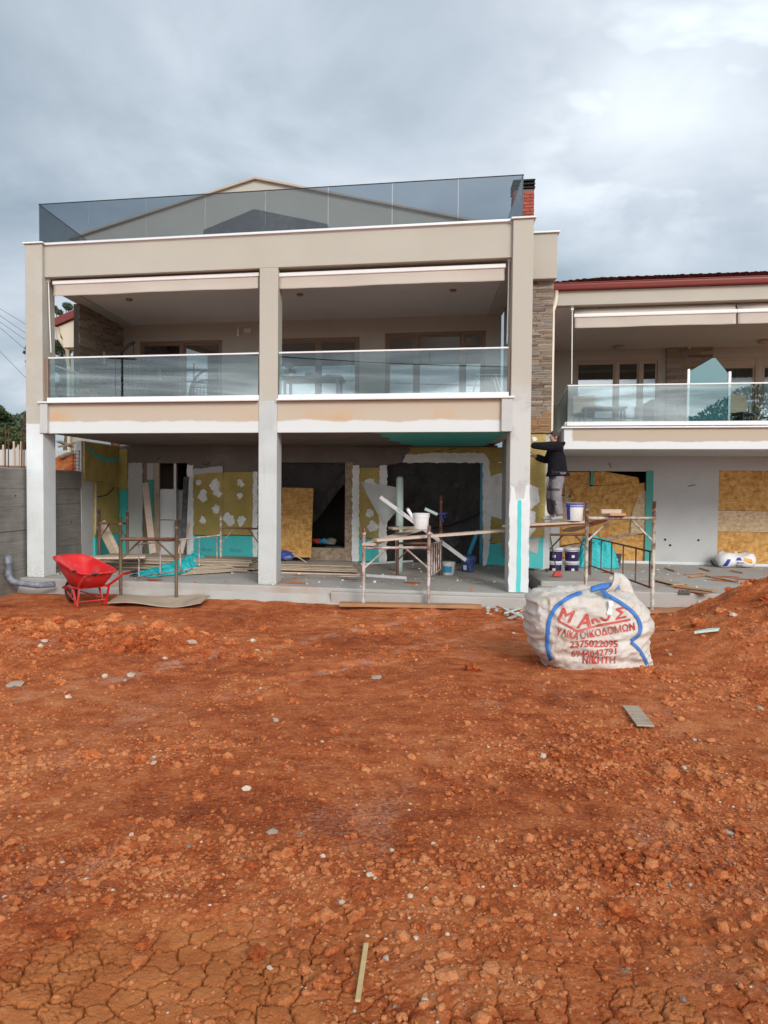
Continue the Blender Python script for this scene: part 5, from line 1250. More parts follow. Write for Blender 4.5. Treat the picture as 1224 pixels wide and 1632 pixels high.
xe = W(352, 820, 17.6); post(352, 818, 17.6, 0, ls, 'sc_grey', .03); EE = Vector((xe.x, 17.6, W(352, 841, 17.6).z))
a_, b_ = W(216, 868, 15.3), W(350, 853, 17.4); guard(ls, a_, b_, .66, 5, 'sc_grey', .018)
F_ = Vector((W(414, 841, 17.3).x, 17.3, EE.z)); tubep('crossbar', EE, F_, .02, ls, 'sc_brown'); tubep('brace', EE-Vector((0, 0, .36)), EE+(F_-EE)*.36, .012, ls, 'sc_grey'); tubep('brace', F_-Vector((0, 0, .36)), F_-(F_-EE)*.3, .012, ls, 'sc_brown')
bs = root('scaffold_tower', 'dark rusty scaffold frame leaning by the end of the retaining wall', 'scaffold', (-6.7, 18.6, 0))
A4, B4 = frame(bs, 158, 203, (812, 816), 834, 18.6, 18.4, 0, 0, 'sc_brown', None, True)
rs = root('scaffold_tower', 'cream flaking scaffold frame behind the large bag', 'scaffold', (4, 13.5, -.2))
A5, B5 = frame(rs, 936, 1043, (799, 799), 826, 13.25, 13.2, gz1(3.5, 13.2)+.05, gz1(4.6, 13.2)+.07, 'sc_cream', None, True, .40)
C5, D5 = frame(rs, 873, 941, 851, 852, 16.9, 16.9, 0.1, 0, 'sc_brown', None, True)
guard(rs, D5+Vector((0, 0, -.06)), B5+Vector((-.02, 0, -.58)), .62, 6, 'sc_brown')
# deck planks
plank('scaffold_plank', W(597, 861, 14.0), W(745, 846, 15.05)+Vector((.9, .12, .02)), .22, .045, 'plank_pink', 'long pale plank running from the middle scaffold behind the right column', 'plank')
plank('scaffold_plank', W(586, 868, 13.95), W(672, 842, 16.6), .24, .04, 'plank_pink', 'pale plank lying back along the middle scaffold under the long plank', 'plank')
plank('scaffold_plank', W(622, 842, 15.2), W(676, 841, 15.4), .30, .045, 'plank', 'short board lying behind the white bucket on the middle scaffold', 'plank')
PZ = 1.26
pa, pb = W(818, 839, 15.02), W(968, 826, 14.55)
plank('scaffold_plank', (pa.x-.2, 15.02, 1.20), (pb.x, 14.55, 1.335), .30, .04, 'plank_pink', 'pale plank under the standing man', 'plank')
plank('scaffold_plank', (pa.x-.1, 15.12, 1.165), (pb.x-.25, 14.62, 1.26), .26, .04, 'plank_red', 'brown plank just below the one the man stands on', 'plank')
a, b = W(905, 850, 15.6), W(975, 822, 13.15)
plank('scaffold_plank', W(905, 846, 16.6), W(985, 820, 13.1), .27, .045, 'plank_red', 'red-brown plank reaching over the crossbar of the right scaffold', 'plank')
plank('wood_block', W(957, 815, 13.4), W(989, 815, 13.4), .12, .07, 'plank_pink', 'short pale block of wood lying across the right scaffold', 'block')
# leaning boards at the left end
plank('leaning_board', W(162, 832, 19.3), W(188, 886, 18.5), .20, .03, 'plank_pink', 'pale board leaning against the left foam boards', 'plank', up=(0, -1, .3))
plank('leaning_board', W(158, 838, 19.2), W(183, 886, 18.4), .14, .03, 'plank', 'narrower board leaning beside a pale one at the left end', 'plank', up=(0, -1, .3))
plank('leaning_board', W(231, 770, 20.2), W(244, 882, 19.4), .17, .035, 'plank_pink', 'tall narrow board leaning in the left doorway', 'plank', up=(0, -1, .15))
plank('leaning_board', W(299, 835, 20.0), W(287, 882, 19.3), .15, .03, 'plank_pink', 'short board leaning at the right side of the left doorway', 'plank', up=(0, -1, .15))
plank('leaning_board', W(297, 760, 20.2), W(291, 880, 19.5), .03, .14, 'dark_plastic', 'dark blue-grey panel leaning in the left doorway', 'panel', up=(1, 0, 0))
# appliances stored in the left doorway
p0, p1 = W(242, 779, 20.9), W(277, 779, 20.9); pw = p1.x-p0.x
t = root('water_heater', 'white enamelled cabinet with a small badge standing inside the left doorway', 'cabinet', (p0.x, 20.9, 0))
zt, zb = p0.z, W(242, 828, 20.9).z
mb = MB(); mb.box((p0.x, 20.9, zb), (p1.x+.05, 21.4, zt)); mk('body', mb, MT['appliance'], t, bevel=.02, seg=2); mb = MB(); mb.box((p0.x, 20.93, 0), (p1.x+.02, 21.4, zb-.015)); mk('lower_door', mb, MT['appliance'], t, bevel=.015, seg=2)
bp_ = W(259, 793, 20.89); mb = MB(); mb.lathe([(.0, 0), (.035, 0), (.035, .006)], 14); 
mb = MB(); mb.tube([(bp_.x, 20.885, bp_.z), (bp_.x, 20.90, bp_.z)], .03, 12); mk('badge', mb, MT['alu'], t)
p2, p3 = W(279, 781, 21.2), W(293, 781, 21.2)
t = root('storage_unit', 'grey metal unit standing beside the white cabinet in the left doorway', 'cabinet', (p2.x, 21.2, 0))
mb = MB(); mb.box((p2.x, 21.2, .95), (p3.x+.2, 21.6, p2.z)); mk('upper_box', mb, MT['white_metal'], t, bevel=.015); mb = MB(); mb.box((p2.x, 21.25, 0), (p3.x+.2, 21.6, .94)); mk('lower_box', mb, MT['grey_render'], t, bevel=.015)
# chipboard sheet leaning in the middle doorway
a, b = M_.px(447, 777, 4.7), M_.px(497, 893, 4.7)
mb = MB(); mb.hexa([M_(a[0], 4.55, .12), M_(b[0], 4.55, .12), M_(b[0], 4.57, .12), M_(a[0], 4.57, .12), M_(a[0], 4.93, a[1]), M_(b[0], 4.93, a[1]-.01), M_(b[0], 4.95, a[1]-.01), M_(a[0], 4.95, a[1])])
o = mk('leaning_chipboard', mb, MT['osb'], bevel=.003); tag(o, 'orange chipboard sheet leaning against the middle doorway', 'chipboard')
# heap of clothes inside the middle doorway
for k, (px, py, m, r, lab) in enumerate(((516, 846, 'label_blue', .14, 'crumpled teal cloth on the sill inside the middle doorway'), (528, 850, 'chip_grey', .15, 'crumpled pale cloth inside the middle doorway'), (505, 852, 'label_red', .13, 'crumpled dark red cloth inside the middle doorway'))):
    p = M_(M_.px(px, py, 5.5)[0], 5.5, .34+.0); v, f = PROT2[k]; v = v*np.array([r, r, r*.9]); mb = MB(); mb.add((v+np.array([p.x, p.y, .48])).tolist(), f.tolist()); o = mk('cloth', mb, MT[m], smooth=True); tag(o, lab, 'cloth')
mb = MB(); mb.box((5.75, 5.3, 0.02), (7.0, 5.9, .36), M_); o = mk('pallet_box', mb, MT['dark_plastic'], bevel=.01); tag(o, 'dark low box under the crumpled cloths inside the middle doorway', 'box')
# bag of plaster behind the middle column
p = G(452, 893, .17)
mb = MB(); v, f = PROT2[3]; mb.add((v*np.array([.20, .16, .17])+np.array([W(455, 885, 18.0).x, 18.0, .30])).tolist(), f.tolist()); o = mk('tool_bag', mb, MT['blue_plastic'], smooth=True); tag(o, 'dark blue bag beside the middle column on the boards', 'bag')
plank('lath', W(466, 882, 17.6), W(488, 896, 17.3), .03, .02, 'plank_pink', 'thin pale stick on the boards before the leaning chipboard', 'stick')
# ------------------------------------------------------------------ buckets
def bucket(loc, r, h, label, mat='white_plastic', rimmat=None, lid=False, group=None, handle=True, band=None, rz=0, fill=None):
    t = root('bucket', label, 'bucket', tuple(loc), rz, group); k = .86
    mb = MB(); mb.lathe([(r*k, 0), (r*k+.004, .006), (r*.985, h*.86), (r, h), (r-.008, h), (r*.97-.01, h*.86), (r*k-.008, .015), (0, .015)], 28); mk('body', mb, MT[mat], t, True, local=True)
    mb = MB()
    for zz_ in (h*.80, h*.90, h-.012): mb.lathe([(r*.985, zz_-.008), (r*1.05, zz_-.006), (r*1.05, zz_+.008), (r*.985, zz_+.01)], 28)
    mk('rim', mb, MT[rimmat or mat], t, local=True)
    if lid: mb = MB(); mb.lathe([(0, h+.018), (r*.95, h+.016), (r*1.06, h+.012), (r*1.06, h-.012), (r*.9, h-.01)], 28); mk('lid', mb, MT[rimmat or mat], t, local=True)
    if fill: mb = MB(); mb.lathe([(0, h*.8), (r*.93, h*.78)], 20); mk('filling', mb, MT[fill], t, local=True)
    if handle:
        mb = MB(); mb.tube([(r*1.04*math.cos(a), r*1.04*math.sin(a)*.35-.0-r*.92*abs(math.sin(a)) if False else -r*1.05*math.sin(a)*.62-.0, h*.86-r*1.1*math.sin(a)*.75) for a in [math.pi*i/14 for i in range(15)]], .0035, 6)
        mb.tube([(r*1.03, 0, h*.86), (r*1.08, 0, h*.86)], .012, 8); mb.tube([(-r*1.03, 0, h*.86), (-r*1.08, 0, h*.86)], .012, 8); mk('handle', mb, MT['alu'], t, local=True)
    if band:
        m_, z0, z1, a0, a1 = band; mb = MB(); n = 14
        rr = lambda z: r*k+.003+(r*.985-r*k)*z/(h*.86)+.0015
        mb.sheet(lambda s, q_: (rr(z0+(z1-z0)*q_)*math.cos(R(a0+(a1-a0)*s)), rr(z0+(z1-z0)*q_)*math.sin(R(a0+(a1-a0)*s)), z0+(z1-z0)*q_), n, 2); mk('label_print', mb, MT[m_], t, local=True)
    return t
p = W(671, 850, 14.45); bucket((p.x, 14.45, 1.155), .150, .30, 'white mortar-splashed bucket standing on the middle scaffold plank')
p = G(714, 916, 0); b1 = bucket((p.x, p.y, .002), .155, .29, 'white bucket with a pale blue label on the terrace floor', band=('label_blue', .06, .20, 215, 300))
p = G(746, 911, 0); bucket((p.x, p.y, .002), .165, .36, 'dark blue bucket smeared with mortar beside the right opening', 'blue_plastic', band=('label_white', .05, .16, 215, 250))
p = W(917, 830, 14.55); b3 = bucket((p.x, 14.62, 1.33), .165, .34, 'white bucket with navy rim on the plank beside the man', 'white_plastic', 'label_navy', band=('label_navy', .02, .30, 190, 225))
zb0 = 0.0
for k, (px, py, up, lab) in enumerate(((884, 902, 0, 'lower left purple bucket of the two-by-two stack behind the plank'), (911, 903, 0, 'lower right purple bucket of the two-by-two stack behind the plank'), (885, 903, 1, 'upper left purple bucket of the two-by-two stack behind the plank'), (911, 903, 1, 'upper right purple bucket of the two-by-two stack behind the plank'))):
    Yb = 17.3; x = W(px, py, Yb).x; bucket((x, Yb, .012+up*.30), .162, .285, lab, 'purple_plastic', 'white_plastic', True, 'purple buckets in a stack', band=('label_white', .08, .14, 245, 270), rz=random.uniform(-.3, .3))
p = G(979, 902, 0); bucket((p.x, p.y, .002), .165, .30, 'dark grey bucket with a small white tag before the boarded opening', 'dark_plastic', band=('label_white', .05, .19, 255, 285))
p = G(940, 903, 0); bucket((p.x, p.y+.5, .002), .17, .33, 'dark bucket half hidden behind a scaffold post by the teal bag', 'dark_plastic')
for px, py, r, h, lab in ((1082, 897, .085, .14, 'short dark grey pipe stub on the side terrace'), (1120, 899, .10, .24, 'taller dark grey pipe stub on the side terrace')):
    p = G(px, py, 0); mb = MB(); mb.lathe([(r, 0), (r, h*.8), (r*1.08, h*.8), (r*1.08, h), (r*.92, h), (r*.92, .02), (0, .02)], 20, (p.x, p.y, -.004)); o = mk('pipe_stub', mb, MT['dark_plastic'], smooth=False); tag(o, lab, 'pipe stub')
# ------------------------------------------------------------------ film, rolls, tools
def heap_film(name, cx_, cy_, cz_, L, Wd, Hh, rz, mat, label, seed, cat='plastic film', taper=.0):
    r3 = np.random.default_rng(seed); off = r3.uniform(-50, 50)
    def fn(s, t):
        x = (s-.5)*2; y = (t-.5)*2; rr = max(abs(x), abs(y)); e = max(0, 1-(abs(x)**2.6+abs(y)**2.6)**(1/2.6))
        h = Hh*(1-(1-min(1, e*1.5))**2)*(1+.55*float(fbm(x*1.4+off, y*1.4, 1.5, 3))) + .10*Hh*float(perlin(x*5+off, y*5))*min(1, 4*e)
        k = 1-taper*(x*.5+.5)
        xx, yy = x*L/2+.05*L*float(perlin(y*3+off, 2.2)), y*Wd/2*k+.06*Wd*float(perlin(x*3+off, 7.1))
        return (cx_+xx*math.cos(rz)-yy*math.sin(rz), cy_+xx*math.sin(rz)+yy*math.cos(rz), cz_+max(.004, h*k))
    mb = MB(); mb.sheet(fn, 46, 34); o = mk(name, mb, MT[mat], smooth=True); tag(o, label, cat); return o
fa, fb2 = G(216, 921, 0), G(326, 907, 0)
def film(s, t):
    c = fa.lerp(fb2, s); d = (fb2-fa).normalized(); n_ = Vector((-d.y, d.x, 0)); w = .20+.14*math.sin(s*math.pi)**.6+.05*float(perlin(s*6, 3.3)); y = (t-.5)*2
    top = (.07+.34*s**1.3)*(1-max(0, s-.93)*9); e = max(0, 1-abs(y)**2.4)
    h = top*e*(1+.35*float(fbm(s*4+2, y*1.6, 1.6, 3))) + .05*abs(float(fbm(s*9, y*3+5, 1.5, 2)))*e
    return tuple(c+n_*(y*w+.05*float(perlin(s*7+1, y*2)))+Vector((0, 0, .012+max(0, h))))
mb = MB(); mb.sheet(film, 70, 34); o = mk('plastic_wrap', mb, MT['tarp'], smooth=True); tag(o, 'crumpled cyan plastic film lying on the terrace behind the left scaffold', 'plastic film')
p = G(955, 905, 0); heap_film('plastic_wrap', p.x, p.y+.25, .0, 1.05, .7, .66, R(-8), 'tarp', 'tall bunched teal film behind the right scaffold posts', 9)
# dark sticks beside the cyan film
for k in range(7):
    x0, y0 = W(300, 905, 16.6).x+.05*k, 16.4+.06*k
    plank('lath', (x0-.1, y0, .03+.022*k), (x0+1.1+.1*(k % 3), y0+.75, .05+.025*k), .035, .02, 'plank' if k % 2 else 'plank_grey', 'thin weathered stick in the loose bundle behind the cyan film', 'stick', 'loose sticks behind the cyan film')
a, b = G(297, 912, .05), G(322, 909, .05)
t = root('foam_canister', 'dark blue foam canister with a red cap lying on the terrace', 'canister', tuple(a))
mb = MB(); mb.tube([(a.x, a.y, .04), (a.x+(b.x-a.x)*.72, a.y+(b.y-a.y)*.72, .04)], .036, 14); mk('body', mb, MT['label_navy'], t); mb = MB(); mb.tube([(a.x+(b.x-a.x)*.73, a.y+(b.y-a.y)*.73, .04), (b.x, b.y, .04)], .034, 14); mk('cap', mb, MT['label_red'], t)
# roll of mesh standing on the scaffold, cut mesh, profiles
Yr = 17.6
a, b = W(636, 905, Yr), W(636, 762, Yr)
mb = MB(); prof = [(.085, 0), (.09, .4), (.086, 1.2), (.08, b.z-.02), (.055, b.z+.03), (.0, b.z+.03)]; mb.lathe(prof, 22, (a.x, Yr, 0.0)); o = mk('mesh_roll', mb, MT['mesh_roll'], smooth=True); tag(o, 'pale green roll of reinforcing mesh standing on end', 'mesh roll')
mb = MB(); c = [W(574, 768, 18.6), W(598, 764, 18.9), W(648, 780, 17.75), W(640, 806, 17.7), W(612, 838, 18.2)]
def cutm(s, t):
    top = c[0].lerp(c[1], s*.4).lerp(c[2], max(0, s-.25)*1.2 if s > .25 else 0); bot = c[4].lerp(c[3], s)
    p = top.lerp(bot, t); return (p.x, p.y+.03*math.sin(s*7+t*4), p.z)
mb.sheet(cutm, 18, 18); o = mk('mesh_cloth', mb, MT['mesh_cut'], smooth=True); tag(o, 'whitish cut piece of mesh cloth draped against the wool panel', 'mesh cloth')
def profile_strip(a, b, w, label, word=None, mat='white_plastic'):
    a, b = Vector(a), Vector(b); t = root('profile_strip', label, 'strip', tuple((a+b)/2))
    mb = MB(); mb.bar(a, b, .02, w, (0, 0, 1)); mk('body', mb, MT[mat], t, bevel=.003)
    d = (b-a).normalized(); up = Vector((0, 0, 1)) - d*d.z; up.normalize(); n = d.cross(up)
    if n.y > 0: n = -n
    if word:
        L = (b-a).length; m = (a+b)/2 + n*.0125
        for k in ((-.26, .26) if L > 1.4 else (0,)): mk('lettering', text_mb(word, w*.72, lambda X, Y, Z: m + d*(X+k*L) + up*Y), MT['label_grey'], t)
profile_strip(W(606, 792, 17.25), W(743, 893, 16.75), .085, 'long white lettered profile strip leaning from the mesh roll down to the blue bucket', 'FIBRAN', 'alu')
profile_strip(G(575, 899, .04), G(678, 893, .04), .05, 'thin white strip lying on the terrace behind the middle scaffold', None)
profile_strip(G(583, 917, .03), G(648, 921, .03), .06, 'short white lettered strip lying on the terrace in front of the middle scaffold', None, 'white_plastic')
a, b = W(762, 846, 18.6), W(747, 884, 18.3)
mb = MB(); mb.tube([a, b], .05, 14); o = mk('blue_tube', mb, MT['label_blue'], smooth=True); tag(o, 'pale blue tube leaning above the dark blue bucket', 'tube')
t = root('foam_gun', 'foam gun with a white cartridge stuck on top of the rusty scaffold post', 'foam gun', tuple(W(702, 822, 16.9)))
g = W(702, 819, 16.9); mb = MB(); mb.tube([W(677, 811, 16.9), W(697, 820, 16.9)], .035, 14); mk('cartridge', mb, MT['mesh_roll'], t); mb = MB(); mb.tube([W(697, 820, 16.9), W(712, 818, 16.9)], .018, 10); mb.tube([W(703, 820, 16.9), W(706, 832, 16.88)], .014, 8); mb.tube([W(706, 818, 16.9), W(710, 826, 16.88)], .008, 8); mk('gun_body', mb, MT['label_navy'], t)
t = root('foam_cartridge', 'grey cartridge standing slanted in the white bucket on the middle scaffold', 'cartridge', tuple(W(655, 830, 14.5)))
mb = MB(); mb.tube([W(650, 812, 14.5), W(662, 832, 14.45)], .032, 14); mk('tube', mb, MT['white_plastic'], t); mb = MB(); mb.tube([W(648.5, 810, 14.5), W(650, 812, 14.5)], .028, 14); mk('cap', mb, MT['chip_grey'], t)
# broom with a red head and a green handle
a = G(887, 913, .1)
t = root('broom', 'red-headed dustpan brush with a green handle leaning on the buckets', 'broom', tuple(a))
hd = Vector((W(888, 912, 15.9).x, 15.9, .12)); mb = MB(); mb.tube([hd+Vector((-.01, .0, .09)), W(877, 855, 16.6)], .013, 8); mk('handle', mb, MT['leaf_mid'], t)
mb = MB(); mb.hexa([hd+Vector(q_) for q_ in ((-.10, -.05, 0), (.12, -.05, 0), (.12, .05, 0), (-.10, .05, 0), (-.05, -.03, .11), (.05, -.03, .11), (.05, .03, .11), (-.05, .03, .11))]); mk('head', mb, MT['label_red'], t, bevel=.01)
# plaster bag in front of the far boarded opening
p = G(1172, 904, 0)
t = root('plaster_bag', 'white and blue printed bag with orange film in front of the far chipboard opening', 'bag', (p.x, p.y, 0))
def pbag(s, th):
    a = th*2*math.pi; x = (s-.5)*1.0; w = (1-abs(2*s-1)**3.2)**.5 if 0 < s < 1 else 0; hgt = .42*(1+.25*math.sin(s*7+1))
    return (p.x+x, p.y+.25*w*math.cos(a), max(0.0, .17+hgt*.5*w*math.sin(a)*(1+.12*math.sin(a*5+s*11))))
mb = MB(); mb.sheet(pbag, 30, 24); o = mk('body', mb, MT['label_white'], t, smooth=True)
bv = BVHTree.FromPolygons(mb.v, mb.f)
def on_bag(x, z, off=.006, bv=bv, y0=p.y-2):
    h = bv.ray_cast(Vector((x, y0, z)), Vector((0, 1, 0))); return (h[0]+Vector((0, -off, 0))) if h[0] else Vector((x, p.y, z))
def patch_on(fn, poly, nx=10, ny=6):
    (x0, z0), (x1, z1), (x2, z2), (x3, z3) = poly; m = MB()
    m.sheet(lambda s, q_: fn((x0*(1-s)+x1*s)*(1-q_)+(x3*(1-s)+x2*s)*q_, (z0*(1-s)+z1*s)*(1-q_)+(z3*(1-s)+z2*s)*q_), nx, ny); return m
mk('blue_print', patch_on(on_bag, [(p.x-.40, .04), (p.x-.30, .04), (p.x-.22, .22), (p.x-.30, .22)]), MT['label_navy'], t); mk('blue_print', patch_on(on_bag, [(p.x-.12, .19), (p.x+.05, .19), (p.x+.02, .26), (p.x-.05, .26)]), MT['label_navy'], t)
mk('orange_film', patch_on(lambda x, z: on_bag(x, z, .02), [(p.x+.08, .20), (p.x+.32, .12), (p.x+.30, .22), (p.x+.12, .26)]), MT['orange'], t)
for dz, sz in ((.135, .085), (.055, .085)): mk('lettering', text_mb('fibran', sz, lambda X, Y, Z: on_bag(p.x+X+.0, dz+Y, .009), shear=.3), MT['label_navy'], t)
mb = MB(); v, f = PROT2[5]; mb.add((v*np.array([.07, .07, .09])+np.array([p.x-.02, p.y, .36])).tolist(), f.tolist()); mk('knot', mb, MT['chip_white'], t, smooth=True)
mb = MB(); v, f = PROT2[6]; mb.add((v*np.array([.10, .09, .12])+np.array([p.x-.52, p.y+.02, .10])).tolist(), f.tolist()); o = mk('scrap_bag', mb, MT['dark_plastic'], smooth=True); tag(o, 'small dark crumpled bag beside the printed white bag', 'bag')
# offcuts, sticks and rubble
for k, (x0, y0, x1, y1, w, m, lab) in enumerate(((800, 968, 835, 985, .05, 'white_plastic', 'thin white strip leaning from the terrace edge to the soil'), (806, 978, 828, 965, .06, 'mesh_roll', 'pale green offcut among the rubble by the right column'), (812, 988, 832, 975, .07, 'concrete', 'grey mortar offcut among the rubble by the right column'), (792, 966, 812, 972, .05, 'plank_red', 'reddish wood splinter by the terrace edge'))):
    a, b = G(x0, y0, -.20), G(x1, y1, -.18); plank('offcut', (a.x, a.y, gz1(a.x, a.y)+.06), (b.x, b.y, gz1(b.x, b.y)+.05), w, .025, m, lab, 'offcut')
a, b = G(858, 935, 0), G(872, 946, 0); plank('metal_strip', (a.x, a.y, -.02), (b.x, b.y, -.12), .09, .012, 'alu', 'bright metal strip lying beside the right column behind the bag', 'strip')
for k, (x0, y0, x1, y1) in enumerate(((1092, 915, 1122, 912), (1118, 916, 1178, 928), (1098, 919, 1130, 917), (1060, 905, 1076, 910), (1115, 905, 1132, 910), (1165, 909, 1185, 913))):
    a, b = G(x0, y0, .02), G(x1, y1, .02); plank('stick', a, b, .05, .02, 'plank_red', ['dark splintered stick on the side terrace', 'long brown stick lying on the side terrace', 'second dark splinter on the side terrace beside the long stick', 'brown stain-coloured stick near the short pipe stub', 'brown stick near the taller pipe stub', 'brown stick before the printed bag'][k], 'stick')
for k, (x0, y0, x1, y1, w) in enumerate(((1045, 925, 1082, 934, .25), (1072, 935, 1140, 944, .18), (1088, 942, 1130, 948, .12))):
    a, b = G(x0, y0, .0), G(x1, y1, .0); zq = (.03 if a.y > 14.8 and k == 0 else max(gz1(a.x, a.y)+.1, .02)); plank('board_scrap', (a.x, a.y, zq), (b.x, b.y, zq), w, .02, 'plank_red' if k else 'plank', ['thin board scrap at the edge of the side terrace', 'long board scrap lying along the edge of the side terrace', 'narrow board scrap by the foot of the spoil heap'][k], 'board')
(u0_, z0_), (u1_, z1_) = H_.px(1081, 941, -2.27), H_.px(1101, 927, -2.27)
t = root('floor_grating', 'small pale grey slotted grating set in the edge of the side terrace', 'grating', tuple(H_(u0_, -2.27, z0_)))
mb = MB(); mb.box((u0_, -2.275, z0_), (u1_, -2.252, min(z1_, -.012)), H_); mk('panel', mb, MT['grey_coat'], t, bevel=.004)
for k in range(5): mb = MB(); uq = u0_+(u1_-u0_)*(k+.5)/5; mb.box((uq-.012, -2.283, z0_+.02), (uq+.012, -2.2755, min(z1_, -.012)-.02), H_); mk('slot_dark', mb, MT['dark_plastic'], t)  # dark bars on the panel, colour standing for the shade in the slots
a = gpt(1129, 1013); mb = MB(); pol = [(-.16, -.03), (.12, -.05), (.17, .03), (.05, .05), (-.12, .02)]
mb.add([(a[0]+x, a[1]+y, a[2]+.05+.02*math.sin(x*9)) for x, y in pol]+[(a[0]+x, a[1]+y, a[2]+.075+.02*math.sin(x*9)) for x, y in pol], [(4, 3, 2, 1, 0), (5, 6, 7, 8, 9)]+[(i, (i+1) % 5, 5+(i+1) % 5, 5+i) for i in range(5)]); o = mk('foam_offcut', mb, MT['mesh_roll']); tag(o, 'pale turquoise foam offcut lying on the soil right of the bag', 'offcut')
pts_ = []
for k in range(420):
    u, v = random.uniform(.3, 10.1), random.uniform(-.1, 4.6)**1; q_ = M_(u, v, 0)
    if 2.0 < v < 3.4 and u < 7: continue
    pts_.append((q_.x, q_.y, 0.0))
for k in range(160): q_ = H_(random.uniform(-.3, 5), random.uniform(-2.1, 3.3), 0); pts_.append((q_.x, q_.y, -.004))
random.shuffle(pts_); n3_ = len(pts_)//3
scatter('plaster_crumbs', MT['mortar'], pts_[:n3_], np.clip(rng.lognormal(math.log(.014), .5, n3_), .006, .045), PROT1, smooth=False)
scatter('soil_crumbs', MT['clod'], pts_[n3_:], np.clip(rng.lognormal(math.log(.014), .5, len(pts_)-n3_), .006, .045), PROT1, smooth=False)
# trodden soil and plaster smears: thin patches with ragged outlines lying on the slab
def smear(name, fr, u, v, r, mat, z):
    pl = dab_poly(u, v, r, 26, random.uniform(.4, .8)); mb = MB(); n = len(pl); mb.add([fr(a, b, z) for a, b in pl], [tuple(range(n))]); o = mk(name, mb, MT[mat]); tag(o, kind='stuff')
for k in range(9): smear('soil_smear', M_, random.uniform(.8, 10), random.uniform(.1, 1.9), random.uniform(.08, .24), 'clod', .0035+.0003*k)
for k in range(10): smear('plaster_smear', M_, random.uniform(.5, 10), random.uniform(.0, 1.9), random.uniform(.07, .22), 'mortar', .0095+.0003*k)
for k in range(8): smear('soil_smear', H_, random.uniform(.2, 4.5), random.uniform(-1.9, 2.8), random.uniform(.15, .4), 'clod', .0005+.0003*k)
PM = PROT1
for k in range(26):
    px, py = random.uniform(775, 842), random.uniform(962, 985); q_ = gpt(px, py); lump('rubble', MT[random.choice(('chip_white', 'concrete', 'clod'))], STONEM[k % 10], q_, random.uniform(.03, .07), random.uniform(0, 6), 'broken lump of mortar rubble at the foot of the right column', 'rubble', 'rubble at the foot of the right column')
for k in range(20):
    px, py = random.uniform(843, 905), random.uniform(921, 940); q_ = G(px, py, -.1); lump('rubble', MT[random.choice(('chip_white', 'clod', 'clod', 'plank_grey'))], STONEM[k % 10], (q_.x, q_.y, gz1(q_.x, q_.y)+.06), random.uniform(.03, .08), random.uniform(0, 6), 'broken lump of rubble between the right column and the low step', 'rubble', 'rubble between the right column and the step')
for k in range(24):
    px = random.uniform(590, 740); q_ = gpt(px, random.uniform(961, 966)); lump('clod', None, CLODM[k % 8], (q_[0], q_[1]+.12, q_[2]), random.uniform(.035, .075), random.uniform(0, 6), 'red clod crumbled against the edge of the terrace', 'clod', 'red clods along the terrace edge')
# ------------------------------------------------------------------ wheelbarrow
wq = gpt(112, 962); RZ = R(-42)
wo_ = Vector((wq[0], wq[1], 0)) + Vector((.53*math.cos(RZ), .53*math.sin(RZ), 0))
wbr = root('wheelbarrow', "red builder's wheelbarrow standing on the soil in front of the terrace", 'wheelbarrow', (wo_.x, wo_.y, gz1(wo_.x, wo_.y)+.01), RZ)
wbr.scale = (1.13, 1.13, 1.13)
def loft(rings, close_bottom=True):
    mb = MB(); n = len(rings[0]); vs = [p for r_ in rings for p in r_]
    fs = [(i*n+k, i*n+(k+1) % n, (i+1)*n+(k+1) % n, (i+1)*n+k) for i in range(len(rings)-1) for k in range(n)]
    if close_bottom: fs.append(tuple(reversed(range(n))))
    return mb.add(vs, fs)
def rrect(x0, x1, w0, w1, z0, z1, r=.35, n=40):
    """rounded outline, x0 nose end (half width w0, height z0) to x1 handle end (w1, z1)."""
    out = []
    for k in range(n):
        a = 2*math.pi*k/n; c_, s_ = math.cos(a), math.sin(a); e = .42
        x = math.copysign(abs(c_)**e, c_); y = math.copysign(abs(s_)**e, s_); t_ = (x+1)/2
        out.append((x0+(x1-x0)*t_, y*(w0+(w1-w0)*t_), z0+(z1-z0)*t_))
    return out
TP = (-.60, .50, .30, .345, .78, .57)
rings = [rrect(-.22, .22, .15, .18, .335, .31), rrect(-.28, .29, .18, .21, .35, .33), rrect(-.44, .40, .245, .285, .56, .45), rrect(-.575, .475, .295, .335, .745, .56), rrect(*TP), rrect(-.625, .52, .315, .36, .775, .562), rrect(-.62, .515, .312, .357, .752, .545)]
mk('tray', loft(rings), MT['red_tray'], wbr, True, local=True, thick=.004)
fr_ = MB()
for s_ in (-1, 1):
    mbt = MB(); mbt.tube([(-.52, s_*.045, .21), (-.40, s_*.13, .245), (-.20, s_*.19, .30), (.25, s_*.245, .315), (.46, s_*.30, .44), (.60, s_*.31, .53), (.98, s_*.32, .60)], .021, 10); fr_.add(mbt.v, mbt.f)
mbt = MB(); mbt.tube([(-.52, -.07, .21), (-.66, -.06, .235), (-.70, 0, .24), (-.66, .06, .235), (-.52, .07, .21)], .016, 10); fr_.add(mbt.v, mbt.f)
mbt = MB(); mbt.tube([(-.18, -.2, .30), (-.18, .2, .30)], .014, 8); fr_.add(mbt.v, mbt.f); mbt = MB(); mbt.tube([(.24, -.25, .312), (.24, .25, .312)], .014, 8); fr_.add(mbt.v, mbt.f)
mbt = MB(); mbt.tube([(.19, -.23, .09), (.19, .23, .09)], .012, 8); fr_.add(mbt.v, mbt.f); mbt = MB(); mbt.tube([(-.45, -.085, .19), (.02, -.22, .12), (.18, -.235, .10)], .010, 8); fr_.add(mbt.v, mbt.f); mbt = MB(); mbt.tube([(-.45, .085, .19), (.02, .22, .12), (.18, .235, .10)], .010, 8); fr_.add(mbt.v, mbt.f)
mk('frame', fr_, MT['red_paint'], wbr, True, local=True)
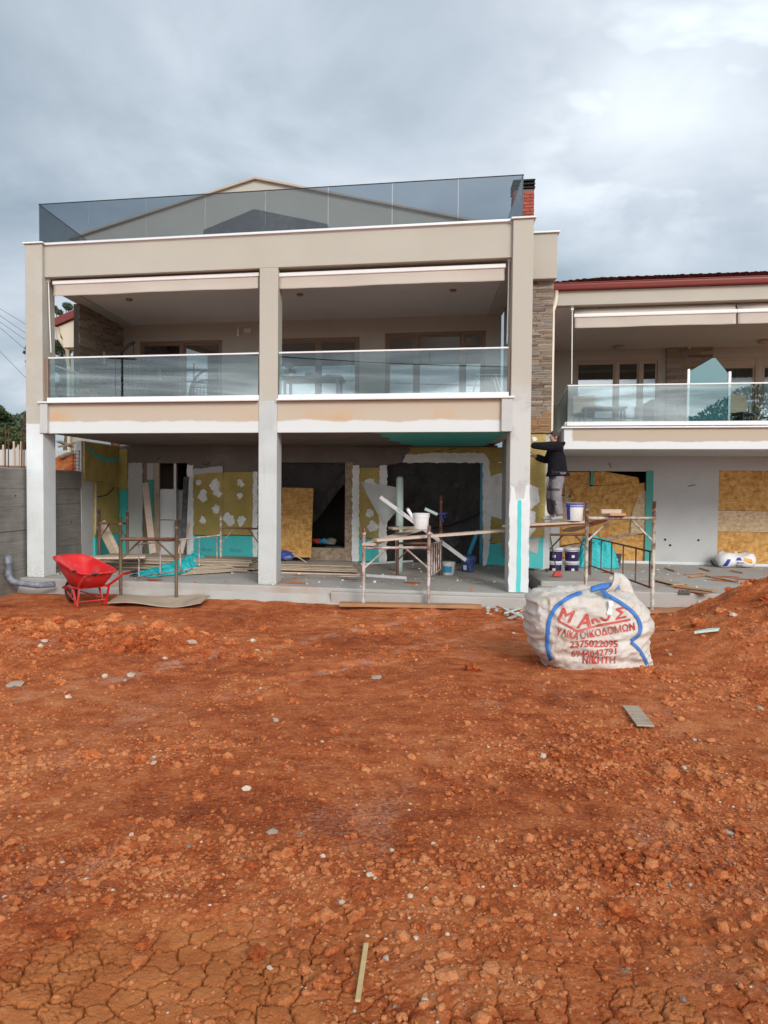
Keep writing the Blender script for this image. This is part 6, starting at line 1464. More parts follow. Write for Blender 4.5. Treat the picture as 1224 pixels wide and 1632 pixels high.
for s_ in (-1, 1):
    mb = MB(); mb.bar((.02, s_*.215, .31), (.16, s_*.235, .0), .052, .016, (0, 1, 0)); mb.bar((.30, s_*.25, .33), (.185, s_*.238, .0), .052, .016, (0, 1, 0)); mk('leg', mb, MT['red_paint'], wbr, local=True, bevel=.003)
    mb = MB(); mb.tube([(.86, s_*.318, .583), (1.02, s_*.321, .606)], .022, 12); mk('grip', mb, MT['rubber'], wbr, local=True)
    mb = MB(); mb.box((.30, s_*.345-.02, .575), (.37, s_*.345+.02, .615)); mk('tray_clip', mb, MT['rubber'], wbr, local=True, bevel=.008)
def ringtor(R0, r0, n=28, m=12, c=(0, 0, 0), w=1.0):
    mb = MB(); vs = []; fs = []
    for i in range(n):
        a = 2*math.pi*i/n
        for j in range(m):
            b = 2*math.pi*j/m; q_ = R0+r0*math.cos(b); vs.append((c[0]+q_*math.cos(a), c[1]+r0*w*math.sin(b), c[2]+q_*math.sin(a)))
    for i in range(n):
        for j in range(m): fs.append((i*m+j, ((i+1) % n)*m+j, ((i+1) % n)*m+(j+1) % m, i*m+(j+1) % m))
    return mb.add(vs, fs)
wc = (-.47, 0, .19)
tyre_o = mk('wheel', ringtor(.145, .046, c=wc), MT['rubber'], wbr, True, local=True)
mb = MB()
for s_ in (-1, 1): mb.lathe([(0, 0), (.06, .0), (.11, .012), (.115, .0)], 20)
v = [(wc[0]+x, wc[1]+(-1 if i < len(mb.v)//2 else 1)*(.030-z), wc[2]+y) for i, (x, y, z) in enumerate(mb.v)]
m2 = MB(); m2.add(v, mb.f); m2.tube([(wc[0], -.08, wc[2]), (wc[0], .08, wc[2])], .014, 10); mk('rim', m2, MT['rim'], tyre_o, True, local=True)
# ------------------------------------------------------------------ the large woven bag
BY = 8.62
bp0, bp1 = gpt(858, 1050), gpt(1037, 1071)
BC = Vector((W(942, 1060, BY).x, BY, 0)); BC.z = gz1(BC.x, BY)
bag = root('bulk_bag', 'large dirty white woven builder\'s bag with blue straps and red Greek lettering', 'bag', tuple(BC))
def bl(px, py, Y=BY-.45): p = W(px, py, Y); return p.x-BC.x, p.z-BC.z
_bl = bl
def bl(px, py, Y=BY-.1): return _bl(px, py, Y)
# silhouette read at several heights: (z, left, right)
sil = [(bl(940, 1072)[1]-.02, bl(880, 1072)[0], bl(1030, 1072)[0]), (bl(940, 1062)[1], bl(867, 1062)[0], bl(1039, 1062)[0]), (bl(940, 1045)[1], bl(855, 1045)[0], bl(1036, 1045)[0]), (bl(940, 1020)[1], bl(847, 1020)[0], bl(1031, 1020)[0]), (bl(940, 995)[1], bl(841, 995)[0], bl(1035, 995)[0]), (bl(940, 970)[1], bl(840, 970)[0], bl(1033, 970)[0]), (bl(940, 955)[1], bl(842, 955)[0], bl(1025, 955)[0]), (bl(940, 947)[1], bl(848, 947)[0], bl(1016, 947)[0])]
bl = _bl
NB, NH = 168, 72
def sil_at(t):
    z0, z1 = sil[0][0], sil[-1][0]; z = z0+(z1-z0)*t
    for (za, la, ra), (zb, lb, rb) in zip(sil, sil[1:]):
        if za <= z <= zb+1e-9: k = (z-za)/(zb-za); return z, la+(lb-la)*k, ra+(rb-ra)*k
    return z, sil[-1][1], sil[-1][2]
vs, fs = [], []
def bpoint(t, k):
    a = 2*math.pi*k/NB; z, l, r_ = sil_at(min(t, 1)); cx_ = (l+r_)/2; hw = (r_-l)/2-.045; hd = .50*(1-.12*abs(2*t-.9)**2)
    c_, s_ = math.cos(a), math.sin(a); e = .62
    x = cx_+hw*math.copysign(abs(c_)**e, c_); y = hd*math.copysign(abs(s_)**e, s_)
    bulge = .030*math.sin(t*math.pi)
    # folds: slanting creases and dents
    w_ = .030*float(fbm(x*1.9+y+4, z*2.6-y*.6+x*.8, 1.5, 4)) + .012*math.sin(9*x+13*z+3*math.sin(3*x)) * (0.4+.6*t)
    rd = 1-abs(float(fbm(x*2.3-z*1.1+20, z*1.7+x*.9, 1.6, 3)))*2.6; w_ += .034*max(0, rd)**2*(1 if s_ < .3 else .4) - .01
    r5 = 1-abs(float(fbm(x*4.1+z*2.6+7, z*3.3-x*1.9, 1.5, 2)))*3.0; r6 = 1-abs(float(fbm(x*5.0-z*4.4-3, z*3.0+x*2.2, 1.3, 2)))*3.2
    w_ += .011*max(0, r5)**3 + .009*max(0, r6)**3
    if s_ < 0: w_ += -.05*math.exp(-((z-.33-.10*(x-.1))**2)/.0012)*max(0, 1-((x-.2)/.5)**2)*.55 - .035*math.exp(-((z-.14+.12*x)**2)/.0010)*max(0, 1-((x+.0)/.55)**2)
    n_ = Vector((c_, s_, 0)); return Vector((x, y, z+.02*math.sin(a*3+1)*max(0, t-.8)*3)) + n_*(w_+bulge)
for j in range(NH+1):
    for k in range(NB): vs.append(bpoint(j/NH, k))
for j in range(NH):
    for k in range(NB): fs.append((j*NB+k, j*NB+(k+1) % NB, (j+1)*NB+(k+1) % NB, (j+1)*NB+k))
base = len(vs); ztop = sil_at(1)[0]
for m in range(1, 9):
    f_ = 1-m/8.5
    for k in range(NB):
        p = vs[NH*NB+k]; cx_ = (sil[-1][1]+sil[-1][2])/2
        q_ = Vector((cx_+(p.x-cx_)*f_, p.y*f_, ztop+.10*math.sin(m/8*1.6)*(.5+.5*math.cos((p.x-cx_)*3-.4)) - .10*max(0, (m-4)/4) + .07*float(fbm(p.x*f_*3+2, p.y*f_*3, 1.4, 3))))
        vs.append(q_)
for m in range(8):
    o0 = NH*NB if m == 0 else base+(m-1)*NB; o1_ = base+m*NB
    for k in range(NB): fs.append((o0+k, o0+(k+1) % NB, o1_+(k+1) % NB, o1_+k))
fs.append(tuple(base+7*NB+k for k in range(NB))); fs.append(tuple(reversed(range(NB))))
mb = MB(); mb.add(vs, fs); mk('cloth_body', mb, MT['bag'], bag, True, local=True)
CAML = Vector((0, 0, EYE))-BC
bagv = BVHTree.FromPolygons([tuple(p) for p in vs], fs)
def on_b(x, z, off=.006):
    for k in range(14):
        d = (Vector((x, -.45, z-.008*k))-CAML).normalized(); h = bagv.ray_cast(CAML, d)
        if h[0]: return h[0]-d*off*1.6+Vector((0, 0, .004))
    return Vector((x, -.3, z))
# raised flap of the open mouth at the right, and the crumpled collar
flap = [bl(962, 952, BY-.3), bl(978, 935, BY-.3), bl(986, 912, BY-.3), bl(1001, 918, BY-.3), bl(1012, 930, BY-.3), bl(1020, 950, BY-.3), bl(1024, 965, BY-.3)]
def flapfn(s, t):
    i = s*(len(flap)-1); a = int(min(i, len(flap)-2)); k = i-a; x = flap[a][0]*(1-k)+flap[a+1][0]*k; z = flap[a][1]*(1-k)+flap[a+1][1]*k
    xb = sil[-1][1]+.68*(sil[-1][2]-sil[-1][1]) + (s-.5)*.34; zb_ = .80
    y = -.30+.25*s-.10*math.sin(t*3)+.05*math.sin(s*8+t*4)
    return (xb+(x-xb)*t, y+.10*t*(1-s), zb_+(z-zb_)*t+.01*math.sin(s*13))
mb = MB(); mb.sheet(flapfn, 24, 12); mk('mouth_flap', mb, MT['bag'], bag, True, local=True, thick=.006)
def flap2(s, t):
    x, y, z = flapfn(s, t); return (x-.03+.06*t, y+.28-.10*s+.04*math.sin(s*6), z-.02-.05*t)
mb = MB(); mb.sheet(flap2, 20, 10); mk('mouth_flap', mb, MT['bag'], bag, True, local=True, thick=.006)
# blue straps sewn on the cloth
def strap(pts, w, name='strap', off=.010):
    P = [bl(*p) for p in pts]; Q = []
    for (x0, z0), (x1, z1) in zip(P, P[1:]):
        n = max(2, int(math.hypot(x1-x0, z1-z0)/.025)); Q += [(x0+(x1-x0)*i/n, z0+(z1-z0)*i/n) for i in range(n)]
    Q.append(P[-1]); Qs = Q[:]
    for it in range(3): Qs = [Qs[0]]+[((a[0]+2*b[0]+c[0])/4, (a[1]+2*b[1]+c[1])/4) for a, b, c in zip(Qs, Qs[1:], Qs[2:])]+[Qs[-1]]
    mb = MB(); vs_ = []; fs_ = []
    for i, (x, z) in enumerate(Qs):
        a = Qs[max(0, i-1)]; b = Qs[min(len(Qs)-1, i+1)]; L = math.hypot(b[0]-a[0], b[1]-a[1]) or 1; nx, nz = -(b[1]-a[1])/L, (b[0]-a[0])/L
        for s_ in (-1, -.33, .33, 1): vs_.append(on_b(x+nx*w/2*s_, z+nz*w/2*s_, off))
    for i in range(len(Qs)-1):
        for k in range(3): fs_.append((i*4+k, i*4+k+1, i*4+5+k, i*4+4+k))
    mb.add(vs_, fs_); return mk(name, mb, MT['strap'], bag, True, local=True, thick=.003)
strap([(927, 944), (905, 953), (886, 967), (876, 985), (873, 1005), (872, 1028), (875, 1046), (878, 1053)], .042)
strap([(968, 949), (985, 958), (1005, 972), (1017, 985), (1022, 1000), (1020, 1012), (1006, 1022)], .036)
strap([(1006, 1024), (1018, 1034), (1028, 1050), (1034, 1066)], .03)
def loop(s, t):
    a = bl(945, 941, BY-.35); b = bl(985, 935, BY-.2); x = a[0]+(b[0]-a[0])*s; z = a[1]+(b[1]-a[1])*s+.03*math.sin(s*math.pi); return (x, -.30+.02*s+.05*t, z+.05*(t-.5))
mb = MB(); mb.sheet(loop, 12, 2); mk('lifting_loop', mb, MT['strap'], bag, True, local=True, thick=.005)
def loop2(s, t):
    a = bl(957, 940, BY-.38); b = bl(968, 951, BY-.45); return (a[0]+(b[0]-a[0])*s*.6+.055*t, -.34-.13*s, a[1]+(b[1]-a[1])*s)
mb = MB(); mb.sheet(loop2, 8, 2); mk('lifting_loop', mb, MT['strap'], bag, True, local=True, thick=.005)
def docp(s, t):
    x, z = bl(969+1.5*math.sin(s*5), 958+22*s); return on_b(x+.05*t, z, .02+.012*math.sin(s*6))
mb = MB(); mb.sheet(docp, 8, 3); mk('document_sleeve', mb, MT['label_white'], bag, True, local=True)
def printing(word, px, py, hpx, wpx, ang, shear=0.0, bold=.0, keep=None, curve=0.0):
    x0, z0 = bl(px, py); size = hpx/FPX*(BY-.45)/.70
    raw = text_mb(word, 1.0, lambda X, Y, Z: (X, Y, 0), shear=shear, align='LEFT')
    P = np.array(raw.v)[:, :2]; P -= P.min(0); ext = P.max(0); P = P/ext*np.array([wpx, hpx])/FPX*(BY-.45); tris = []
    for f in raw.f:
        for i in range(1, len(f)-1): tris.append([P[f[0]], P[f[i]], P[f[i+1]]])
    for (cx_, cy_, nx_, ny_) in keep or ():
        c_ = np.array([cx_*wpx, cy_*hpx])/FPX*(BY-.45); n_ = np.array([nx_, ny_]); out = []
        for tr in tris:
            pl = []
            for i in range(3):
                p, q_ = tr[i], tr[(i+1) % 3]; dp, dq = (p-c_)@n_, (q_-c_)@n_
                if dp <= 0: pl.append(p)
                if dp*dq < 0: pl.append(p+(q_-p)*dp/(dp-dq))
            for i in range(1, len(pl)-1): out.append([pl[0], pl[i], pl[i+1]])
        tris = out
    st, fin_ = tris, []
    while st:
        tr = st.pop(); L = [np.hypot(*(tr[i]-tr[(i+1) % 3])) for i in range(3)]; i = int(np.argmax(L))
        if L[i] < .03: fin_.append(tr); continue
        m = (tr[i]+tr[(i+1) % 3])/2; st.append([tr[i], m, tr[(i+2) % 3]]); st.append([m, tr[(i+1) % 3], tr[(i+2) % 3]])
    ca, sa = math.cos(R(ang)), math.sin(R(ang)); mb = MB(); vs_ = []
    bw = bold*hpx/FPX*(BY-.45)*1.4
    for k, (dx, dy) in enumerate(((0, 0), (bw, 0), (-bw, 0), (0, bw*.8), (0, -bw*.8)) if bold else ((0, 0),)):
        for tr in fin_:
            for X, Y in tr:
                Y = Y+curve*math.sin(X*9)+dy; X = X+dx; vs_.append(on_b(x0+X*ca-Y*sa, z0+X*sa+Y*ca, .0045+.0006*k))
    mb.add(vs_, [(3*i, 3*i+1, 3*i+2) for i in range(len(vs_)//3)]); mk('lettering', mb, MT['bag_print'], bag, local=True)
printing('M', 889, 988, 20, 23, -14, .15, .03); printing('A', 920, 1001, 21, 22, 4, .25, .03)
printing('KO', 945, 995, 19, 30, 14, 0, .03, keep=[(0, .42, .05, 1)]); printing('\u03a3', 982, 988, 17, 20, 14, .2, .03)
for pts in ([(890, 990), (921, 1006.5)], [(921, 1006.5), (955, 997), (1005, 988)]):
    P = [bl(*p) for p in pts]; mb = MB(); vs_ = []; fs_ = []; Q = []
    for (x0, z0), (x1, z1) in zip(P, P[1:]): Q += [(x0+(x1-x0)*i/10, z0+(z1-z0)*i/10) for i in range(11)]
    for x, z in Q: vs_ += [on_b(x, z-.012, .0075), on_b(x, z+.012, .0075)]
    for i in range(len(Q)-1): fs_.append((2*i, 2*i+2, 2*i+3, 2*i+1))
    mb.add(vs_, fs_); mk('printed_line', mb, MT['bag_print'], bag, local=True)
printing('\u03a5\u039b\u0399\u039a\u0391', 886, 1012, 12, 36, -13, 0, .02); printing('\u039f\u0399\u039a\u039f\u0394\u039f\u039c\u03a9\u039d', 926, 1019, 12, 88, 10, 0, .02)
printing('2375022095', 909, 1033, 10.5, 76, 2, 0, .028, curve=.006); printing('6944842791', 911, 1047, 10, 72, 3, 0, .02, curve=-.008, keep=[(.35, .55, -.02, 1)] if False else None); printing('\u039d\u0399\u039a\u0397\u03a4\u0397', 929, 1058, 11, 52, 1, .0, .028)
# ------------------------------------------------------------------ the man on the plank
def skinned(name, verts, edges, radii, mat, parent, root_i=0, sub=2, post=None):
    me = bpy.data.meshes.new(name); me.from_pydata([tuple(v) for v in verts], edges, []); me.materials.append(mat)
    o = bpy.data.objects.new(name, me); COL.objects.link(o)
    m = o.modifiers.new('skin', 'SKIN'); m.use_smooth_shade = True; m.branch_smoothing = .4
    for i, r_ in enumerate(radii):
        sv = me.skin_vertices[0].data[i]; sv.radius = (r_, r_) if not isinstance(r_, tuple) else r_; sv.use_root = i == root_i
    s = o.modifiers.new('sub', 'SUBSURF'); s.levels = s.render_levels = sub
    dg = bpy.context.evaluated_depsgraph_get(); em = bpy.data.meshes.new_from_object(o.evaluated_get(dg)); o.modifiers.clear(); o.data = em; em.name = name
    em.polygons.foreach_set('use_smooth', [True]*len(em.polygons))
    if post: post(em)
    if parent: o.parent = parent
    return o
MY = 14.78
fx = W(885, 832, MY).x; zpl = 1.325
man = root('person', 'man in black hooded jacket and grey work trousers standing on the plank', 'person', (fx, MY, zpl), 0)
# local axes: he faces -x (towards the column); y away from the viewer
S = {}
V, E_, Rd = [], [], []
def jn(key, p, r_, par=None):
    S[key] = len(V); V.append(Vector(p)); Rd.append(r_)
    if par is not None: E_.append((S[par], S[key]))
jn('pelvis', (.02, 0, .90), (.135, .115)); jn('waist', (.02, 0, 1.05), (.13, .115), 'pelvis'); jn('chest', (.0, 0, 1.27), (.16, .12), 'waist'); jn('upper', (-.005, 0, 1.41), (.14, .10), 'chest')
jn('neck', (-.03, 0, 1.47), (.056, .058), 'upper'); jn('head0', (-.06, 0, 1.535), (.072, .068), 'neck'); jn('head1', (-.055, 0, 1.615), (.085, .076), 'head0'); jn('head2', (-.045, 0, 1.685), (.060, .058), 'head1')
jn('nose', (-.150, 0, 1.592), .013, 'head1')
for s_, k in ((-1, 'n'), (1, 'f')):
    jn('sh'+k, (-.01, s_*.185, 1.42), (.062, .062), 'upper')
    hz, ex = (1.40, -.30) if k == 'n' else (1.30, -.22)
    if k == 'n': jn('el'+k, (-.28, s_*.24, 1.41), .047, 'sh'+k); jn('wr'+k, (-.53, s_*.15, 1.43), .033, 'el'+k); jn('pa'+k, (-.61, s_*.14, 1.44), (.040, .022), 'wr'+k)
    else: jn('el'+k, (-.12, s_*.27, 1.15), .047, 'sh'+k); jn('wr'+k, (-.38, s_*.12, 1.23), .033, 'el'+k); jn('pa'+k, (-.46, s_*.10, 1.25), (.040, .022), 'wr'+k)
    pa = V[S['pa'+k]]
    for i, (dy, dz, L) in enumerate(((-.010, .028, .075), (-.004, .010, .085), (-.003, -.010, .08), (-.006, -.028, .062))):
        jn('f%s%da' % (k, i), pa+Vector((-.040, dy, dz)), .0105, 'pa'+k); jn('f%s%db' % (k, i), pa+Vector((-.040-L*.5, dy-.006, dz*1.05)), .0095, 'f%s%da' % (k, i)); jn('f%s%dc' % (k, i), pa+Vector((-.040-L*.9, dy+.016, dz*1.0)), .0085, 'f%s%db' % (k, i))
    jn('t%sa' % k, pa+Vector((.0, -.012, .040)), .012, 'pa'+k); jn('t%sb' % k, pa+Vector((-.035, -.018, .062)), .010, 't%sa' % k)
    jn('hip'+k, (.02, s_*.095, .86), (.092, .085), 'pelvis')
    fx_ = -.075 if k == 'f' else .035
    jn('kn'+k, (-.035+fx_*.4, s_*.11, .47), (.063, .060), 'hip'+k); jn('an'+k, (fx_+.03, s_*.115, .085), (.042, .040), 'kn'+k); jn('heel'+k, (fx_+.035, s_*.115, .045), (.036, .034), 'an'+k); jn('toe'+k, (fx_-.14, s_*.125, .035), (.034, .028), 'heel'+k)
skinned('body', V, E_, Rd, MT['skin'], man)
# ears and hair cap
for s_ in (-1, 1):
    mb = MB(); mb.add([((-.03+.022*math.cos(a)*1.0), s_*(.079+.008*math.cos(a)), 1.59+.034*math.sin(a)) for a in [2*math.pi*i/10 for i in range(10)]]+[(-.03, s_*.078, 1.59)], [(i, (i+1) % 10, 10) for i in range(10)])
    mk('ear', mb, MT['skin'], man, True, local=True, thick=.012)
def hair(s, t):
    a = s*2*math.pi; ph = t*1.75; r_ = math.sin(ph); x = -.043+.100*r_*math.cos(a); z = 1.625+.100*math.cos(ph)
    if math.cos(a) < -.35: z = max(z, 1.66+.02*(-.35-math.cos(a)))
    return (x, .091*r_*math.sin(a), z)
mb = MB(); mb.sheet(hair, 30, 12); mk('hair', mb, MT['hair'], man, True, local=True)
def piece(name, keys, edges, grow, mat, sub=2, extra=()):
    vs_ = [V[S[k]] for k in keys]; ix = {k: i for i, k in enumerate(keys)}; rr = []
    for k in keys:
        g = grow[k] if k in grow else .02; r_ = Rd[S[k]]; rr.append((r_[0]+g, r_[1]+g) if isinstance(r_, tuple) else (r_+g, r_+g))
    ed = [(ix[a], ix[b]) for a, b in edges]
    for key, p, r_, par in extra: vs_.append(Vector(p)); rr.append((r_, r_) if not isinstance(r_, tuple) else r_); ix[key] = len(vs_)-1; ed.append((ix[par], ix[key]))
    return skinned(name, vs_, ed, rr, MT[mat], man, 0, sub)
piece('jacket', ['waist', 'chest', 'upper', 'shn', 'eln', 'wrn', 'shf', 'elf', 'wrf'], [('waist', 'chest'), ('chest', 'upper'), ('upper', 'shn'), ('shn', 'eln'), ('eln', 'wrn'), ('upper', 'shf'), ('shf', 'elf'), ('elf', 'wrf')],
      {'waist': .075, 'chest': .065, 'upper': .075, 'shn': .062, 'shf': .062, 'eln': .038, 'elf': .038, 'wrn': .030, 'wrf': .030}, 'jacket', 2, [('hem', (.03, 0, .87), (.232, .215), 'waist'), ('collar', (-.02, 0, 1.50), (.105, .10), 'upper')])
mb = MB()
def hood(s, t):
    a = R(-100)+R(200)*s; return (.02+.125*math.cos(a)*(.85+.3*t), .125*math.sin(a), 1.42+.11*t-.05*t*t+.02*math.cos(a))
mb.sheet(hood, 20, 6); mk('hood', mb, MT['jacket'], man, True, local=True, thick=.045)
piece('trousers', ['pelvis', 'hipn', 'knn', 'ann', 'hipf', 'knf', 'anf'], [('pelvis', 'hipn'), ('hipn', 'knn'), ('knn', 'ann'), ('pelvis', 'hipf'), ('hipf', 'knf'), ('knf', 'anf')], {'pelvis': .002, 'hipn': .042, 'hipf': .042, 'knn': .046, 'knf': .046, 'ann': .048, 'anf': .048}, 'trousers')
tr_ = bpy.data.objects[[c.name for c in man.children if c.name.startswith('trousers')][0]]; tr_.data.materials.append(MT['trousers_dark'])
for f_ in tr_.data.polygons:
    c = f_.center
    if (c.x < -.04 and .10 < c.z < .40) or (c.x < .03 and .56 < c.z < .64) or (c.x < -.03 and .80 < c.z < .9): f_.material_index = 1
for s_, k in ((-1, 'n'), (1, 'f')):
    an = V[S['an'+k]]
    v = [an+Vector((.055, 0, -.035)), an+Vector((0, 0, -.02)), an+Vector((-.09, 0, -.045)), an+Vector((-.185, s_*.012, -.052))]
    skinned('shoe', v, [(0, 1), (1, 2), (2, 3)], [(.048, .046), (.056, .055), (.050, .040), (.042, .030)], MT['shoe'], man)
# trowel-board hidden in his hands
t_ = root('trowel', 'grey plastering trowel held by the man against the wall', 'trowel', (fx-.60, MY+.02, zpl+1.27))
mb = MB(); mb.box((-.10, -.06, -.004), (.12, .06, .004)); mk('blade', mb, MT['alu'], t_, local=True); mb = MB(); mb.tube([(.02, 0, .03), (.14, 0, .03)], .014, 8); mk('handle', mb, MT['plank'], t_, local=True)
# ------------------------------------------------------------------ balcony furniture
def ceilY(px, py, v): u, z = M_.px(px, py, v); return M_(u, v, z), u, z
FLZ = 3.60
v = 2.9; u0, _ = M_.px(200, 560, v); zt = M_.px(214, 545, v)[1]
t = root('hanging_chair', 'dark hanging wicker egg chair on a curved stand behind the left balcony glass', 'hanging chair', tuple(M_(u0+.5, v, FLZ)))
q = lambda x, y, vv=v: M_(*((lambda a: (a[0], vv, a[1]))(M_.px(x, y, vv))))
mb = MB(); mb.tube([q(180, 628), q(180, 600), q(184, 578), q(194, 560), q(205, 550), q(214, 546)], .038, 10); mk('stand', mb, MT['wicker'], t, True)
mb = MB(); mb.tube([q(213, 547), q(213, 566)], .008, 6); mk('chain', mb, MT['wire'], t)
mb = MB(); c0 = q(210, 600); 
for k in range(12):
    a = math.pi*k/12; mb.tube([c0+Vector((.42*math.cos(b)*math.cos(a), .42*math.cos(b)*math.sin(a), .52*math.sin(b))) for b in [math.pi*(i/16)-math.pi/2 for i in range(17)]], .013, 5)
for zz_ in (-.35, -.2, -.05, .1, .25, .38):
    rr = .42*math.sqrt(max(0, 1-(zz_/.52)**2)); mb.tube([c0+Vector((rr*math.cos(b), rr*math.sin(b), zz_)) for b in [math.pi*2*i/20 for i in range(21)]], .012, 5)
mk('basket', mb, MT['wicker'], t)
mb = MB(); mb.tube([q(232, 630), q(236, 600), q(246, 582), q(258, 577), q(270, 582), q(281, 600), q(285, 630)], .022, 8); mk('arch_frame', mb, MT['wicker'], t, True)
mb = MB(); mb.tube([q(236, 600), q(281, 600)], .014, 6); mb.tube([q(240, 616), q(279, 616)], .012, 6); mk('arch_rail', mb, MT['wicker'], t)
mb = MB(); mb.tube([q(180, 630), q(250, 632)], .022, 8); mk('base', mb, MT['wicker'], t)
v = 2.2
t = root('garden_table', 'grey table with dishes behind the right balcony glass', 'table', tuple(M_(M_.px(500, 600, v)[0], v, FLZ)))
ua, ub = M_.px(452, 606, v)[0], M_.px(548, 606, v)[0]; zt = FLZ+.73
mb = MB(); mb.box((ua, v-.45, zt-.05), (ub, v+.45, zt), M_); mk('tabletop', mb, MT['dark_plastic'], t, bevel=.01)
for uq in (ua+.1, ub-.1):
    for vq in (v-.38, v+.38): mb = MB(); mb.box((uq-.03, vq-.03, FLZ), (uq+.03, vq+.03, zt-.05), M_); mk('leg', mb, MT['dark_plastic'], t)
for px, m, r_, h, lab, nm, ct in ((497, 'dark_plastic', .16, .13, 'dark round pot on the grey balcony table', 'pot', 'pot'), (527, 'blue_plastic', .12, .09, 'blue bowl on the grey balcony table', 'bowl', 'bowl'), (463, 'leaf_mid', .10, .22, 'small potted plant at the end of the balcony table', 'pot_plant', 'plant')):
    p = M_(M_.px(px, 600, v)[0], v, zt+.001)
    if nm == 'pot_plant':
        tt = root(nm, lab, ct, tuple(p)); mb = MB(); mb.lathe([(.06, 0), (.085, .11), (.075, .11), (.0, .09)], 14, tuple(p)); mk('pot', mb, MT['chip_white'], tt, True)
        mb = MB()
        for k in range(40): a = random.uniform(0, 6.28); r2 = random.uniform(.02, .12); c_ = p+Vector((r2*math.cos(a), r2*math.sin(a), .12+random.uniform(0, .2))); d_ = Vector((random.uniform(-1, 1), random.uniform(-1, 1), random.uniform(-.3, 1))).normalized()*.05; e_ = d_.cross(Vector((random.random(), 1, .3))).normalized()*.02; mb.add([c_-d_, c_+e_, c_+d_, c_-e_], [(0, 1, 2, 3)])
        mk('foliage', mb, MT['leaf_grey'], tt)
    else:
        mb = MB(); mb.lathe([(r_*.5, 0), (r_, h*.55), (r_*.95, h*.8), (r_*.4, h), (0, h*1.02)], 20, tuple(p)); o = mk(nm, mb, MT[m], smooth=True); tag(o, lab, ct)
v = 1.6; q = lambda x, y, vv=v: M_(*((lambda a: (a[0], vv, a[1]))(M_.px(x, y, vv))))
t = root('drying_rack', 'folding wire clothes rack at the right end of the main balcony', 'drying rack', tuple(q(770, 628)))
mb = MB()
for dv in (0, .5):
    sh = M_.dv*dv; mb.tube([q(753, 630)+sh, q(763, 597)+sh], .010, 6); mb.tube([q(800, 630)+sh, q(790, 597)+sh], .010, 6)
for k in range(9): a, b = q(758, 597), q(803, 597); p = a+(b-a)*(k/8); mb.tube([p, p+M_.dv*.5], .005, 5)
mb.tube([q(758, 597), q(803, 597)], .008, 6); mb.tube([q(758, 597)+M_.dv*.5, q(803, 597)+M_.dv*.5], .008, 6)
mk('rack_frame', mb, MT['white_metal'], t)
v = 1.8
for px, lab in ((930, 'grey wicker chair behind the left end of the neighbouring balcony glass'), (1188, 'grey wicker chair behind the far end of the neighbouring balcony glass')):
    u, z = H_.px(px, 660, v); p = H_(u, v, zc_+.03); t = root('garden_chair', lab, 'chair', tuple(p), R(-10)+random.uniform(-.4, .4))
    mb = MB(); mb.box((-.26, -.26, .38), (.26, .26, .45)); mk('seat', mb, MT['dark_plastic'], t, local=True, bevel=.02); mb = MB(); mb.hexa([(-.26, .22, .45), (.26, .22, .45), (.26, .27, .45), (-.26, .27, .45), (-.27, .33, .92), (.27, .33, .92), (.27, .37, .92), (-.27, .37, .92)]); mk('backrest', mb, MT['plank_grey'], t, local=True, bevel=.015)
    for a in (-.23, .23):
        for b in (-.23, .23): mb = MB(); mb.box((a-.02, b-.02, 0), (a+.02, b+.02, .38)); mk('leg', mb, MT['dark_plastic'], t, local=True)
u, z = H_.px(962, 660, 1.6); p = H_(u, 1.6, zc_+.03); t = root('low_table', 'low dark table between the chairs on the neighbouring balcony', 'table', tuple(p), R(-10))
mb = MB(); mb.box((-.5, -.35, .52), (.5, .35, .57)); mk('tabletop', mb, MT['dark_plastic'], t, local=True, bevel=.01)
for a in (-.44, .44):
    for b in (-.3, .3): mb = MB(); mb.box((a-.025, b-.025, 0), (a+.025, b+.025, .52)); mk('leg', mb, MT['dark_plastic'], t, local=True)
# ------------------------------------------------------------------ trees, bushes, wires
def leafcloud(clumps, n, size, needle=False):
    mb = MB(); tot = sum(c[3]**2 for c in clumps)
    for (cx_, cy_, cz_, r_) in clumps:
        k = int(n*r_*r_/tot); P = rng.normal(0, 1, (k, 3)); P /= np.linalg.norm(P, axis=1)[:, None]; P *= (r_*rng.uniform(.35, 1, k)**.5)[:, None]; P[:, 2] *= .75
        for x, y, z in P:
            c_ = Vector((cx_+x, cy_+y, cz_+z)); d_ = Vector(rng.normal(0, 1, 3)).normalized(); e_ = d_.cross(Vector(rng.normal(0, 1, 3))).normalized(); l_ = size*rng.uniform(.6, 1.4); w_ = l_*(.16 if needle else .45)
            mb.add([c_-d_*l_, c_+e_*w_, c_+d_*l_, c_-e_*w_], [(0, 1, 2, 3)])
    return mb
def tree(name, label, base, h, clumps, n, size, mat, needle=False, group=None, limbs=True, r0=.16):
    t = root(name, label, 'tree' if 'tree' in name else 'bush', tuple(base), 0, group); b = Vector(base)
    mb = MB(); top = Vector(clumps[0][:3]); mb.tube([b, b.lerp(top, .5)+Vector((.15, .05, 0)), top], [r0, r0*.65, r0*.2], 9)
    if limbs:
        for c_ in clumps[1:]: s0 = b.lerp(top, random.uniform(.35, .7)); mb.tube([s0, s0.lerp(Vector(c_[:3]), .5)+Vector((0, 0, .1)), Vector(c_[:3])], [r0*.4, r0*.25, r0*.08], 6)
    mk('trunk', mb, MT['bark'], t, True); mk('crown', leafcloud(clumps, n, size, needle), MT[mat], t)
def rc(px, py, Y, r_px): p = W(px, py, Y); return (p.x, Y+random.uniform(-.8, .8), p.z, r_px*Y/FPX)
Y = 42
cl = [rc(-4, 668, Y, 20), rc(8, 660, Y, 10), rc(-12, 655, Y, 16), rc(3, 682, Y, 14), rc(-20, 680, Y, 20)]
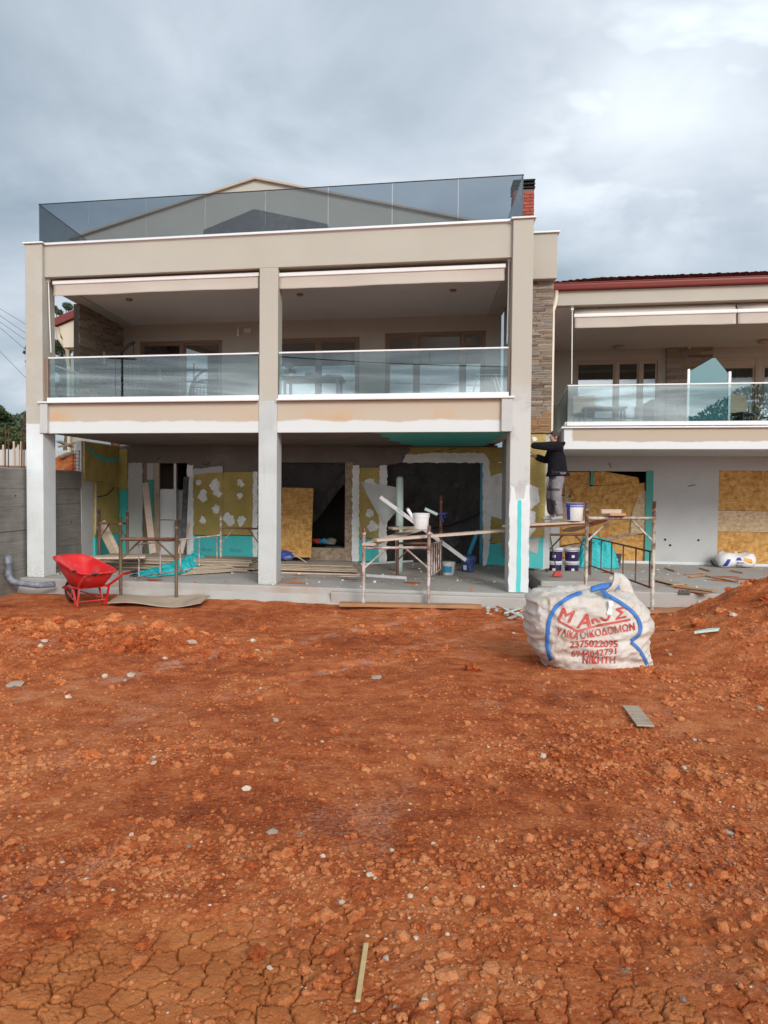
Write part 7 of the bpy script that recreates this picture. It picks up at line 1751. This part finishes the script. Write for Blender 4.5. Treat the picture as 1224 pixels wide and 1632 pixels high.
b = W(-6, 716, Y); tree('round_tree', 'dark green tree at the far left edge of the picture', (b.x, Y, 1.8), 4, cl, 3600, .13, 'leaf_dark')
Y = 46
cl = [rc(34, 672, Y, 13), rc(41, 664, Y, 11), rc(28, 680, Y, 10), rc(46, 680, Y, 14), rc(37, 690, Y, 11)]
b = W(36, 716, Y); tree('loose_tree', 'lighter loose tree left of the white column beyond the far wall', (b.x, Y, 2.2), 4, cl, 2200, .13, 'leaf_grey')
Y = 33
for px, r_, lab in ((8, 18, 'olive green bush behind the far grey wall at the left edge'), (28, 18, 'olive green bush behind the far grey wall beside the white column')):
    cl = [rc(px, 700, Y, r_), rc(px-9, 704, Y, r_*.8), rc(px+9, 703, Y, r_*.8), rc(px, 690, Y, r_*.6)]; b = W(px, 722, Y); tree('bush', lab, (b.x, Y, 1.7), 2, cl, 2200, .09, 'leaf_mid', r0=.06)
Y = 34
cl = [rc(100, 545, Y, 18), rc(92, 555, Y, 14), rc(108, 560, Y, 16), rc(97, 580, Y, 20), rc(106, 600, Y, 20), rc(96, 620, Y, 18)]
b = W(100, 720, Y); tree('pine_tree', 'dark green pine seen between the left column and the cream wing', (b.x, Y, 1.9), 7, cl, 5200, .10, 'leaf_dark', True)
Y = 38
cl = [rc(107, 488, Y, 7), rc(114, 492, Y, 6), rc(100, 484, Y, 5), rc(95, 498, Y, 6), rc(120, 480, Y, 6), rc(90, 492, Y, 4), rc(38, 553, Y, 4), rc(36, 560, Y, 3), rc(39, 566, Y, 4), rc(37, 574, Y, 3), rc(41, 582, Y, 4)]
b = W(104, 720, Y); tree('tall_pine_tree', 'thin crowned pine rising above the red eave of the left wing', (b.x, Y, 1.9), 10, cl, 3600, .085, 'leaf_grey', True, r0=.12)
# overhead wires between two poles outside the view
for k, (ya, yb) in enumerate(((492, 516), (503, 530), (513, 541), (522, 556), (560, 600))):
    Y0, Y1 = 60, 62; a, b = W(-260, ya-170+k*4, Y0), W(330, yb+110+k*18, Y1); mb = MB(); n = 24
    p0, p1 = W(0, ya, 60), W(38, yb-1, 60.5); d_ = (p1-p0); a = p0-d_*9; b = p0+d_*11
    mb.tube([a.lerp(b, i/n)+Vector((0, 0, -.0)) for i in range(n+1)], .015, 5); o = mk('overhead_wire', mb, MT['wire']); tag(o, 'thin overhead wire crossing the sky left of the house', 'wire', 'overhead wires left of the house')

# what the balcony glass mirrors: a utility pole with two wires and a tree, behind the photographer
pp = Vector((-24.5, -8.0, gz1(-24.5, -8.0)))
t = root('utility_pole', 'wooden utility pole with crossarms seen mirrored in the left balcony glass', 'utility pole', tuple(pp))
mb = MB(); mb.tube([pp, pp+Vector((0, 0, 10.2))], [.08, .055], 10); mk('pole', mb, MT['bark'], t, True)
for zz_, L in ((9.7, 1.1), (8.9, .8)): mb = MB(); mb.bar(pp+Vector((L*.8, -L*.55, zz_)), pp+Vector((-L*.8, L*.55, zz_)), .08, .08); mk('crossarm', mb, MT['bark'], t)
for k, (o0, zz_) in enumerate(((.7, 9.8), (-.7, 9.8))):
    a = pp+Vector((o0, -o0*.7, zz_)); b = a+Vector((24, 34*-.55, .3)); c = a+Vector((-26, 16, .2)); mb = MB()
    for e in (b, c): mb2 = MB(); mb2.tube([a.lerp(e, i/12)-Vector((0, 0, 1.6*(i/12)*(1-i/12))) for i in range(13)], .018, 5); mb.add(mb2.v, mb2.f)
    o = mk('power_line', mb, MT['wire']); tag(o, ['nearer power line on the pole mirrored in the left balcony glass', 'farther power line on the pole mirrored in the left balcony glass'][k], 'wire')
cl = [(8.2, -14, 5.3, 1.5), (9.6, -14.5, 6.1, 1.6), (11, -14, 6.6, 1.9), (8.9, -13.6, 4.0, 1.5), (10.5, -15, 4.6, 1.9), (7.6, -14, 3.4, 1.2)]
tree('garden_tree', 'dark leafy tree mirrored in the neighbouring balcony glass', (9.6, -14.2, gz1(9.6, -14.2)), 6, cl, 5200, .16, 'leaf_dark')
